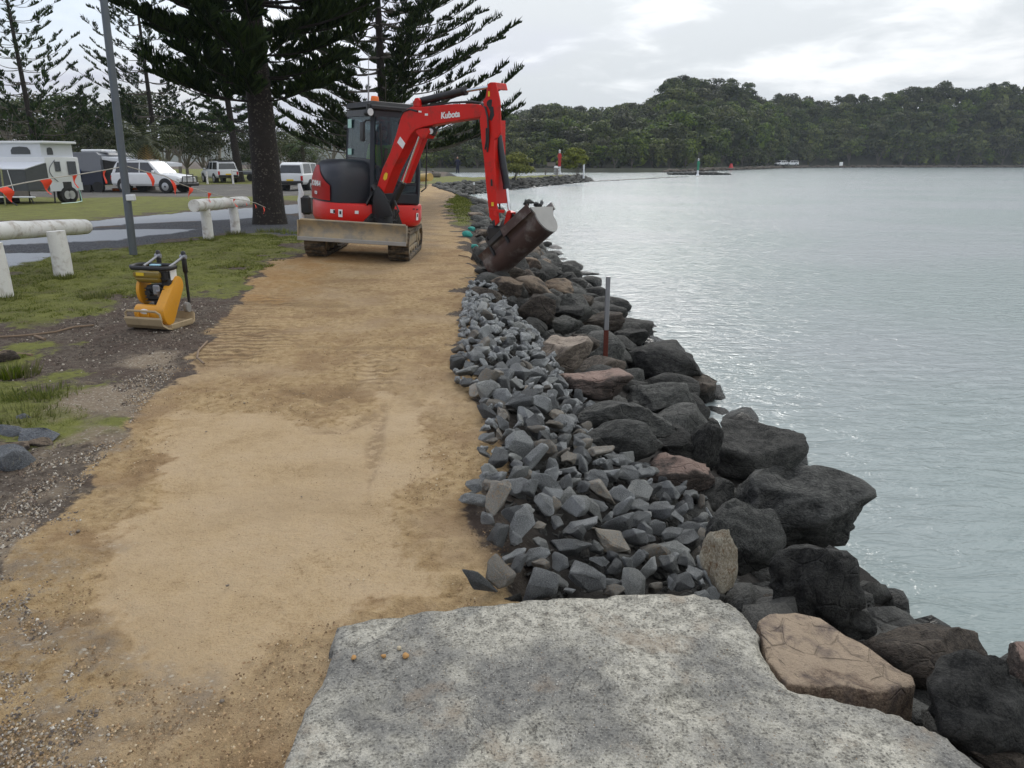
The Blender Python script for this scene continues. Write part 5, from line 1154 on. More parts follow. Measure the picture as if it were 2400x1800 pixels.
# arm: two plates at the head, a box below
armp = [(1148, 193), (1161, 193), (1165, 209), (1171, 238), (1173, 290), (1173, 312), (1167, 321), (1158, 328), (1158, 382), (1161, 420), (1163, 481), (1169, 521), (1160, 530), (1147, 508), (1143, 468), (1138, 420), (1134, 368), (1128, 325), (1124, 279), (1130, 262), (1134, 244), (1131, 238), (1138, 228), (1141, 209)]
m = MB(); plate(m, armp, .150, .122, .005); plate(m, armp, -.140, -.168, .005)
boxp = [(1125, 281), (1158, 281), (1158, 382), (1161, 420), (1163, 478), (1144, 478), (1138, 420), (1134, 368), (1128, 325)]
plate(m, boxp, .122, -.14, .0); plate(m, [(1149, 192.5), (1160, 192.5), (1164, 209), (1152, 209)], .122, -.14)
arm = bb(m, 'arm', M_['red'])
bb(MB().cyl(bp(1150, 243, .160), bp(1150, 243, .122), .055, n=18).prism([bp(a, b, .155) for a, b in [(1143, 248), (1156, 250), (1158, 270), (1152, 283), (1146, 280), (1149, 262)]], -BN*.004), 'arm_pivot', M_['black'], arm)
bb(MB().cyl(bp(1150, 202, .155), bp(1150, 202, -.155), .045, n=14), 'pin', M_['red'], arm)
for a, b in ((1163, 316), (1163, 500)): bb(MB().cyl(bp(a, b, .16), bp(a, b, -.16), .04, n=14), 'pin', M_['red'], arm)
bb(MB().prism([bp(a, b, .152) for a, b in [(1144, 214), (1148, 214), (1148, 226), (1144, 226)]], BN*.003).prism([bp(a, b, .152) for a, b in [(1152, 474), (1157, 474), (1157, 483), (1152, 483)]], BN*.003), 'warning_label', M_['yellowdecal'], arm)
bb(MB().prism([bp(a, b, .152) for a, b in [(1150, 420), (1154, 420), (1155, 436), (1150, 436)]], BN*.003), 'dark_label', M_['black'], arm)
m = MB(); m.tube([bp(1140, 300, .16), bp(1140, 330, .165), bp(1137, 350, .16)], .012, 6); m.tube([bp(1144, 290, .16), bp(1145, 330, .165), bp(1142, 356, .16)], .012, 6); m.tube([bp(1166, 340, -.05), bp(1164, 380, -.05), bp(1167, 440, -.05), bp(1172, 490, -.05)], .012, 6); bb(m, 'hydraulic_hose', M_['black'], arm)
# cylinders
def cyl2(name, a, b, c, r, rr, mt, off=0.0):
    m = MB(); m.cyl(bp(*a, off), bp(*b, off), r, n=18, bevel=.008); m.cyl(bp(*b, off), bp(*b, off)+(bp(*b, off)-bp(*a, off)).normalized()*.05, r*1.12, n=18); o = bb(m, name, mt, smooth=.7)
    m = MB(); m.cyl(bp(*b, off), bp(*c, off), rr, n=14); bb(m, 'piston_rod', M_['chrome'], o, smooth=.7); return o
cyl2('arm_cylinder', (977, 240), (1086, 214), (1150, 203), .055, .024, M_['black'])
cyl2('bucket_cylinder', (1168, 318), (1187, 434), (1194, 492), .050, .024, M_['darkblue'], -.01)
m = MB(); m.cyl(bp(915, 490, 0), bp(945, 428, 0), .052, n=16); o = bb(m, 'boom_cylinder', M_['black'], smooth=.7)
m = MB(); m.cyl(bp(945, 428, 0), bp(984, 320, 0), .028, n=12); bb(m, 'piston_rod', M_['chrome'], o, smooth=.7)
bb(MB().prism([bp(a, b, .02) for a, b in [(939, 423), (952, 430), (993, 324), (983, 316)]], -BN*.10, .012), 'cylinder_guard', M_['red'], o)
# swing bracket and hoses between the body and the boom foot
m = MB(); 
for dx in (.105, -.115): m.prism([bp(a, b, dx) for a, b in [(880, 446), (888, 436), (900, 450), (914, 478), (922, 505), (896, 512), (880, 500), (876, 470)]], BN*.03, .01)
q = bp(900, 500, 0); m.cyl((q.x, q.y+.02, .60), (q.x, q.y+.02, .98), .13, n=18); m.box((q.x-.1, q.y+.22, .78), (.36, .42, .34), rot=Matrix.Rotation(rad(36), 3, 'Z'), bevel=.04); sw = bb(m, 'swing_bracket', M_['black'], smooth=.6)
m = MB()
for k in range(6):
    a = bp(870-k*2, 470+k*3, .05+.04*k); m.tube([a+Vector((-.05, .45, -.1)), a+Vector((-.02, .1, .05)), bp(872+k*3, 436-k*2, .10-.03*k), bp(884+k*3, 455+k*4, .12-.04*k), bp(905+k*4, 480, .05-.03*k)], .017, 6)
m.tube([bp(925, 470, .08), bp(935, 495, .1), bp(925, 512, .1)], .014, 6); bb(m, 'hose_bundle', M_['black'], sw)
m = MB(); m.box(Vector((-2.22, 12.62, .62)), (.55, .35, .14), rot=Matrix.Rotation(rad(36), 3, 'Z'), bevel=.02); bb(m, 'front_deck', M_['black'])
# ---- bucket linkage, tilting hitch and bucket
TL = rad(38); WA = (BD*math.cos(TL)+Vector((0, 0, 1))*math.sin(TL)).normalized(); BRL = rad(10)
U0 = (Vector((0, 0, 1))*math.cos(TL)-BD*math.sin(TL)); ND = (BN*math.cos(BRL)+U0*math.sin(BRL)).normalized(); UP = (U0*math.cos(BRL)-BN*math.sin(BRL)).normalized()
m = MB(); m.prism([bp(a, b, .14) for a, b in [(1150, 489), (1152, 497), (1182, 499), (1184, 492)]], BN*.02, .004); m.prism([bp(a, b, -.16) for a, b in [(1150, 489), (1152, 497), (1182, 499), (1184, 492)]], BN*.02, .004); m.cyl(bp(1194, 496, .15), bp(1194, 496, -.15), .02, n=12)
lk = bb(m, 'bucket_link', M_['red'])
bb(MB().prism([bp(a, b, .06) for a, b in [(1188, 494), (1198, 498), (1190, 536), (1178, 533)]], -BN*.12, .01), 'push_link', M_['red'], lk)
m = MB(); hc = bp(1172, 546, 0)
m.box(hc, (.30, .26, .22), rot=basis(BD, -BN, Vector((0, 0, 1)), Vector()).to_3x3(), bevel=.03); m.box(hc-Vector((0, 0, .12))+WA*.05, (.34, .34, .10), rot=basis(WA, ND, UP, Vector()).to_3x3(), bevel=.02); m.cyl(bp(1160, 522, .15), bp(1160, 522, -.15), .045, n=12); m.cyl(bp(1184, 537, .15), bp(1184, 537, -.15), .04, n=12)
m.cyl(hc+BD*.18, hc-BD*.18, .09, n=16); m.tube([hc+BD*.1+WA*.1, hc+WA*.25+UP*.12, hc+WA*.32], .03, 8); bb(m, 'tilting_hitch', M_['black'], smooth=.6)
BC = bp(1209, 566, 0)-BN*.06; HWD = .59
BKM = basis(ND, WA, UP, BC)
prof = []
for i in range(15):
    a = rad(18-(216*i/14)); prof.append((.205*math.cos(a), .215*math.sin(a)-.03))
prof = [(.245, .13)]+prof+[(-.29, .20)]
def inset(pf, t_): 
    out = []
    for x_, y_ in pf: d = math.hypot(x_, y_+.03); k_ = (d-t_)/d; out.append((x_*k_, -.03+(y_+.03)*k_))
    return out
V = []; F = []; ip_ = inset(prof, .022)
for w_ in (-HWD, HWD):
    for p_ in prof: V.append((p_[0], w_, p_[1]))
    for p_ in ip_: V.append((p_[0], w_, p_[1]))
n = len(prof)
for i in range(n-1): F += [(i, i+1, 2*n+i+1, 2*n+i), (n+i, 3*n+i, 3*n+i+1, n+i+1)]
F += [(0, 2*n, 3*n, n), (n-1, 2*n-1, 4*n-1, 3*n-1)]
m = MB().raw(V, F); m.xf(BKM); bk = bb(m, 'bucket', M_['rust'], smooth=.6)
for w_, nm in ((-HWD, 'side_plate'), (HWD-.02, 'side_plate')):
    m = MB(); pf = [(x_*1.02, -.03+(y_+.03)*1.02) for x_, y_ in prof]; m.prism([(x_, w_, y_) for x_, y_ in pf], (0, .022, 0), .003); m.xf(BKM); bb(m, nm, M_['worn'] if w_ > 0 else M_['rust'], bk)
m = MB(); m.box((.258, .28, .13), (.022, HWD, .14), bevel=.004); m.xf(BKM); bb(m, 'lip_plate', M_['rust'], bk)
m = MB(); m.box((-.305, 0, .22), (.03, HWD*2+.02, .12), bevel=.006); m.xf(BKM); bb(m, 'cutting_edge', M_['worn'], bk)
m = MB(); m.prism([(.24, -.34, -.05), (.26, -.34, .24), (.12, -.34, .36), (-.05, -.34, .30), (.05, -.34, .1)], (0, .03, 0)); m.prism([(.24, -.02, -.05), (.26, -.02, .24), (.12, -.02, .36), (-.05, -.02, .30), (.05, -.02, .1)], (0, .03, 0)); m.xf(BKM); bb(m, 'bucket_ear', M_['black'], bk)
WSORT = sorted(R.uniform(-.35, .54) for k in range(46))
for k in range(46):
    w_ = WSORT[k]; d_ = R.uniform(-.20, .15); lvl = R.uniform(.10, .33)+.05*max(0, w_); sz = R.uniform(.10, .18)
    p_ = BKM @ Vector((d_, w_, lvl)); o = obj('bucket_stone', withmat(stone_v[k % 22], SM['dark' if k % 3 else 'grey']), None, None, p_, (R.uniform(-1, 1), R.uniform(-1, 1), R.uniform(0, 6)), (sz*1.2, sz, sz))
    tag(o, '%s broken stone, %s from the low end of the bucket heap' % ('dark' if k % 3 else 'grey', NTH[k//2] if k//2 < 29 else 'last'), 'stone', 'stones carried in the excavator bucket')
# white hydraulic-oil lever / railing left of the machine, behind the trunk
# ------------------------------------------------------------------ lamp pole, log rails, bunting
b_ = Gh(313, 600); m = MB(); top = A(243, 0, b_.y-.03); dirp = (top-b_).normalized()
m.tube([b_-Vector((0, 0, .1)), b_+dirp*3.2, b_+dirp*8.4], [.062, .055, .045], 16); pole = empty('lamp_post', b_); tag(pole, 'tall dark grey metal pole standing on the grass, carrying the bunting line', 'pole'); m.xf(Matrix.Translation(-b_)); m.build('post', M_['galv'], pole, smooth=.7)
q = A(311, 463, b_.y)-b_; MB().box(q+Vector((-.015, -.03, 0)), (.13, .09, .10), bevel=.012).build('junction_box', M_['cream'], pole)
MB().tube([dirp*8.35, dirp*8.4+Vector((.5, -.3, .15)), dirp*8.4+Vector((.9, -.5, .12))], .03, 8).box(dirp*8.4+Vector((1.15, -.62, .12)), (.6, .25, .10), rot=-.5, bevel=.03).build('lamp_head', M_['galv'], pole)
def rail(p0, p1, r, posts, label, rp):
    c = (p0+p1)/2; e = empty('log_rail', Vector((c.x, c.y, Hs(c.x, c.y)))); O = e.location; tag(e, label, 'log rail', 'white log rails beside the road')
    m = MB(); n = 14; pts = [p0.lerp(p1, i/n)+Vector((noise.noise(Vector((i*.7, 1, r))), noise.noise(Vector((i*.7, 5, r))), noise.noise(Vector((i*.7, 9, r)))))*.012-O for i in range(n+1)]
    m.tube(pts, [r*(1+.06*noise.noise(Vector((i*.9, 3, 3)))) for i in range(n+1)], 18); m.build('rail_log', M_['logwhite'], e, smooth=.9)
    for P_, ztop in posts:
        m = MB(); zt = ztop-O.z; a = P_-O; m.tube([a-Vector((0, 0, .15)), a+Vector((.005, 0, (zt-a.z)*.5)), Vector((a.x-.01, a.y, zt))], [rp*1.04, rp, rp*.97], 16); m.build('post', M_['logwhite'], e, smooth=.9)
    return e
pa, pb = Gh(6, 700), Gh(150, 648); zt1 = A(150, 545, pb.y).z
rail(A(-330, 560, 7.5), A(200, 531, 12.0), .118, [(pa, A(0, 560, pa.y).z-.05), (pb, zt1+.02)], 'near white log rail with peeling paint at the left edge, on two thick posts', .122)
pc, pd = Gh(489, 562), Gh(553, 548)
rail(A(455, 482, pc.y-.55), A(575, 472, pd.y+.85), .115, [(pc, A(489, 487, pc.y).z), (pd, A(553, 482, pd.y).z), ], 'smaller white log rail in front of the big pine, draped with bunting', .10)
BPL = [(-60, 446), (0, 440), (60, 428), (125, 417), (190, 408), (250, 398), (295, 389), (340, 402), (385, 412), (420, 430), (447, 440), (490, 452), (530, 462), (548, 466), (575, 470), (600, 476), (622, 486)]
YB = [9.5, 9.8, 10.3, 11, 11.8, 12.6, 13.0, 13.3, 13.6, 14, 14.4, 15, 15.6, 16, 16.8, 18, 19.2]
bt = empty('bunting_line', A(295, 389, 13.0)); tag(bt, 'rope strung with fluorescent orange flags, tied round the grey pole', 'bunting'); O = bt.location
pts = [A(a, b, Y_)-O for (a, b), Y_ in zip(BPL, YB)]; MB().tube(pts, .008, 5).build('rope', M_['cord'], bt)
def onrope(px):
    for (a, b), (c, d), Ya, Yb in zip(BPL[:-1], BPL[1:], YB[:-1], YB[1:]):
        if a <= px <= c: t_ = (px-a)/(c-a); return A(px, b+(d-b)*t_, Ya+(Yb-Ya)*t_)-O
FL = [(2, 30, 33, .9), (100, 30, 32, .8), (172, 14, 26, .3), (245, 11, 26, -.15), (284, 7, 30, 0.), (350, 12, 26, .2), (402, 12, 30, .35), (446, 12, 24, -.4), (489, 10, 19, .1), (548, 12, 16, .6), (576, 6, 10, .2), (597, 7, 12, .5), (617, 8, 15, .2)]
for k, (px, w_, h_, sl) in enumerate(FL):
    q = onrope(px); dist = (q+O).y*1.0; u_ = dist/FPX; t_ = (onrope(min(px+12, 620))-onrope(max(px-12, -50))).normalized(); n_ = t_.cross(Vector((0, 0, 1))).normalized()
    V = []; W_, H_ = w_*u_*1.2, h_*u_*1.1; ns = 6
    for i in range(ns+1):
        v = i/ns; wd = W_*(1-v*.75)*.5; wob = math.sin(v*5+k)*W_*.22
        for s_ in (-1, 0, 1): V.append(q+t_*(s_*wd+sl*H_*v+wob*.4)+Vector((0, 0, -H_*v))+n_*(wob*(.6+.4*s_)+abs(s_)*.01*W_))
    F = []
    for i in range(ns):
        for j in range(2): a = i*3+j; F.append((a, a+1, a+4, a+3))
    obj('flag', mesh_np('flag', V, F, True), M_['flag'], bt)

# ------------------------------------------------------------------ plate compactor
pcb = Gh(372, 772); CP = empty('plate_compactor', (pcb.x-.02, pcb.y+.14, Hs(pcb.x, pcb.y)+.01), (0, 0, rad(-15))); CP.scale = (.90, .74, 1.02)
tag(CP, 'yellow plate compactor with a folded black handle standing on the dirt beside the grass', 'plate compactor')
# front = -Y
m = MB(); V = []; ppf = [(-.36, .115), (-.33, .05), (-.27, .012), (-.2, 0), (.2, 0), (.26, .02), (.31, .09)]
n = len(ppf)
for s_ in (-1, 1):
    for y_, z_ in ppf: V.append((s_*(.26 if abs(y_) < .3 else .235), y_, z_))
for s_ in (-1, 1):
    for y_, z_ in ppf: V.append((s_*(.255 if abs(y_) < .3 else .23), y_*.97, z_+.018))
F = []
for i in range(n-1): F += [(i, i+1, n+i+1, n+i), (2*n+i, 3*n+i, 3*n+i+1, 2*n+i+1), (i, 2*n+i, 2*n+i+1, i+1), (n+i, n+i+1, 3*n+i+1, 3*n+i)]
F += [(0, n, 3*n, 2*n), (n-1, 3*n-1, 4*n-1, 2*n-1)]
m.raw(V, F); m.box((-.255, 0, .03), (.02, .42, .05), bevel=.006); m.box((.255, 0, .03), (.02, .42, .05), bevel=.006); m.build('base_plate', M_['dusty'], CP)
MB().tube([(-.22, -.335, .10), (-.225, -.34, .165), (-.19, -.345, .19), (.17, -.345, .19), (.215, -.34, .165), (.225, -.335, .10)], .012, 8).build('front_bar', M_['dusty'], CP, smooth=.9)
m = MB(); m.cyl((-.20, -.14, .14), (.09, -.14, .14), .085, n=24, bevel=.012); m.box((-.08, -.14, .06), (.2, .14, .10)); m.build('exciter_housing', M_['yel'], CP, smooth=.6)
for xx in (-.13, .0):
    MB().box((xx, -.24, .09), (.02, .03, .16), bevel=.004).build('clamp', M_['yel'], CP)
m = MB(); m.sphere((-.06, -.222, .165), .05, 2, (1.25, .18, .55)); m.build('oval_badge', M_['decal'], CP, smooth=1)
# belt guard: teardrop in the YZ plane
tp = []
c0, r0_, c1, r1_ = (-.15, .15), .115, (.10, .40), .085
for i in range(11): a = rad(135+180*i/10); tp.append((c0[0]+r0_*math.cos(a), c0[1]+r0_*math.sin(a)))
for i in range(11): a = rad(-45+180*i/10); tp.append((c1[0]+r1_*math.cos(a), c1[1]+r1_*math.sin(a)))
bg_ = MB().prism([(.10, a, b) for a, b in tp], (.12, 0, 0), .016).build('belt_guard', M_['yel'], CP, smooth=.6)
me = text_mesh('CROMMELINS' if False else 'COMPACTOR', .035, .001); bpy.data.meshes.remove(me)
m = MB(); m.cyl((.17, .23, .16), (.225, .23, .16), .05, n=14, bevel=.008); m.build('rubber_mount', M_['worn'], CP)
m = MB(); m.box((-.06, .06, .18), (.30, .34, .04), bevel=.01); m.cyl((-.02, .08, .20), (-.02, .08, .40), .09, n=14); m.box((-.03, .05, .32), (.22, .22, .16), bevel=.03); 
for k in range(5): m.box((-.0, .03, .25+k*.03), (.26, .20, .008))
m.cyl((-.11, -.02, .33), (-.07, -.10, .33), .03, n=12); m.build('engine', M_['black'], CP, smooth=.5)
MB().box((.03, -.07, .36), (.09, .03, .10), bevel=.012).cyl((.05, -.06, .30), (.06, -.09, .36), .022, n=10).build('carburettor', M_['steel'], CP, smooth=.6)
m = MB(); m.cyl((-.20, .06, .33), (-.245, .06, .33), .135, n=26, bevel=.014); m.build('recoil_starter', M_['yel'], CP, smooth=.6)
MB().cyl((-.246, .06, .36), (-.254, .06, .36), .045, n=14).build('starter_label', M_['tail'], CP); MB().box((-.249, .05, .26), (.008, .08, .07)).build('starter_sticker', M_['decal'], CP)
m = MB(); m.box((-.06, .02, .505), (.34, .26, .055), bevel=.022, seg=2); m.box((-.06, .02, .455), (.29, .22, .055), bevel=.02, taper=(1.17, 1.17)); m.cyl((-.06, .02, .53), (-.06, .02, .55), .035, n=14); m.build('fuel_tank', M_['yeltank'], CP, smooth=.7)
MB().box((-.13, -.112, .513), (.10, .004, .03)).build('tank_label', M_['yellowdecal'], CP)
m = MB(); m.box((.12, .02, .50), (.10, .16, .12), bevel=.02); m.box((.13, .04, .40), (.12, .14, .14), bevel=.02); m.build('air_cleaner', M_['black'], CP, smooth=.6)
MB().box((.185, .06, .52), (.012, .12, .14), bevel=.004).build('white_plate', M_['decal'], CP)
m = MB(); m.tube([(-.27, -.06, .575), (-.28, .06, .58), (-.22, .15, .58), (.15, .16, .575), (.21, .08, .575), (.215, -.05, .57), (.17, -.11, .57), (-.22, -.12, .572)], .022, 10, closed=True); m.build('protection_hoop', M_['black'], CP, smooth=.9)
MB().box((-.02, .04, .59), (.12, .05, .012)).build('blue_tag', M_['bluelab'], CP)
for xx in (-.13, .20):
    MB().tube([(xx, .28, .20), (xx, .28, .50)], .017, 8).box((xx, .28, .60), (.055, .05, .22), bevel=.016).build('handle_bracket', M_['black'], CP, smooth=.9)
    MB().cyl((xx-.035, .27, .655), (xx+.04, .27, .655), .022, n=12).build('pivot_bolt', M_['steel'], CP)
    MB().tube([(xx, .27, .655), (xx-.01, .10, .605), (xx-.015, -.0, .58)], .014, 8).build('folded_handle', M_['steel'], CP, smooth=.9)

# ------------------------------------------------------------------ marker post, wooden post, geotextile
pm = Gh(1417, 880, .0); tp_ = A(1423, 648, pm.y); e = empty('marker_post', pm); tag(e, 'tall square steel marker post, rusted on its lower half, standing among the boulders', 'post')
mid_ = pm.z+(tp_.z-pm.z)*.47
m = MB(); m.box((0, 0, (tp_.z+mid_)/2-pm.z), (.048, .048, tp_.z-mid_), bevel=.004); m.build('upper_section', M_['steel'], e)
rust_ = mat('deep_rust', (.10, .022, .012), .9, var=.4, vscale=12, bump=.4); m = MB(); m.box((0, 0, (mid_-pm.z)/2-.15), (.051, .051, mid_-pm.z+.3), bevel=.004); m.build('lower_section', rust_, e)
q = Gh(1111, 459); m = MB(); m.box((0, 0, .6), (.16, .16, 1.3), bevel=.02); e = m.build('bank_post', M_['wood'], None, loc=q); tag(e, 'short dark timber post with a pale top at the bend of the bank', 'post'); MB().box((.02, -.09, 1.05), (.13, .02, .22)).build('reflector', M_['decal'], e)
for k, (a, b, w_, lb) in enumerate([(1095, 549, 20, 'teal fabric bundle lying at the path edge, nearest of the pair left of the bucket'), (1106, 537, 16, 'smaller teal fabric bundle touching the stones left of the bucket'), (1112, 580, 20, 'green teal fabric scrap hanging between stones left of the bucket'), (1128, 600, 26, 'faded grey teal fabric sheet crumpled under the bucket'), (1133, 655, 17, 'teal fabric strip at the head of the grey stone pile')]):
    p_ = Gh(a, b, .05); s_ = w_*p_.y/FPX; me = boulder_mesh(900+k, 3, 5, .14, .6); me.materials.append(M_['teal']); o = obj('fabric_bundle', me, None, None, p_, (.2, .1, k), (s_*1.3, s_, s_*.8)); tag(o, lb, 'fabric', 'teal geotextile fabric at the path edge')
q0, q1 = A(968, 420, 42), A(1008, 415, 40)
m = MB().cyl(q0+Vector((-.6, .3, 0)), q1, .20, n=18); c_ = (q0+q1)/2; m.xf(Matrix.Translation(-c_)); tag(m.build('yellow_pipe', M_['yelpipe'], None, loc=c_, smooth=.6), 'pale yellow pipe lying on the grass beyond the excavator', 'pipe')
tag(MB().box((0, 0, .3), (1.1, .7, .6), bevel=.15).box((-.4, 0, .7), (.3, .3, .3), bevel=.08).build('dark_equipment', M_['wood'], None, loc=Gh(1023, 416)), 'dark machine parts left on the grass past the yellow pipe', 'equipment')

# ------------------------------------------------------------------ vehicles
def wheel(parent, x_, y_, r_, w_=.22, name='wheel'):
    t_ = MB().cyl((x_, y_-w_/2, r_), (x_, y_+w_/2, r_), r_, n=24, bevel=.03).build(name, M_['tyre'], parent, smooth=.6)
    m = MB(); s_ = -1 if y_ < 0 else 1; m.cyl((x_, y_+s_*(w_/2-.02), r_), (x_, y_+s_*(w_/2+.008), r_), r_*.60, n=20, bevel=.01); MB().cyl((x_, y_+s_*(w_/2), r_), (x_, y_+s_*(w_/2+.02), r_), r_*.15, n=10).build('hub', M_['black'], t_)
    m.build('rim', M_['rim'], t_, smooth=.6); return t_
def car(loc, heading, st, gh, wheels, label, body_m, wr=.38, width=1.88, extra=None, group='parked vehicles', cat='car', name='parked_car'):
    """st: side profile (x, z_low, z_belt) of the body; gh: greenhouse [(x, z)] rising above the belt. front = +X"""
    e = empty(name, loc, (0, 0, heading)); tag(e, label, cat, group); hw = width/2
    m = MB(); rings = []
    for x_, zl, zb, ww in st:
        h_ = hw*ww; prof = [(-h_*.90, zl), (-h_*.985, zl+.12), (-h_, (zl+zb)/2), (-h_*.955, zb-.06), (-h_*.90, zb), (0, zb+.035), (h_*.90, zb), (h_*.955, zb-.06), (h_, (zl+zb)/2), (h_*.985, zl+.12), (h_*.90, zl)]
        rings.append([m.bm.verts.new((x_, a, b)) for a, b in prof])
    for a, b in zip(rings[:-1], rings[1:]):
        for i in range(11): j = (i+1) % 11; m.bm.faces.new((a[i], a[j], b[j], b[i]))
    m.bm.faces.new(rings[0]); m.bm.faces.new(rings[-1][::-1]); body = m.build('body', body_m, e, smooth=.5)
    # greenhouse
    zb = gh[0][1]; m = MB(); ht = hw*.76
    top = gh[1:-1]; V = []
    for x_, z_ in gh:
        k_ = (z_-zb)/(max(z for _, z in gh)-zb+1e-6); V += [(x_, -(hw*.90*(1-k_)+ht*k_), z_), (x_, (hw*.90*(1-k_)+ht*k_), z_)]
    F = [tuple(range(0, 2*len(gh), 2)), tuple(range(1, 2*len(gh), 2))[::-1]]
    for i in range(len(gh)): j = (i+1) % len(gh); F.append((2*i, 2*j, 2*j+1, 2*i+1))
    m.raw(V, F); bmesh.ops.bevel(m.bm, geom=list(m.bm.edges), offset=.035, segments=2, affect='EDGES', clamp_overlap=True); m.build('cabin', body_m, e, smooth=.6)
    zt = max(z for _, z in gh); 
    def sidewin(x0, x1, x2, x3, s_):
        z0, z1 = zb+.05, zt-.10; f0, f1 = (z0-zb)/(zt-zb), (z1-zb)/(zt-zb); y0, y1 = s_*(hw*.90*(1-f0)+ht*f0+.006), s_*(hw*.90*(1-f1)+ht*f1+.006)
        MB().prism([(x0, y0, z0), (x1, y0, z0), (x2, y1, z1), (x3, y1, z1)], (0, -s_*.02, 0)).build('window', M_['darkglass'], e)
    for s_ in (-1, 1):
        for wn in extra['windows']: sidewin(*wn, s_)
    (xa, za), (xb, zb2) = extra['screen']; d = Vector((xb-xa, 0, zb2-za)); nrm = Vector((-(zb2-za), 0, xb-xa)).normalized(); nrm = nrm if nrm.x*1 > 0 or nrm.z > 0 else -nrm
    for (A_, B_), nm in ((extra['screen'], 'windscreen'), (extra['rear'], 'rear_window')):
        a, b = Vector((A_[0], 0, A_[1])), Vector((B_[0], 0, B_[1])); dd = (b-a); n_ = dd.cross(Vector((0, 1, 0))).normalized(); cen_ = Vector((0, 0, 1.2)); n_ = n_ if n_.dot((a+b)/2-Vector((.0, 0, 1.2))) > 0 else -n_
        a2, b2 = a+dd*.10, b-dd*.10; ya, yb = hw*.80, ht*.88; MB().prism([a2+Vector((0, -ya, 0))+n_*.004, a2+Vector((0, ya, 0))+n_*.004, b2+Vector((0, yb, 0))+n_*.004, b2+Vector((0, -yb, 0))+n_*.004], n_*.008).build(nm, M_['darkglass'], e)
    xr = st[0][0]; xf = st[-1][0]; zlo = st[1][1]
    for s_ in (-1, 1):
        MB().box((xr+.03, s_*hw*.84, st[0][2]-.18), (.10, .16, .30), bevel=.02).build('tail_light', M_['tail'], e); MB().box((xf-.16, s_*hw*.74, st[-1][2]-.08), (.22, .30, .14), bevel=.03).build('headlight', M_['lamp'], e)
        MB().box((extra['mirror'], s_*(hw+.06), gh[0][1]+.10), (.12, .18, .14), bevel=.03).build('mirror', body_m, e)
    MB().box((xf-.02, 0, zlo+.12), (.16, width*.86, .22), bevel=.04).build('front_bumper', body_m if extra.get('bull') is None else M_['black'], e)
    MB().box((xr, 0, zlo+.12), (.16, width*.9, .20), bevel=.04).build('rear_bumper', M_['black'], e)
    MB().box((xr-.012, 0, st[0][2]-.30), (.02, .46, .12)).build('number_plate', M_['yellowdecal'], e)
    MB().box(((xr+xf)/2, 0, zlo+.02), (xf-xr-.4, width*.8, .14)).build('underbody', M_['black'], e)
    for x_ in wheels:
        for s_ in (-1, 1):
            wheel(e, x_, s_*(hw-.085), wr)
            MB().cyl((x_, s_*(hw-.28), wr+.05), (x_, s_*(hw+.006), wr+.05), wr*1.12, n=24).build('wheel_arch', M_['black'], e)
    return e
SUVST = [(-2.30, .55, 1.05, .86), (-2.25, .45, 1.16, .94), (-1.6, .42, 1.18, 1.0), (0, .42, 1.16, 1.0), (1.05, .42, 1.14, 1.0), (1.5, .45, 1.08, .98), (2.1, .50, 1.00, .93), (2.35, .55, .88, .84)]
SUVGH = [(-2.22, 1.14), (-2.05, 1.55), (-1.85, 1.83), (-.2, 1.87), (.35, 1.82), (1.10, 1.12)]
SUVX = dict(windows=[(-1.95, -1.30, -1.30, -1.80), (-1.22, -.35, -.32, -1.22), (-.27, .80, .30, -.24)], screen=((1.12, 1.10), (.38, 1.80)), rear=((-2.25, 1.14), (-1.90, 1.80)), mirror=.75, bull=1)
p0 = Gh(310, 452); p1 = Gh(408, 449)
suv = car(Vector(((p0.x+p1.x)/2+.15, p0.y+.9, Hs(p0.x, p0.y)-.02)), rad(-12), SUVST, SUVGH, (-1.42, 1.42), 'white four wheel drive wagon with a bull bar parked side on behind the pole', M_['white'], .39, extra=SUVX)
m = MB(); m.tube([(2.42, -.75, .55), (2.48, -.7, .95), (2.48, .7, .95), (2.42, .75, .55)], .035, 8); m.tube([(2.46, -.3, .55), (2.5, -.3, 1.08), (2.5, .3, 1.08), (2.46, .3, .55)], .03, 8); m.box((2.42, 0, .50), (.2, 1.7, .2), bevel=.05); m.build('bull_bar', M_['black'], suv, smooth=.9)
MB().box((-2.42, 0, 1.0), (.22, .68, .68), bevel=.09).build('spare_wheel_cover', M_['white'], suv, smooth=.6); MB().box((-.8, 0, 1.90), (1.9, 1.1, .03), bevel=.01).build('roof_rail', M_['white'], suv)
UTST = [(-2.55, .60, 1.06, .94), (-2.5, .50, 1.16, .98), (-1.4, .48, 1.16, 1.0), (0, .48, 1.14, 1.0), (1.0, .48, 1.12, 1.0), (1.6, .50, 1.10, .97), (2.2, .52, 1.02, .92), (2.5, .58, .88, .82)]
UTGH = [(-2.48, 1.12), (-2.28, 1.72), (-1.95, 1.86), (-.9, 1.84), (.15, 1.80), (1.02, 1.10)]
UTX = dict(windows=[(-2.20, -1.0, -1.0, -2.05), (-.85, -.10, -.08, -.85), (.0, .82, .16, .02)], screen=((1.04, 1.10), (.18, 1.78)), rear=((-2.50, 1.14), (-2.27, 1.74)), mirror=.72)
pu = Gh(500, 428); ute = car(Vector((pu.x+.2, pu.y+1.0, Hs(pu.x, pu.y)-.05)), rad(128), UTST, UTGH, (-1.5, 1.55), 'silver white utility with a windowed canopy, rear corner towards us, beside the leaning pine', M_['cream'], .39, extra=UTX)
MB().box((-1.4, 0, 1.90), (1.6, 1.3, .08), bevel=.02).build('roof_rack', M_['black'], ute)
pk = Gh(703, 438); c3 = car(Vector((A(718, 430, 52).x, 52, -.4)), rad(82), UTST, UTGH, (-1.5, 1.55), 'pale vehicle seen from behind between the pine trunk and the excavator', M_['cream'], .36, extra=UTX)
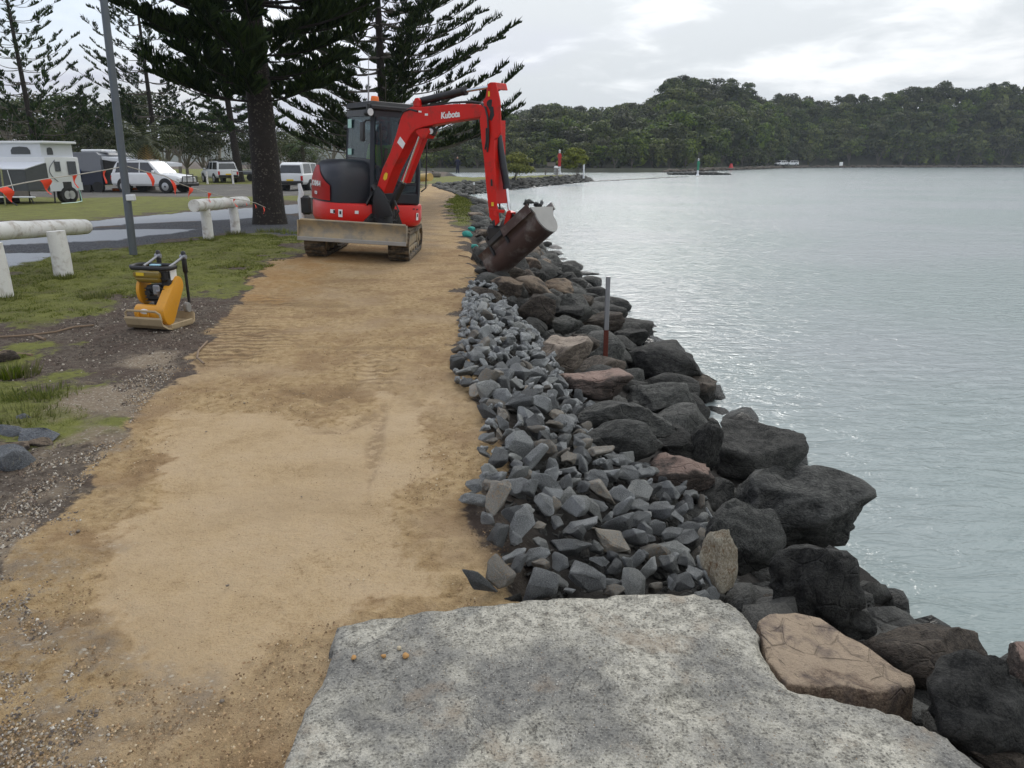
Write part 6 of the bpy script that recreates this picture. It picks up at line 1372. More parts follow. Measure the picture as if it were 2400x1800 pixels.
pk = Gh(-190, 452); 
# far shore vehicles
def farcar(px, hd, lb, mt, sc=1.0):
    s_ = G(px, 388.5, -.4); return car(Vector((s_.x, s_.y, -.45)), hd, SUVST, SUVGH, (-1.42, 1.42), lb, mt, .39, extra=SUVX, group='vehicles on the far shore')
farcar(1780, rad(10), 'grey loaded four wheel drive, leftmost vehicle on the far shore', M_['greyvan']); farcar(1830, rad(200), 'white low wagon, middle vehicle on the far shore', M_['white']); farcar(1855, rad(176), 'white van like wagon, rightmost vehicle on the far shore', M_['white'])
for o in [suv]: pass
# far signs and beacons
def thing_mb(name, loc, label, cat, group=None): return tag(empty(name, loc), label, cat, group)
q = G(1727, 391, -.6); e = thing_mb('far_sign', q, 'white notice board on a post at the far waterline', 'sign'); MB().box((0, 0, 2.6), (1.5, .12, 2.6), bevel=.03).build('board', M_['decal'], e); MB().cyl((0, .1, 0), (0, .1, 4.4), .12, n=8).build('post', M_['steel'], e)
q = G(1713, 393.5, -.6); e = thing_mb('red_marker', q, 'small red marker beside the white sign on the far shore', 'marker'); MB().cyl((0, 0, 0), (0, 0, 1.2), .7, .3, n=10).build('cone', M_['redb'], e)
q = G(1971, 388, -.4); e = thing_mb('white_marker', q, 'small white marker standing alone by the far beach', 'marker'); MB().box((0, 0, .6), (1.2, .5, 1.3), bevel=.1).build('block', M_['decal'], e)
def beacon(px, py, top, Y_, mcol, label):
    b = A(px, py, Y_); t_ = A(px, top, Y_); h_ = t_.z-b.z; e = thing_mb('channel_beacon', b, label, 'beacon'); r_ = h_*.036
    MB().cyl((0, 0, 0), (0, 0, h_*.10), r_*3.0, r_*1.8, n=16).cyl((0, 0, h_*.08), (0, 0, h_*.32), r_*1.7, n=16).build('base_column', M_['white'], e, smooth=.6)
    MB().cyl((0, 0, h_*.31), (0, 0, h_*.66), r_*1.9, n=16).cyl((0, 0, h_*.66), (0, 0, h_*.82), r_*2.5, n=16).cyl((0, 0, h_*.82), (0, 0, h_*.87), r_*1.7, n=16).build('painted_column', mcol, e, smooth=.6)
    MB().cyl((0, 0, h_*.87), (0, 0, h_*.94), r_*1.2, n=12).sphere((0, 0, h_*.97), r_*1.5, 2).build('lantern', M_['lamp'], e, smooth=.6)
    return e
beacon(1311, 407, 352, 96, M_['redb'], 'red and white channel beacon on the stone spit beside a small tree'); beacon(1635, 411, 372, 139, M_['green'], 'green and white channel beacon on its little rock islet')
q = A(1292, 410, 95); e = thing_mb('picnic_table', q, 'dark picnic table beside the red and white beacon', 'table'); MB().box((0, 0, .75), (1.9, .8, .07)).build('table_top', M_['wood'], e); 
for s_ in (-1, 1): MB().box((0, s_*.7, .45), (1.9, .28, .06)).build('bench_seat', M_['wood'], e); MB().box((s_*.7, 0, .38), (.1, 1.4, .75)).build('leg', M_['wood'], e)
MB().box((0, .1, 1.25), (1.0, .06, .45)).build('notice_panel', M_['wood'], e)
q = A(1303, 409, 95); tag(MB().box((0, 0, .5), (.5, .5, 1.0), bevel=.08).build('white_bin', M_['decal'], None, loc=q), 'small white bin between picnic table and red beacon', 'bin')
q = A(1368, 409, 104); e = thing_mb('depth_marker', q, 'thin white gauge post at the tip of the stone spit', 'post'); MB().cyl((0, 0, -.5), (0, 0, 1.3), .12, n=8).build('post', M_['white'], e); MB().box((0, 0, .6), (.5, .06, .2)).build('plate', M_['black'], e)
q = A(1073, 408, 84); pe2 = thing_mb('person', q, 'distant dark dressed person standing on the grass beyond the boom', 'person')
skin_body('body', [(0, 0, .95), (0, 0, 1.2), (0, 0, 1.42), (0, 0, 1.55), (.1, 0, .5), (.1, .03, .08), (-.1, 0, .5), (-.12, .05, .08), (.2, 0, 1.38), (.25, .02, 1.1), (.24, -.08, .88), (-.2, 0, 1.38), (-.26, .03, 1.1), (-.25, -.06, .88)], [.15, .14, .16, .06, .085, .06, .085, .06, .07, .05, .04, .07, .05, .04], [(0, 1), (1, 2), (2, 3), (0, 4), (4, 5), (0, 6), (6, 7), (2, 8), (8, 9), (9, 10), (2, 11), (11, 12), (12, 13)], M_['navy'], pe2, Matrix.Identity(4))
MB().sphere((0, -.01, 1.68), .11, 2, (.85, 1, 1.15)).build('head', M_['skin'], pe2, smooth=1)
# ------------------------------------------------------------------ caravans
zc = -.32
c1 = A(121, 465, 35.0); c2 = A(196, 452, 36.8)       # near corner and right corner of the hard-sided end
f1 = Vector((c1.x, c1.y, zc)); fx = (Vector((c2.x, c2.y, zc))-f1); Lx = fx.length; fx.normalize(); fy = Vector((-fx.y, fx.x, 0))
van = empty('pop_top_caravan', f1, (0, 0, math.atan2(fx.y, fx.x))); tag(van, 'white pop top caravan with an open awning room at the left edge', 'caravan')
VL = Lx; VW = 5.0        # local x along the visible right face, local -x.. the long awning side runs to the left
zb_, zt_ = .55, 2.05
def loc2(px, py, Y_): return van.matrix_world.inverted() @ A(px, py, Y_)
ang = math.atan2(fx.y, fx.x)
# box: right face length VL along x, the awning side goes left (perpendicular mix)
sl = Vector((-1, .06, 0)); lx = Vector((math.cos(-ang)*sl.x-math.sin(-ang)*sl.y, math.sin(-ang)*sl.x+math.cos(-ang)*sl.y, 0)).normalized()*VW
P00 = Vector((0, 0, 0)); P10 = Vector((VL, 0, 0)); P01 = lx; P11 = lx+Vector((VL, 0, 0))
U = lambda p_, z_: Vector((p_.x, p_.y, z_))
m = MB(); m.prism([U(P00, zb_), U(P10, zb_), U(P11, zb_), U(P01, zb_)], (0, 0, zt_-zb_), .05); m.build('body', M_['cream'], van, smooth=.6)
ins = lambda p_: p_+(((P00+P11)/2)-p_)*.07
m = MB(); m.prism([U(ins(P00), zt_), U(ins(P10), zt_), U(ins(P11), zt_), U(ins(P01), zt_)], (0, 0, .58)); m.build('pop_top_canvas', M_['awning'], van)
ou = lambda p_: p_+(((P00+P11)/2)-p_)*-.01
m = MB(); m.prism([U(ou(P00), zt_+.58), U(ou(P10), zt_+.58), U(ou(P11), zt_+.58), U(ou(P01), zt_+.58)], (0, 0, .11), .035); m.build('pop_top_roof', M_['white'], van, smooth=.6)
def facep(a0, a1, z0, z1, P_, D_, off, th, mt, name, arch=False, parent=None):
    """panel on the face through P_ along D_ ; a in metres"""
    n_ = Vector((D_.y, -D_.x, 0)).normalized(); d_ = D_.normalized()
    pts = [P_+d_*a0, P_+d_*a1]; V = [U(pts[0], z0), U(pts[1], z0), U(pts[1], z1), U(pts[0], z1)]
    if arch: V = [U(P_+d_*a0, z0), U(P_+d_*a1, z0), U(P_+d_*a1, z0+(z1-z0)*.5), U(P_+d_*(a1-(a1-a0)*.12), z1-.03), U(P_+d_*(a0+a1)/2+Vector(), z1) if False else U(P_+d_*((a0+a1)/2), z1), U(P_+d_*(a0+(a1-a0)*.12), z1-.03), U(P_+d_*a0, z0+(z1-z0)*.5)]
    return MB().prism([v+n_*off for v in V], n_*th).build(name, mt, parent or van)
FXD = Vector((1, 0, 0)); LXD = -lx.normalized()     # both run left to right as seen
facep(.45, .75, 1.42, 1.85, P00, FXD, .01, .02, M_['darkglass'], 'small_window'); facep(VL*.62, VL*.88, 1.22, 1.86, P00, FXD, .01, .02, M_['darkglass'], 'window')
facep(.0, VL, zb_, zb_+.35, P00, FXD, .008, .01, M_['awning'], 'lower_panel')
facep(VL*.40, VL*.66, .05, .95, P00, FXD, .012, .01, M_['black'], 'wheel_recess')
facep(.30, .62, zt_+.10, zt_+.42, ins(P00)+Vector((0, 0, 0)), FXD, .01, .01, M_['mesh'], 'canvas_window', True)
m = MB(); n_ = 12; m.tube([Vector((.12+.38*(1-math.sin(i/n_*math.pi)*1.0), -.02, 1.92-.95*i/n_)) for i in range(n_+1)], .018, 5); m.build('curved_stripe', M_['greyvan'], van)
for a0, a1 in ((VW-1.75, VW-.85), (VW-3.5, VW-2.6)): facep(a0-.0, a1, zt_+.12, zt_+.45, ins(P01), LXD, .01, .01, M_['mesh'], 'canvas_window', True)
aw_d = Vector((-LXD.y, LXD.x, 0)); outv = Vector((LXD.y, -LXD.x, 0)).normalized()
# awning: slopes out from the wall, walls of dark mesh
o0, o1 = P01, P00; dd = outv*1.1
m = MB(); m.prism([U(o0, 1.80), U(o1, 1.80), U(o1+dd-LXD*.25, 1.52), U(o0+dd, 1.52)], (0, 0, .035)); m.build('awning_roof', M_['awning'], van)
m = MB(); m.prism([U(o0+dd, .62), U(o1+dd-LXD*.25, .62), U(o1+dd-LXD*.25, 1.50), U(o0+dd, 1.50)], outv*.02); m.build('awning_wall', M_['mesh'], van)
m = MB(); m.prism([U(o1, .62), U(o1, 1.78), U(o1+dd-LXD*.25, 1.50), U(o1+dd-LXD*.25, .62)], LXD*.02); m.build('awning_end_wall', M_['mesh'], van)
m = MB(); m.prism([U(o0+dd, .40), U(o1+dd-LXD*.25, .40), U(o1+dd-LXD*.25, .62), U(o0+dd, .62)], outv*.03); m.build('awning_skirt', M_['wood'], van)
m = MB(); m.tube([U(o0+dd*1.25, .36), U(o1+dd*1.25+LXD*.2, .36)], .035, 8); m.build('step_rail', M_['white'], van)
for t_ in (1.0, 2.4, 3.8):
    MB().tube([U(o1+dd*1.05-LXD*t_, 1.5), U(o1+dd*1.05-LXD*(t_-.12), .62)], .018, 6).build('awning_pole', M_['white'], van)
MB().tube([U(o1-LXD*3.0, 1.75), U(o1+dd*1.5-LXD*1.0, .4), U(o1+dd*1.8-LXD*.2, .0)], .03, 6).build('stay', M_['black'], van)
for xx in (VL*.47, VL*.60): w_ = MB().cyl((xx, -.05, .36), (xx, .22, .36), .36, n=22, bevel=.03).build('wheel', M_['tyre'], van, smooth=.6); MB().cyl((xx, -.06, .36), (xx, -.02, .36), .19, n=16).build('rim', M_['rim'], w_)
for xx, yy in ((.25, .1), (VL-.15, .1), (.2, 1.5)): MB().tube([(xx, yy, 0), (xx+.05, yy, zb_)], .035, 6).build('stabiliser_leg', M_['black'], van)
for k in range(2): MB().tube([U(o1+dd*.6-LXD*(.4+1.8*k), 0), U(o1+dd*.6-LXD*(.55+1.8*k), .45)], .03, 6).build('stabiliser_leg', M_['black'], van)
MB().box(U(o1+dd*.3-LXD*2.6, .3), (2.2, .8, .6), rot=math.atan2(LXD.y, LXD.x), bevel=.1).build('underbody', M_['black'], van)
m = MB(); m.tube([(VL*.80, -.1, .75), (VL*.83, -.12, .35), (VL*.80, -.2, .05), (VL*.5, -.4, .02), (0, -.5, .02)], .022, 6); m.build('hose', M_['tealgl'], van)
# grey caravan behind, awning to the right
Yg = 47.0; g0, g1 = A(178, 447, Yg), A(252, 442, Yg+.5); b_ = Vector((g0.x, g0.y, zc)); gv = empty('grey_caravan', b_); tag(gv, 'grey and navy caravan with a blue tarpaulin, behind the white wagon', 'caravan')
wd = g1.x-g0.x; tz = A(215, 357, Yg).z-zc
m = MB(); m.prism([(0, 0, .45), (wd, .1, .45), (wd, .1, 1.25), (0, 0, 1.25)], (0, 4.5, 0), .03); m.build('lower_body', M_['navyvan'], gv)
m = MB(); m.prism([(-.1, 0, 1.25), (wd, .1, 1.25), (wd, .1, tz-.15), (wd-.18, .1, tz), (.1, 0, tz), (-.1, 0, tz-.3)], (0, 4.5, 0), .03); m.build('upper_body', M_['greyvan'], gv)
m = MB(); m.box((wd*.60, 1.0, tz+.10), (1.3, .9, .16), bevel=.05); m.build('roof_hatch', M_['white'], gv); MB().box((wd*.98, 1.2, tz+.08), (.8, .7, .18), bevel=.06).build('air_conditioner', M_['white'], gv)
p_ = A(270, 370, Yg)-b_; q_ = A(372, 386, Yg+1)-b_
m = MB(); m.prism([(wd+.02, .3, p_.z+.08), (q_.x, 1.2, q_.z+.08), (q_.x, 1.2, q_.z-.12), (q_.x-1.4, 1.0, q_.z-.10), (wd+.02, .3, p_.z-.10)], (0, 3.2, 0)); m.build('awning', M_['awning'], gv)
m = MB(); m.prism([(wd+.02, .4, .5), (wd+1.0, .6, .5), (wd+1.0, .6, p_.z-.2), (wd+.02, .4, p_.z-.15)], (0, 3.6, 0)); m.build('annex_interior', M_['black'], gv)
m = MB(); m.prism([(-.12, -.05, 2.0), (.5, -.08, 1.35), (.45, -.08, .9), (-.05, -.06, .6)], (0, .06, 0)); m.build('blue_tarpaulin', M_['blue'], gv)
me = text_mesh('roadrunners', .26, .003); bpy.data.meshes.remove(me)
for xx in (.3, wd-.4): MB().tube([(xx, .2, 0), (xx, .2, .5)], .04, 6).build('stand_leg', M_['black'], gv)
for k in range(2): MB().cyl((wd*.35+k*.75, .05, .33), (wd*.35+k*.75, .3, .33), .33, n=20).build('wheel', M_['tyre'], gv)
q = Gh(222, 448); e = thing_mb('generator_trolley', q, 'grey generator on a wheeled trolley between the caravan and the white wagon', 'generator'); MB().box((.1, 0, .55), (.75, .5, .45), bevel=.08).build('engine_block', M_['greyvan'], e); MB().tube([(-.45, 0, .3), (-.45, 0, 1.15), (-.3, 0, 1.2), (.1, 0, .95)], .03, 6).build('frame', M_['steel'], e); MB().cyl((.0, -.2, .22), (.0, .2, .22), .22, n=16).build('wheel', M_['tyre'], e)
for k, (a, b, w_) in enumerate([(281, 448, .8), (322, 446, 1.9)]):
    q = Gh(a, b); tag(MB().box((0, 0, .10), (w_, .5, .16), bevel=.05).build('wheel_ramp', M_['orange'], None, loc=q), ['short orange levelling ramp under the tail of the white wagon', 'long orange levelling ramp under the middle of the white wagon'][k], 'ramp', 'orange levelling ramps')
q = Gh(5, 452); e = thing_mb('camp_tent', q+Vector((-1.2, 0, 0)), 'dark grey tent flap with a pole at the left edge', 'tent'); MB().prism([(-2.0, 0, 0), (1.9, 0, 0), (1.4, 0, 1.0), (-2.0, 0, 1.6)], (0, 1.5, 0)).build('canvas', M_['mesh'], e)
p0_, p1_ = A(2, 395, 27), Gh(13, 482); MB().tube([p0_-e.location, Vector((p1_.x, p1_.y, p1_.z))-e.location], .03, 6).build('tent_pole', M_['white'], e)
q = Gh(600, 424); e = thing_mb('boat_trailer', q, 'silver boat trailer with red lamps behind the fence posts', 'trailer'); MB().box((0, 0, .75), (4.6, 1.8, .35), bevel=.08).build('hull', M_['greyvan'], e); MB().box((.3, 0, 1.0), (4.0, 1.6, .06)).build('deck_rail', M_['white'], e)
for xx in (-.2, .8): MB().cyl((xx, -.95, .33), (xx, -.75, .33), .33, n=16).build('wheel', M_['tyre'], e)
MB().box((1.2, -.92, 1.35), (.8, .05, .16)).build('lamp_bar', M_['tail'], e); MB().box((-1.2, 0, 1.6), (.8, .8, .2), bevel=.05).build('white_box', M_['white'], e)
MB().tube([(-2.3, -.7, 1.5), (2.6, -.7, 1.5)], .03, 5).build('top_rail', M_['steel'], e)
for k, (a, b, t_) in enumerate([(487, 432, 402), (547, 432, 398), (627, 431, 412)]):
    p_ = Gh(a, b); h_ = A(a, t_, p_.y).z-p_.z; tag(MB().box((0, 0, h_/2), (.13, .13, h_), bevel=.02).build('fence_post', M_['logwhite'], None, loc=p_), ['white timber fence post in front of the silver utility', 'white timber fence post left of the leaning pine trunk', 'leaning white fence post left of the big pine trunk'][k], 'fence post', 'white fence posts')
a_, b_ = Gh(547, 432), Gh(630, 431); tag(MB().tube([Vector((a_.x, a_.y, a_.z+1.0)), Vector((b_.x, b_.y, b_.z+.95))], .025, 5).build('fence_wire', M_['steel'], None), 'thin pale rail running between the white fence posts', 'rail')
# white folded barrier beside the excavator's tail
q = Gh(704, 520); e = thing_mb('white_barrier', Vector((A(708, 500, 14.6).x, 14.6, 0)), 'white plastic post leaning between the pine trunk and the excavator', 'barrier'); O = e.location
MB().tube([A(708, 522, 14.6)-O, A(704, 470, 14.6)-O, A(706, 452, 14.6)-O, A(701, 430, 14.6)-O], [.05, .055, .05, .03], 8).build('post', M_['white'], e, smooth=.9)
MB().box(A(719, 480, 14.7)-O, (.22, .3, .35), bevel=.04).build('black_box', M_['black'], e)

# ------------------------------------------------------------------ Norfolk pines
def frond_proto(seed, nside=12, L=.75, cl=.34, w_=.034, lift=.55):
    g = random.Random(seed); V, F = [], []
    def cord(p, d, l, wd):
        d = d.normalized(); s_ = d.cross(Vector((0, 0, 1))); s_ = s_.normalized() if s_.length > .1 else Vector((1, 0, 0)); u_ = s_.cross(d)
        b = len(V); q = p+d*l*.55+Vector((0, 0, l*.05)); e_ = p+d*l+Vector((0, 0, l*.22))
        V.extend([p, q+s_*wd, e_, q-s_*wd, q+u_*wd, q-u_*wd]); F.extend([(b, b+1, b+2, b+3), (b, b+4, b+2, b+5)])
    for i in range(nside):
        t_ = (i+.6)/nside; ax = Vector((0, t_*L, .12*t_*t_*L)); k = math.sin(min(1, t_*.9+.18)*math.pi)**.6
        for s_ in (-1, 1):
            cord(ax+Vector((0, g.uniform(-.02, .02), 0)), Vector((s_*g.uniform(.55, .8), .75, lift*g.uniform(.5, 1.3))), cl*k*g.uniform(.8, 1.15), w_)
        if i % 2 == 0: cord(ax, Vector((g.uniform(-.3, .3), .7, .9)), cl*.7*k, w_)
    cord(Vector((0, 0, 0)), Vector((0, 1, .1)), L*1.1, w_)
    return np.array([tuple(v) for v in V]), np.array(F)
def pine(loc, height, r0, z0, Rr, dz, nb_, nf, seed, label, lean=(0, 0), taper=1.0, fs=1.0, w_=.034, lift=.18, nside=12, start=.28, sparse=1.0, bark=True, zdrop=None, lowf=1.0, lowh=3.0):
    g = random.Random(seed); e = empty('norfolk_pine', loc); tag(e, label, 'pine tree', 'norfolk pines along the foreshore')
    n = 40; ns = 22 if r0 > .3 else 12; V = []; 
    for i in range(n+1):
        t_ = i/n; z_ = -.2+(height+.2)*t_**1.15; r_ = r0*(1-t_*.93)*(1+.35*math.exp(-(z_+.2)*2.2))
        for j in range(ns):
            a = 2*math.pi*j/ns; rr = r_*(1+.08*noise.noise(Vector((math.cos(a)*1.5, math.sin(a)*1.5, z_*1.2)))+.05*noise.noise(Vector((math.cos(a)*5, math.sin(a)*5, z_*5)))); V.append((lean[0]*z_+rr*math.cos(a), lean[1]*z_+rr*math.sin(a), z_))
    F = [(i*ns+j, i*ns+(j+1) % ns, (i+1)*ns+(j+1) % ns, (i+1)*ns+j) for i in range(n) for j in range(ns)]
    obj('trunk', mesh_np('trunk', V, F, True), M_['pinebark'], e)
    if r0 > .3:      # loose pale bark scales
        C = []; N_ = []
        for k in range(1500):
            z_ = g.uniform(0, 5.5); a = g.uniform(0, 6.28); r_ = r0*(1-((z_/height)**.87)*.93)*(1+.35*math.exp(-(z_+.2)*2.2))*1.012; C.append((lean[0]*z_+r_*math.cos(a), r_*math.sin(a)+lean[1]*z_, z_)); N_.append((math.cos(a), math.sin(a), g.uniform(-.3, .5)))
        N_ = np.array(N_); N_ /= np.linalg.norm(N_, axis=1, keepdims=True); vv, ff = quads_at(np.array(C), N_, np.random.default_rng(seed).uniform(.03, .08, len(C)), np.random.default_rng(seed), .7)
        tag(obj('bark_scale', mesh_np('bark_scale', vv, ff), mat('pale_bark_scale', (.075, .062, .05), .9, var=.5), e), kind='stuff')
    pr = [frond_proto(seed*3+k, nside, .75*fs, .34*fs, w_, .55) for k in range(4)]
    mb = MB(); Vs, Fs, off_ = [], [], 0; z_ = z0; wh = 0
    while z_ < height*.97:
        tt = (z_-z0)/(height-z0); Lb = Rr*((1-tt)**.75)*(lowf+(1-lowf)*min(1, (z_-z0)/lowh))*g.uniform(.88, 1.08); Lb = max(Lb, .3)
        a0 = g.uniform(0, 6.28)
        for b in range(nb_):
            if g.random() > sparse*1.1: continue
            a = a0+2*math.pi*b/nb_+g.uniform(-.18, .18); L = Lb*g.uniform(.8, 1.08); base = Vector((lean[0]*z_, lean[1]*z_, z_+g.uniform(-.12, .12))); d = Vector((math.cos(a), math.sin(a), 0))
            sag = -.10 if zdrop is None else zdrop; pts = []; rb = max(.012, .035*L/4*(1.6 if r0 > .3 else 1))
            for i in range(9):
                s_ = i/8; pts.append(base+d*L*s_+Vector((0, 0, L*(sag*math.sin(s_*math.pi*.75)*1.0+lift*s_*s_))))
            mb.tube(pts, [rb*(1-.8*i/8) for i in range(9)], 5 if r0 > .3 else 4)
            nfr = max(3, int(nf*L/Rr))
            for k in range(nfr):
                s_ = start+(1-start)*(k+g.random()*.6)/nfr; s_ = min(s_, .995); i = min(7, int(s_*8)); p_ = pts[i].lerp(pts[i+1], s_*8-i); tg = (pts[i+1]-pts[i]).normalized()
                side = (1 if k % 2 else -1)*(1 if s_ < .93 else .15); yaw_ = math.atan2(tg.y, tg.x)-math.pi/2+side*g.uniform(.35, .85); pitch = g.uniform(.05, .5)+lift*.5; sc_ = g.uniform(.75, 1.2)*(1.0 if s_ > .45 else .8)*(.65+.35*L/Rr)
                M = np.array((Matrix.Translation(p_) @ Matrix.Rotation(yaw_, 4, 'Z') @ Matrix.Rotation(pitch, 4, 'X') @ Matrix.Rotation(g.uniform(-.5, .5), 4, 'Y') @ Matrix.Scale(sc_, 4)))
                v, f_ = pr[k % 4]; Vs.append(v @ M[:3, :3].T+M[:3, 3]); Fs.append(f_+off_); off_ += len(v)
        z_ += dz*g.uniform(.85, 1.15)*(1 if tt < .8 else .7); wh += 1
    lm = bpy.data.meshes.new('branches'); mb.bm.to_mesh(lm); mb.bm.free(); obj('branches', lm, M_['bark'] if r0 <= .3 else M_['pinebark'], e)
    o = obj('crown', mesh_np('crown', np.vstack(Vs), np.vstack(Fs)), M_['pine'], e); print('pine', label[:20], len(np.vstack(Fs))); return e
p_ = Gh(664, 520); P1 = Vector((p_.x, 20.3, Hs(p_.x, 20.3)-.05))
pine(P1, 17, .40, 3.2, 4.6, .52, 7, 21, 11, 'huge dark norfolk pine with a thick scaly trunk directly left of the excavator', fs=1.15, w_=.034, lift=.22, start=.30, zdrop=-.03, sparse=.93, lowf=.5, lowh=2.6)
p_ = A(905, 430, 34); pine(Vector((p_.x, 34, -.3)), 15.5, .28, 2.4, 6.0, .58, 7, 16, 12, 'norfolk pine behind the excavator whose branch tips reach out over the arm', fs=1.1, lift=.30, w_=.034, nside=9, zdrop=-.08)
p_ = Gh(563, 426); pine(Vector((p_.x, p_.y, -.4)), 19, .40, 4.6, 5.2, .85, 6, 11, 13, 'leaning dark pine beside the silver utility', lean=(-.055, 0), fs=1.3, lift=.15, w_=.05, nside=7)
p_ = A(372, 400, 76); pine(Vector((p_.x, 76, -.4)), 24, .30, 3.0, 7.2, .95, 6, 11, 14, 'tall pine with upturned branches right of the grey pole', fs=1.35, lift=.42, w_=.055, nside=6, zdrop=-.1, sparse=.85)
p_ = A(84, 340, 66); pine(Vector((p_.x, 66, -.4)), 22, .30, 3.0, 6.0, 1.0, 6, 8, 15, 'tall open norfolk pine above the caravans at the left edge', lean=(-.02, 0), fs=1.3, lift=.48, w_=.055, nside=6, start=.38, zdrop=-.1, sparse=.8)
p_ = A(205, 340, 80); pine(Vector((p_.x, 80, -.4)), 8.5, .2, 1.0, 3.2, .8, 6, 8, 16, 'small pine in the tree belt between the two tall pines', fs=1.2, lift=.3, w_=.055, nside=6)

# ------------------------------------------------------------------ tree belt on the left, palms, small trees on the spit
TM = [broad_tree_meshes(8.5+k*.6, 3.6+.25*k, 400+k, 2600, .30, 17, None, .16) for k in range(5)]
TO = [broad_tree_meshes(10+k, 3.6, 420+k, 1500, .32, 12, None, .45) for k in range(3)]
TB = [(-60, 92, 1.05), (10, 88, 1.0), (60, 96, 1.05), (115, 90, .95), (165, 84, .85), (205, 96, .95), (250, 86, .9), (300, 92, 1.0), (345, 88, .82), (395, 84, .85), (440, 92, .85), (480, 86, .72), (520, 98, .80), (560, 90, .62), (600, 84, .58), (630, 92, .66), (690, 88, .5), (735, 110, .62), (780, 130, 1.05), (820, 140, .9), (35, 70, .6), (135, 68, .55), (235, 66, .55), (300, 68, .5), (420, 70, .52), (500, 72, .55), (590, 74, .45), (650, 74, .55), (675, 66, .36), (700, 62, .30), (860, 130, .8), (900, 135, .7), (940, 150, .7)]
for k, (px, Y_, s_) in enumerate(TB):
    p_ = A(px, 400, Y_); ms = TM[k % 5] if k % 4 else TO[k % 3]
    w3 = 'behind the caravans' if px < 400 else 'behind the pines'
    tree_thing('bush_tree', ms, (p_.x, Y_, -.5), R.uniform(0, 6), (s_*1.1, s_*1.1, s_), M_['leaf'], M_['palebark'], ('low bushy ' if s_ < .6 else 'grey green ')+'tree, '+NTH[sorted(q[0] for q in TB).index(px)%29]+' from the left in the belt '+w3, 'trees in the belt behind the caravans')
def palm(loc, h, rc, nfr, seed, label, dead=0):
    g = random.Random(seed); e = empty('palm_tree', loc); tag(e, label, 'palm tree', 'palms in the tree belt'); MB().tube([(0, 0, -.2), (.05, 0, h*.5), (0, 0, h)], [.24, .18, .16], 10).build('trunk', M_['bark'], e, smooth=.9)
    for dk in (0, 1):
        V, F = [], []
        for k in range(nfr if dk == 0 else dead):
            a = g.uniform(0, 6.28); el = g.uniform(-.3, 1.2) if dk == 0 else g.uniform(-1.0, -.4); L = rc*g.uniform(.85, 1.15); pr_ = Vector((0, 0, h)); d = Vector((math.cos(a)*math.cos(el), math.sin(a)*math.cos(el), math.sin(el))); s_ = Vector((-math.sin(a), math.cos(a), 0))
            for i in range(12):
                d = (d+Vector((0, 0, -.11))).normalized(); q_ = pr_+d*L/12; wl_ = L*.22*math.sin((i+1.5)/13.5*math.pi)
                for sg in (-1, 1):
                    b = len(V); t1 = pr_+s_*sg*wl_+d*wl_*.5-Vector((0, 0, wl_*.35)); V.extend([pr_, pr_+d*L/22, t1+d*.03, t1]); F.append((b, b+1, b+2, b+3))
                pr_ = q_
        if V: obj('fronds' if dk == 0 else 'dead_fronds', mesh_np('fronds', V, F), M_['palm'] if dk == 0 else M_['deadpalm'], e)
p_ = A(352, 415, 50); palm(Vector((p_.x, 50, -.35)), 3.1, 2.0, 34, 1, 'palm with drooping yellow dead fronds right of the grey pole', 14)
p_ = A(712, 400, 62); palm(Vector((p_.x, 62, -.35)), 3.0, 1.8, 30, 2, 'palm between the big pine trunk and the excavator hood')
p_ = A(735, 400, 66); palm(Vector((p_.x, 66, -.35)), 1.6, 1.6, 26, 3, 'shorter palm just left of the excavator hood')
mg1 = broad_tree_meshes(3.0, 1.85, 450, 3600, .24, 18, .05, .04); mg2 = broad_tree_meshes(4.2, 1.75, 451, 4200, .24, 20, .06, .03)
p_ = A(1213, 421, 84); tree_thing('young_tree', mg1, (p_.x, 84, p_.z-.1), 1, (1.15, 1.0, .98), M_['mang'], M_['bark'], 'round light green bush tree on the spit behind the excavator arm', 'young trees on the stone spit')
p_ = A(1346, 415, 97); tree_thing('young_tree', mg2, (p_.x, 97, p_.z-.1), 2, (1.15, 1.0, .93), M_['mang'], M_['bark'], 'taller light green pointed tree right of the red beacon', 'young trees on the stone spit')

# ------------------------------------------------------------------ small stones, litter and grass
for k, (a, b, w_, h_, lb) in enumerate([(75, 1025, 95, 50, 'largest blue grey rock of the group at the left edge, flat topped'), (20, 1008, 70, 40, 'blue grey rock at the back of the group on the left edge'), (25, 1085, 85, 75, 'pale streaked blue grey rock nearest the camera on the left edge'), (15, 1046, 70, 35, 'buff topped rock in the middle of the group on the left edge'), (52, 974, 36, 20, 'small blue grey rock alone in the grass on the left'), (88, 1035, 50, 30, 'small buff rock on the right of the group at the left edge')]):
    boulder(a, b, w_, h_, 'slate' if 'blue' in lb else 'tan', lb, .03, .9, name='rock', cat='rock', group='rocks at the left edge', lift=-.02, cut=.36, rough_=.05, sub=3)
boulder(8, 842, 50, 36, 'tan', 'tan rock in the grass at the left edge above the blue grey rocks', .03, .9, name='rock', cat='rock', group='rocks at the left edge')
for k, (a, b, w_, mt_, lb) in enumerate([(830, 1540, 15, 'yel', None)]): pass
for k, (a, b, w_, lb) in enumerate([(829, 1541, 14, 'left orange pebble on the concrete slab'), (899, 1537, 14, 'middle orange pebble on the concrete slab'), (951, 1536, 18, 'right and largest orange pebble on the concrete slab'), (935, 1518, 12, 'pale pebble beside the orange ones on the concrete slab')]):
    p_ = G(a, b, .045); s_ = w_/FPX*p_.length*1.1; me = low[k].copy(); me.materials.clear(); me.materials.append(mat('orange_pebble', (.40, .22, .08) if k < 3 else (.45, .38, .26), .9)); tag(obj('pebble', me, None, None, p_, (0, 0, k), (s_, s_, s_*.7)), lb, 'pebble', 'pebbles on the concrete slab')
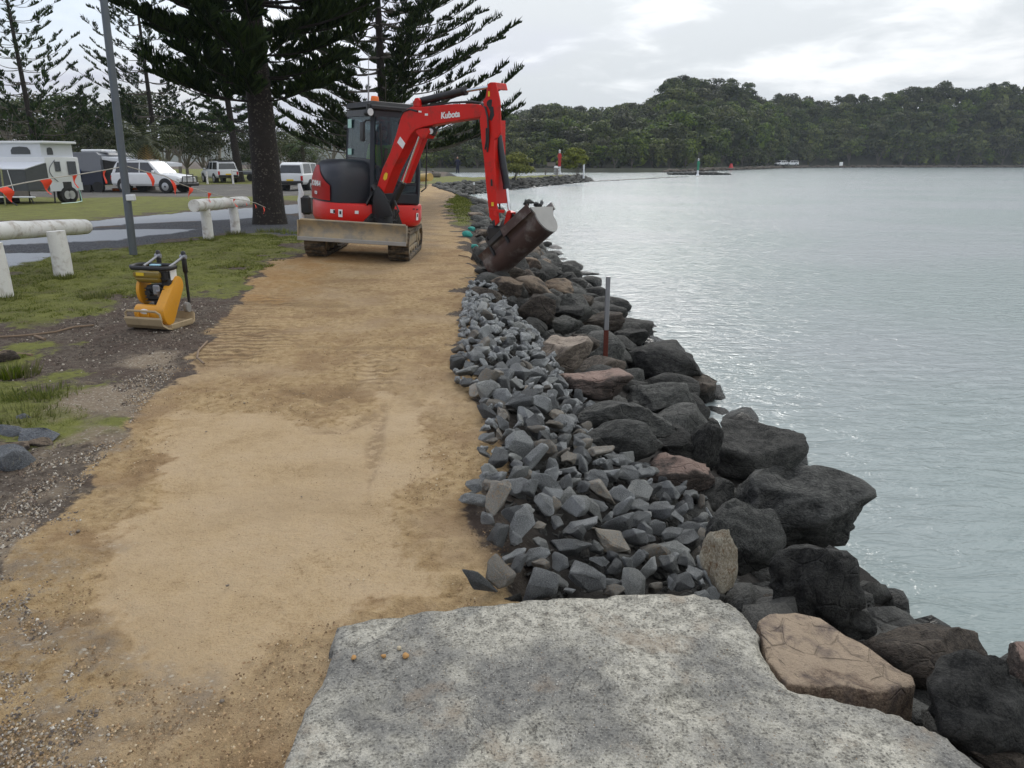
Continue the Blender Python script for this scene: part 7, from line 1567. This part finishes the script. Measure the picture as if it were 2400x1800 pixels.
for k, (pts, lb) in enumerate([([(-40, 792), (60, 786), (130, 778), (175, 766), (220, 762)], 'long bare stick lying on the dirt left of the compactor'), ([(82, 787), (105, 795)], 'short pale broken stick on the dirt'), ([(25, 828), (75, 832)], 'short dark stick below the long one'), ([(486, 800), (465, 822), (462, 838), (478, 852)], 'curved pale wire loop at the left edge of the sand'), ([(1075, 598), (1098, 602), (1112, 612)], 'dark root at the path edge under the bucket')]):
    P_ = [Gh(a, b, .015) for a, b in pts]; O = P_[0]; m = MB(); m.tube([q-O for q in P_], .009 if len(pts) > 2 else .014, 6); tag(m.build('stick', M_['straw'], None, loc=O, smooth=1), lb, 'stick')
# grass blades and tufts
gg = np.random.default_rng(17)
def blades(name, regs, n, h, w_, mt, ymax=40, inp=None):
    C = []
    for P_ in regs:
        xs_ = [a for a, _ in P_]; ys_ = [b for _, b in P_]; k = 0
        m_ = n*3; X_ = gg.uniform(max(min(xs_), -16), max(xs_), m_); Yb_ = gg.uniform(min(ys_), min(max(ys_), ymax), m_)
        s_ = sdist(X_, Yb_, P_)+fbm(X_, Yb_, .7, 3, 4)*.8+fbm(X_, Yb_, .18, 2, 44)*.35; k_ = s_ > .12; X_, Yb_ = X_[k_][:n], Yb_[k_][:n]; C.append(np.stack([X_, Yb_], 1))
    C = np.vstack(C); n = len(C); z_ = H(C[:, 0], C[:, 1]); a = gg.uniform(0, 6.283, n); hh_ = h*gg.uniform(.4, 1.2, n)*(1+.5*fbm(C[:, 0], C[:, 1], .5, 2, 5)); ln = gg.normal(size=(n, 2))*hh_[:, None]*.55
    d_ = np.stack([np.cos(a), np.sin(a)], 1)*w_*.5*(1+C[:, 1:2]*.05); B = np.concatenate([C, z_[:, None]], 1)
    v0 = B.copy(); v0[:, :2] -= d_; v1 = B.copy(); v1[:, :2] += d_; v2 = B.copy(); v2[:, :2] += ln; v2[:, 2] += hh_
    V = np.stack([v0, v1, v2], 1).reshape(-1, 3); tag(obj(name, mesh_np(name, V, np.arange(3*n).reshape(-1, 3)), mt), kind='stuff')
blades('grass', [Z_GRASS[0]], 90000, .035, .008, M_['grassy'], 20)
blades('grass', [Z_GRASS[1]], 22000, .03, .006, M_['tuft'], 8)
blades('grass', [Z_GRASS[5], Z_GRASS[4]], 9000, .04, .015, M_['grassy'], 60)
# tufts round the posts and at the left
for k, (a, b, r_, h_) in enumerate([(40, 880, .13, .10), (10, 885, .1, .09), (225, 700, .16, .08), (150, 655, .12, .09), (12, 705, .14, .09), (490, 566, .14, .10), (553, 552, .16, .12), (640, 545, .3, .12), (700, 548, .3, .10), (100, 930, .2, .07), (60, 980, .2, .07)]):
    p_ = Gh(a, b); P_ = [(p_.x+r_*math.cos(t)*1.3, p_.y+r_*math.sin(t)) for t in np.linspace(0, 6.28, 10)[:-1]]
    n = 260; aa = gg.uniform(0, 6.28, n); rr = r_*np.sqrt(gg.random(n)); X_ = p_.x+rr*np.cos(aa)*1.3; Y_ = p_.y+rr*np.sin(aa); z_ = H(X_, Y_); hh_ = h_*gg.uniform(.5, 1.2, n); ln = np.stack([np.cos(aa), np.sin(aa)], 1)*hh_[:, None]*.6*gg.random((n, 1))
    d_ = gg.normal(size=(n, 2))*.004; B = np.stack([X_, Y_, z_], 1); v0 = B.copy(); v0[:, :2] -= d_; v1 = B.copy(); v1[:, :2] += d_; v2 = B.copy(); v2[:, :2] += ln; v2[:, 2] += hh_
    tag(obj('grass_tuft', mesh_np('grass_tuft', np.stack([v0, v1, v2], 1).reshape(-1, 3), np.arange(3*n).reshape(-1, 3)), M_['tuft']), kind='stuff')
# pebbles, shell chips and sand crumbs: far too many to count
def scatter(name, n, reg, s0, s1, mt, seed, proto_n=6, cond=None, zoff=.0, pw=1.5):
    g_ = np.random.default_rng(seed); xs_ = [a for a, _ in reg]; ys_ = [max(1.2, b) for _, b in reg]; X_ = g_.uniform(max(-5, min(xs_)), max(xs_), n*4); Yb_ = min(ys_)+(max(ys_)-min(ys_))*g_.random(n*4)**pw
    s_ = sdist(X_, Yb_, reg); k_ = s_ > 0
    if cond is not None: k_ &= cond(X_, Yb_)
    X_, Yb_ = X_[k_][:n], Yb_[k_][:n]; n = len(X_); z_ = H(X_, Yb_)+zoff; sz = (s0+(s1-s0)*g_.random(n)**2.2)
    tet = np.array([(1, 0, -.3), (-.5, .87, -.3), (-.5, -.87, -.3), (.3, .3, .55), (-.35, -.1, .6)])*.5; TF = np.array([(0, 1, 3), (1, 4, 3), (1, 2, 4), (2, 0, 4), (0, 3, 4)])
    a = g_.uniform(0, 6.28, n); c, s2 = np.cos(a), np.sin(a); P_ = tet[None]*sz[:, None, None]*(1+.5*g_.normal(size=(n, 5, 3))*.5); XY = np.stack([P_[:, :, 0]*c[:, None]-P_[:, :, 1]*s2[:, None]+X_[:, None], P_[:, :, 0]*s2[:, None]+P_[:, :, 1]*c[:, None]+Yb_[:, None], P_[:, :, 2]+z_[:, None]+sz[:, None]*.12], 2)
    F = (TF[None]+np.arange(n)[:, None, None]*5).reshape(-1, 3); tag(obj(name, mesh_np(name, XY.reshape(-1, 3), F), mt), kind='stuff')
def chipmat(name, stops):
    m = bpy.data.materials.new(name); m.use_nodes = True; t = NT(m.node_tree); p = t.n['Principled BSDF']; geo = t.node('ShaderNodeNewGeometry'); t.set(p.inputs['Base Color'], t.ramp(geo.outputs['Random Per Island'], stops, 'CONSTANT')); p.inputs['Roughness'].default_value = .85; return m
CH = chipmat('mixed_gravel_chips', [(0, (.26, .19, .12)), (.30, (.09, .072, .06)), (.55, (.20, .165, .13)), (.78, (.36, .32, .26)), (.94, (.54, .50, .43))]); SD = chipmat('sand_crumbs', [(0, (.16, .10, .05)), (.35, (.30, .195, .10)), (.7, (.44, .30, .165)), (.93, (.52, .42, .28))])
CD = chipmat('leaf_litter', [(0, (.05, .035, .025)), (.4, (.10, .07, .05)), (.7, (.17, .13, .10)), (.9, (.36, .32, .26))])
scatter('gravel_chips', 15000, Z_SHELL[0], .004, .016, CH, 1); scatter('gravel_chips', 9000, Z_SHELL[1], .004, .018, CH, 2)
leftreg = PX([(-300, 2000), (-300, 700), (0, 680), (440, 660), (560, 655), (480, 800), (380, 880), (230, 1010), (90, 1200), (-60, 1420), (-300, 1800)])
scatter('leaf_litter', 16000, leftreg, .006, .028, CD, 3)
rimreg = lambda X_, Y_: (sdist(X_, Y_, Z_PALE)+fbm(X_, Y_, .45, 3, 2)*.2 < -.03) & (np.random.default_rng(9).random(X_.shape) < np.clip(1.3-Y_*.11, .1, 1)) & (fbm(X_, Y_, .4, 3, 61) > -.12)
scatter('sand_crumbs', 60000, [q for q in Z_PATH], .003, .013, SD, 4, cond=rimreg, pw=3.6)
scatter('sand_crumbs', 9000, [q for q in Z_PATH], .003, .010, SD, 14, pw=4.0)
scatter('slab_grit', 2500, SLAB[:18], .002, .006, CH, 5, cond=lambda X_, Y_: (Y_ > 1.4) & (X_ < 1.0) & (sdist(X_, Y_, SLAB) > .06), zoff=.046)
for k in range(8):
    X_, Y_ = R.uniform(-2.2, -.75), 1.9+k*.45+R.uniform(0, .3); sz = R.uniform(.008, .018)
    if sdist(np.array([X_]), np.array([Y_]), SLAB)[0] > 0: continue
    tag(obj('pebble', withmat(low[k % 10], SM['pale']), None, None, (X_, Y_, Hs(X_, Y_)+sz*.2), (0, 0, k), (sz*1.3, sz, sz*.6)), 'small pale pebble lying on the sand path, %s from the slab' % NTH[k], 'pebble', 'pebbles on the sand path')
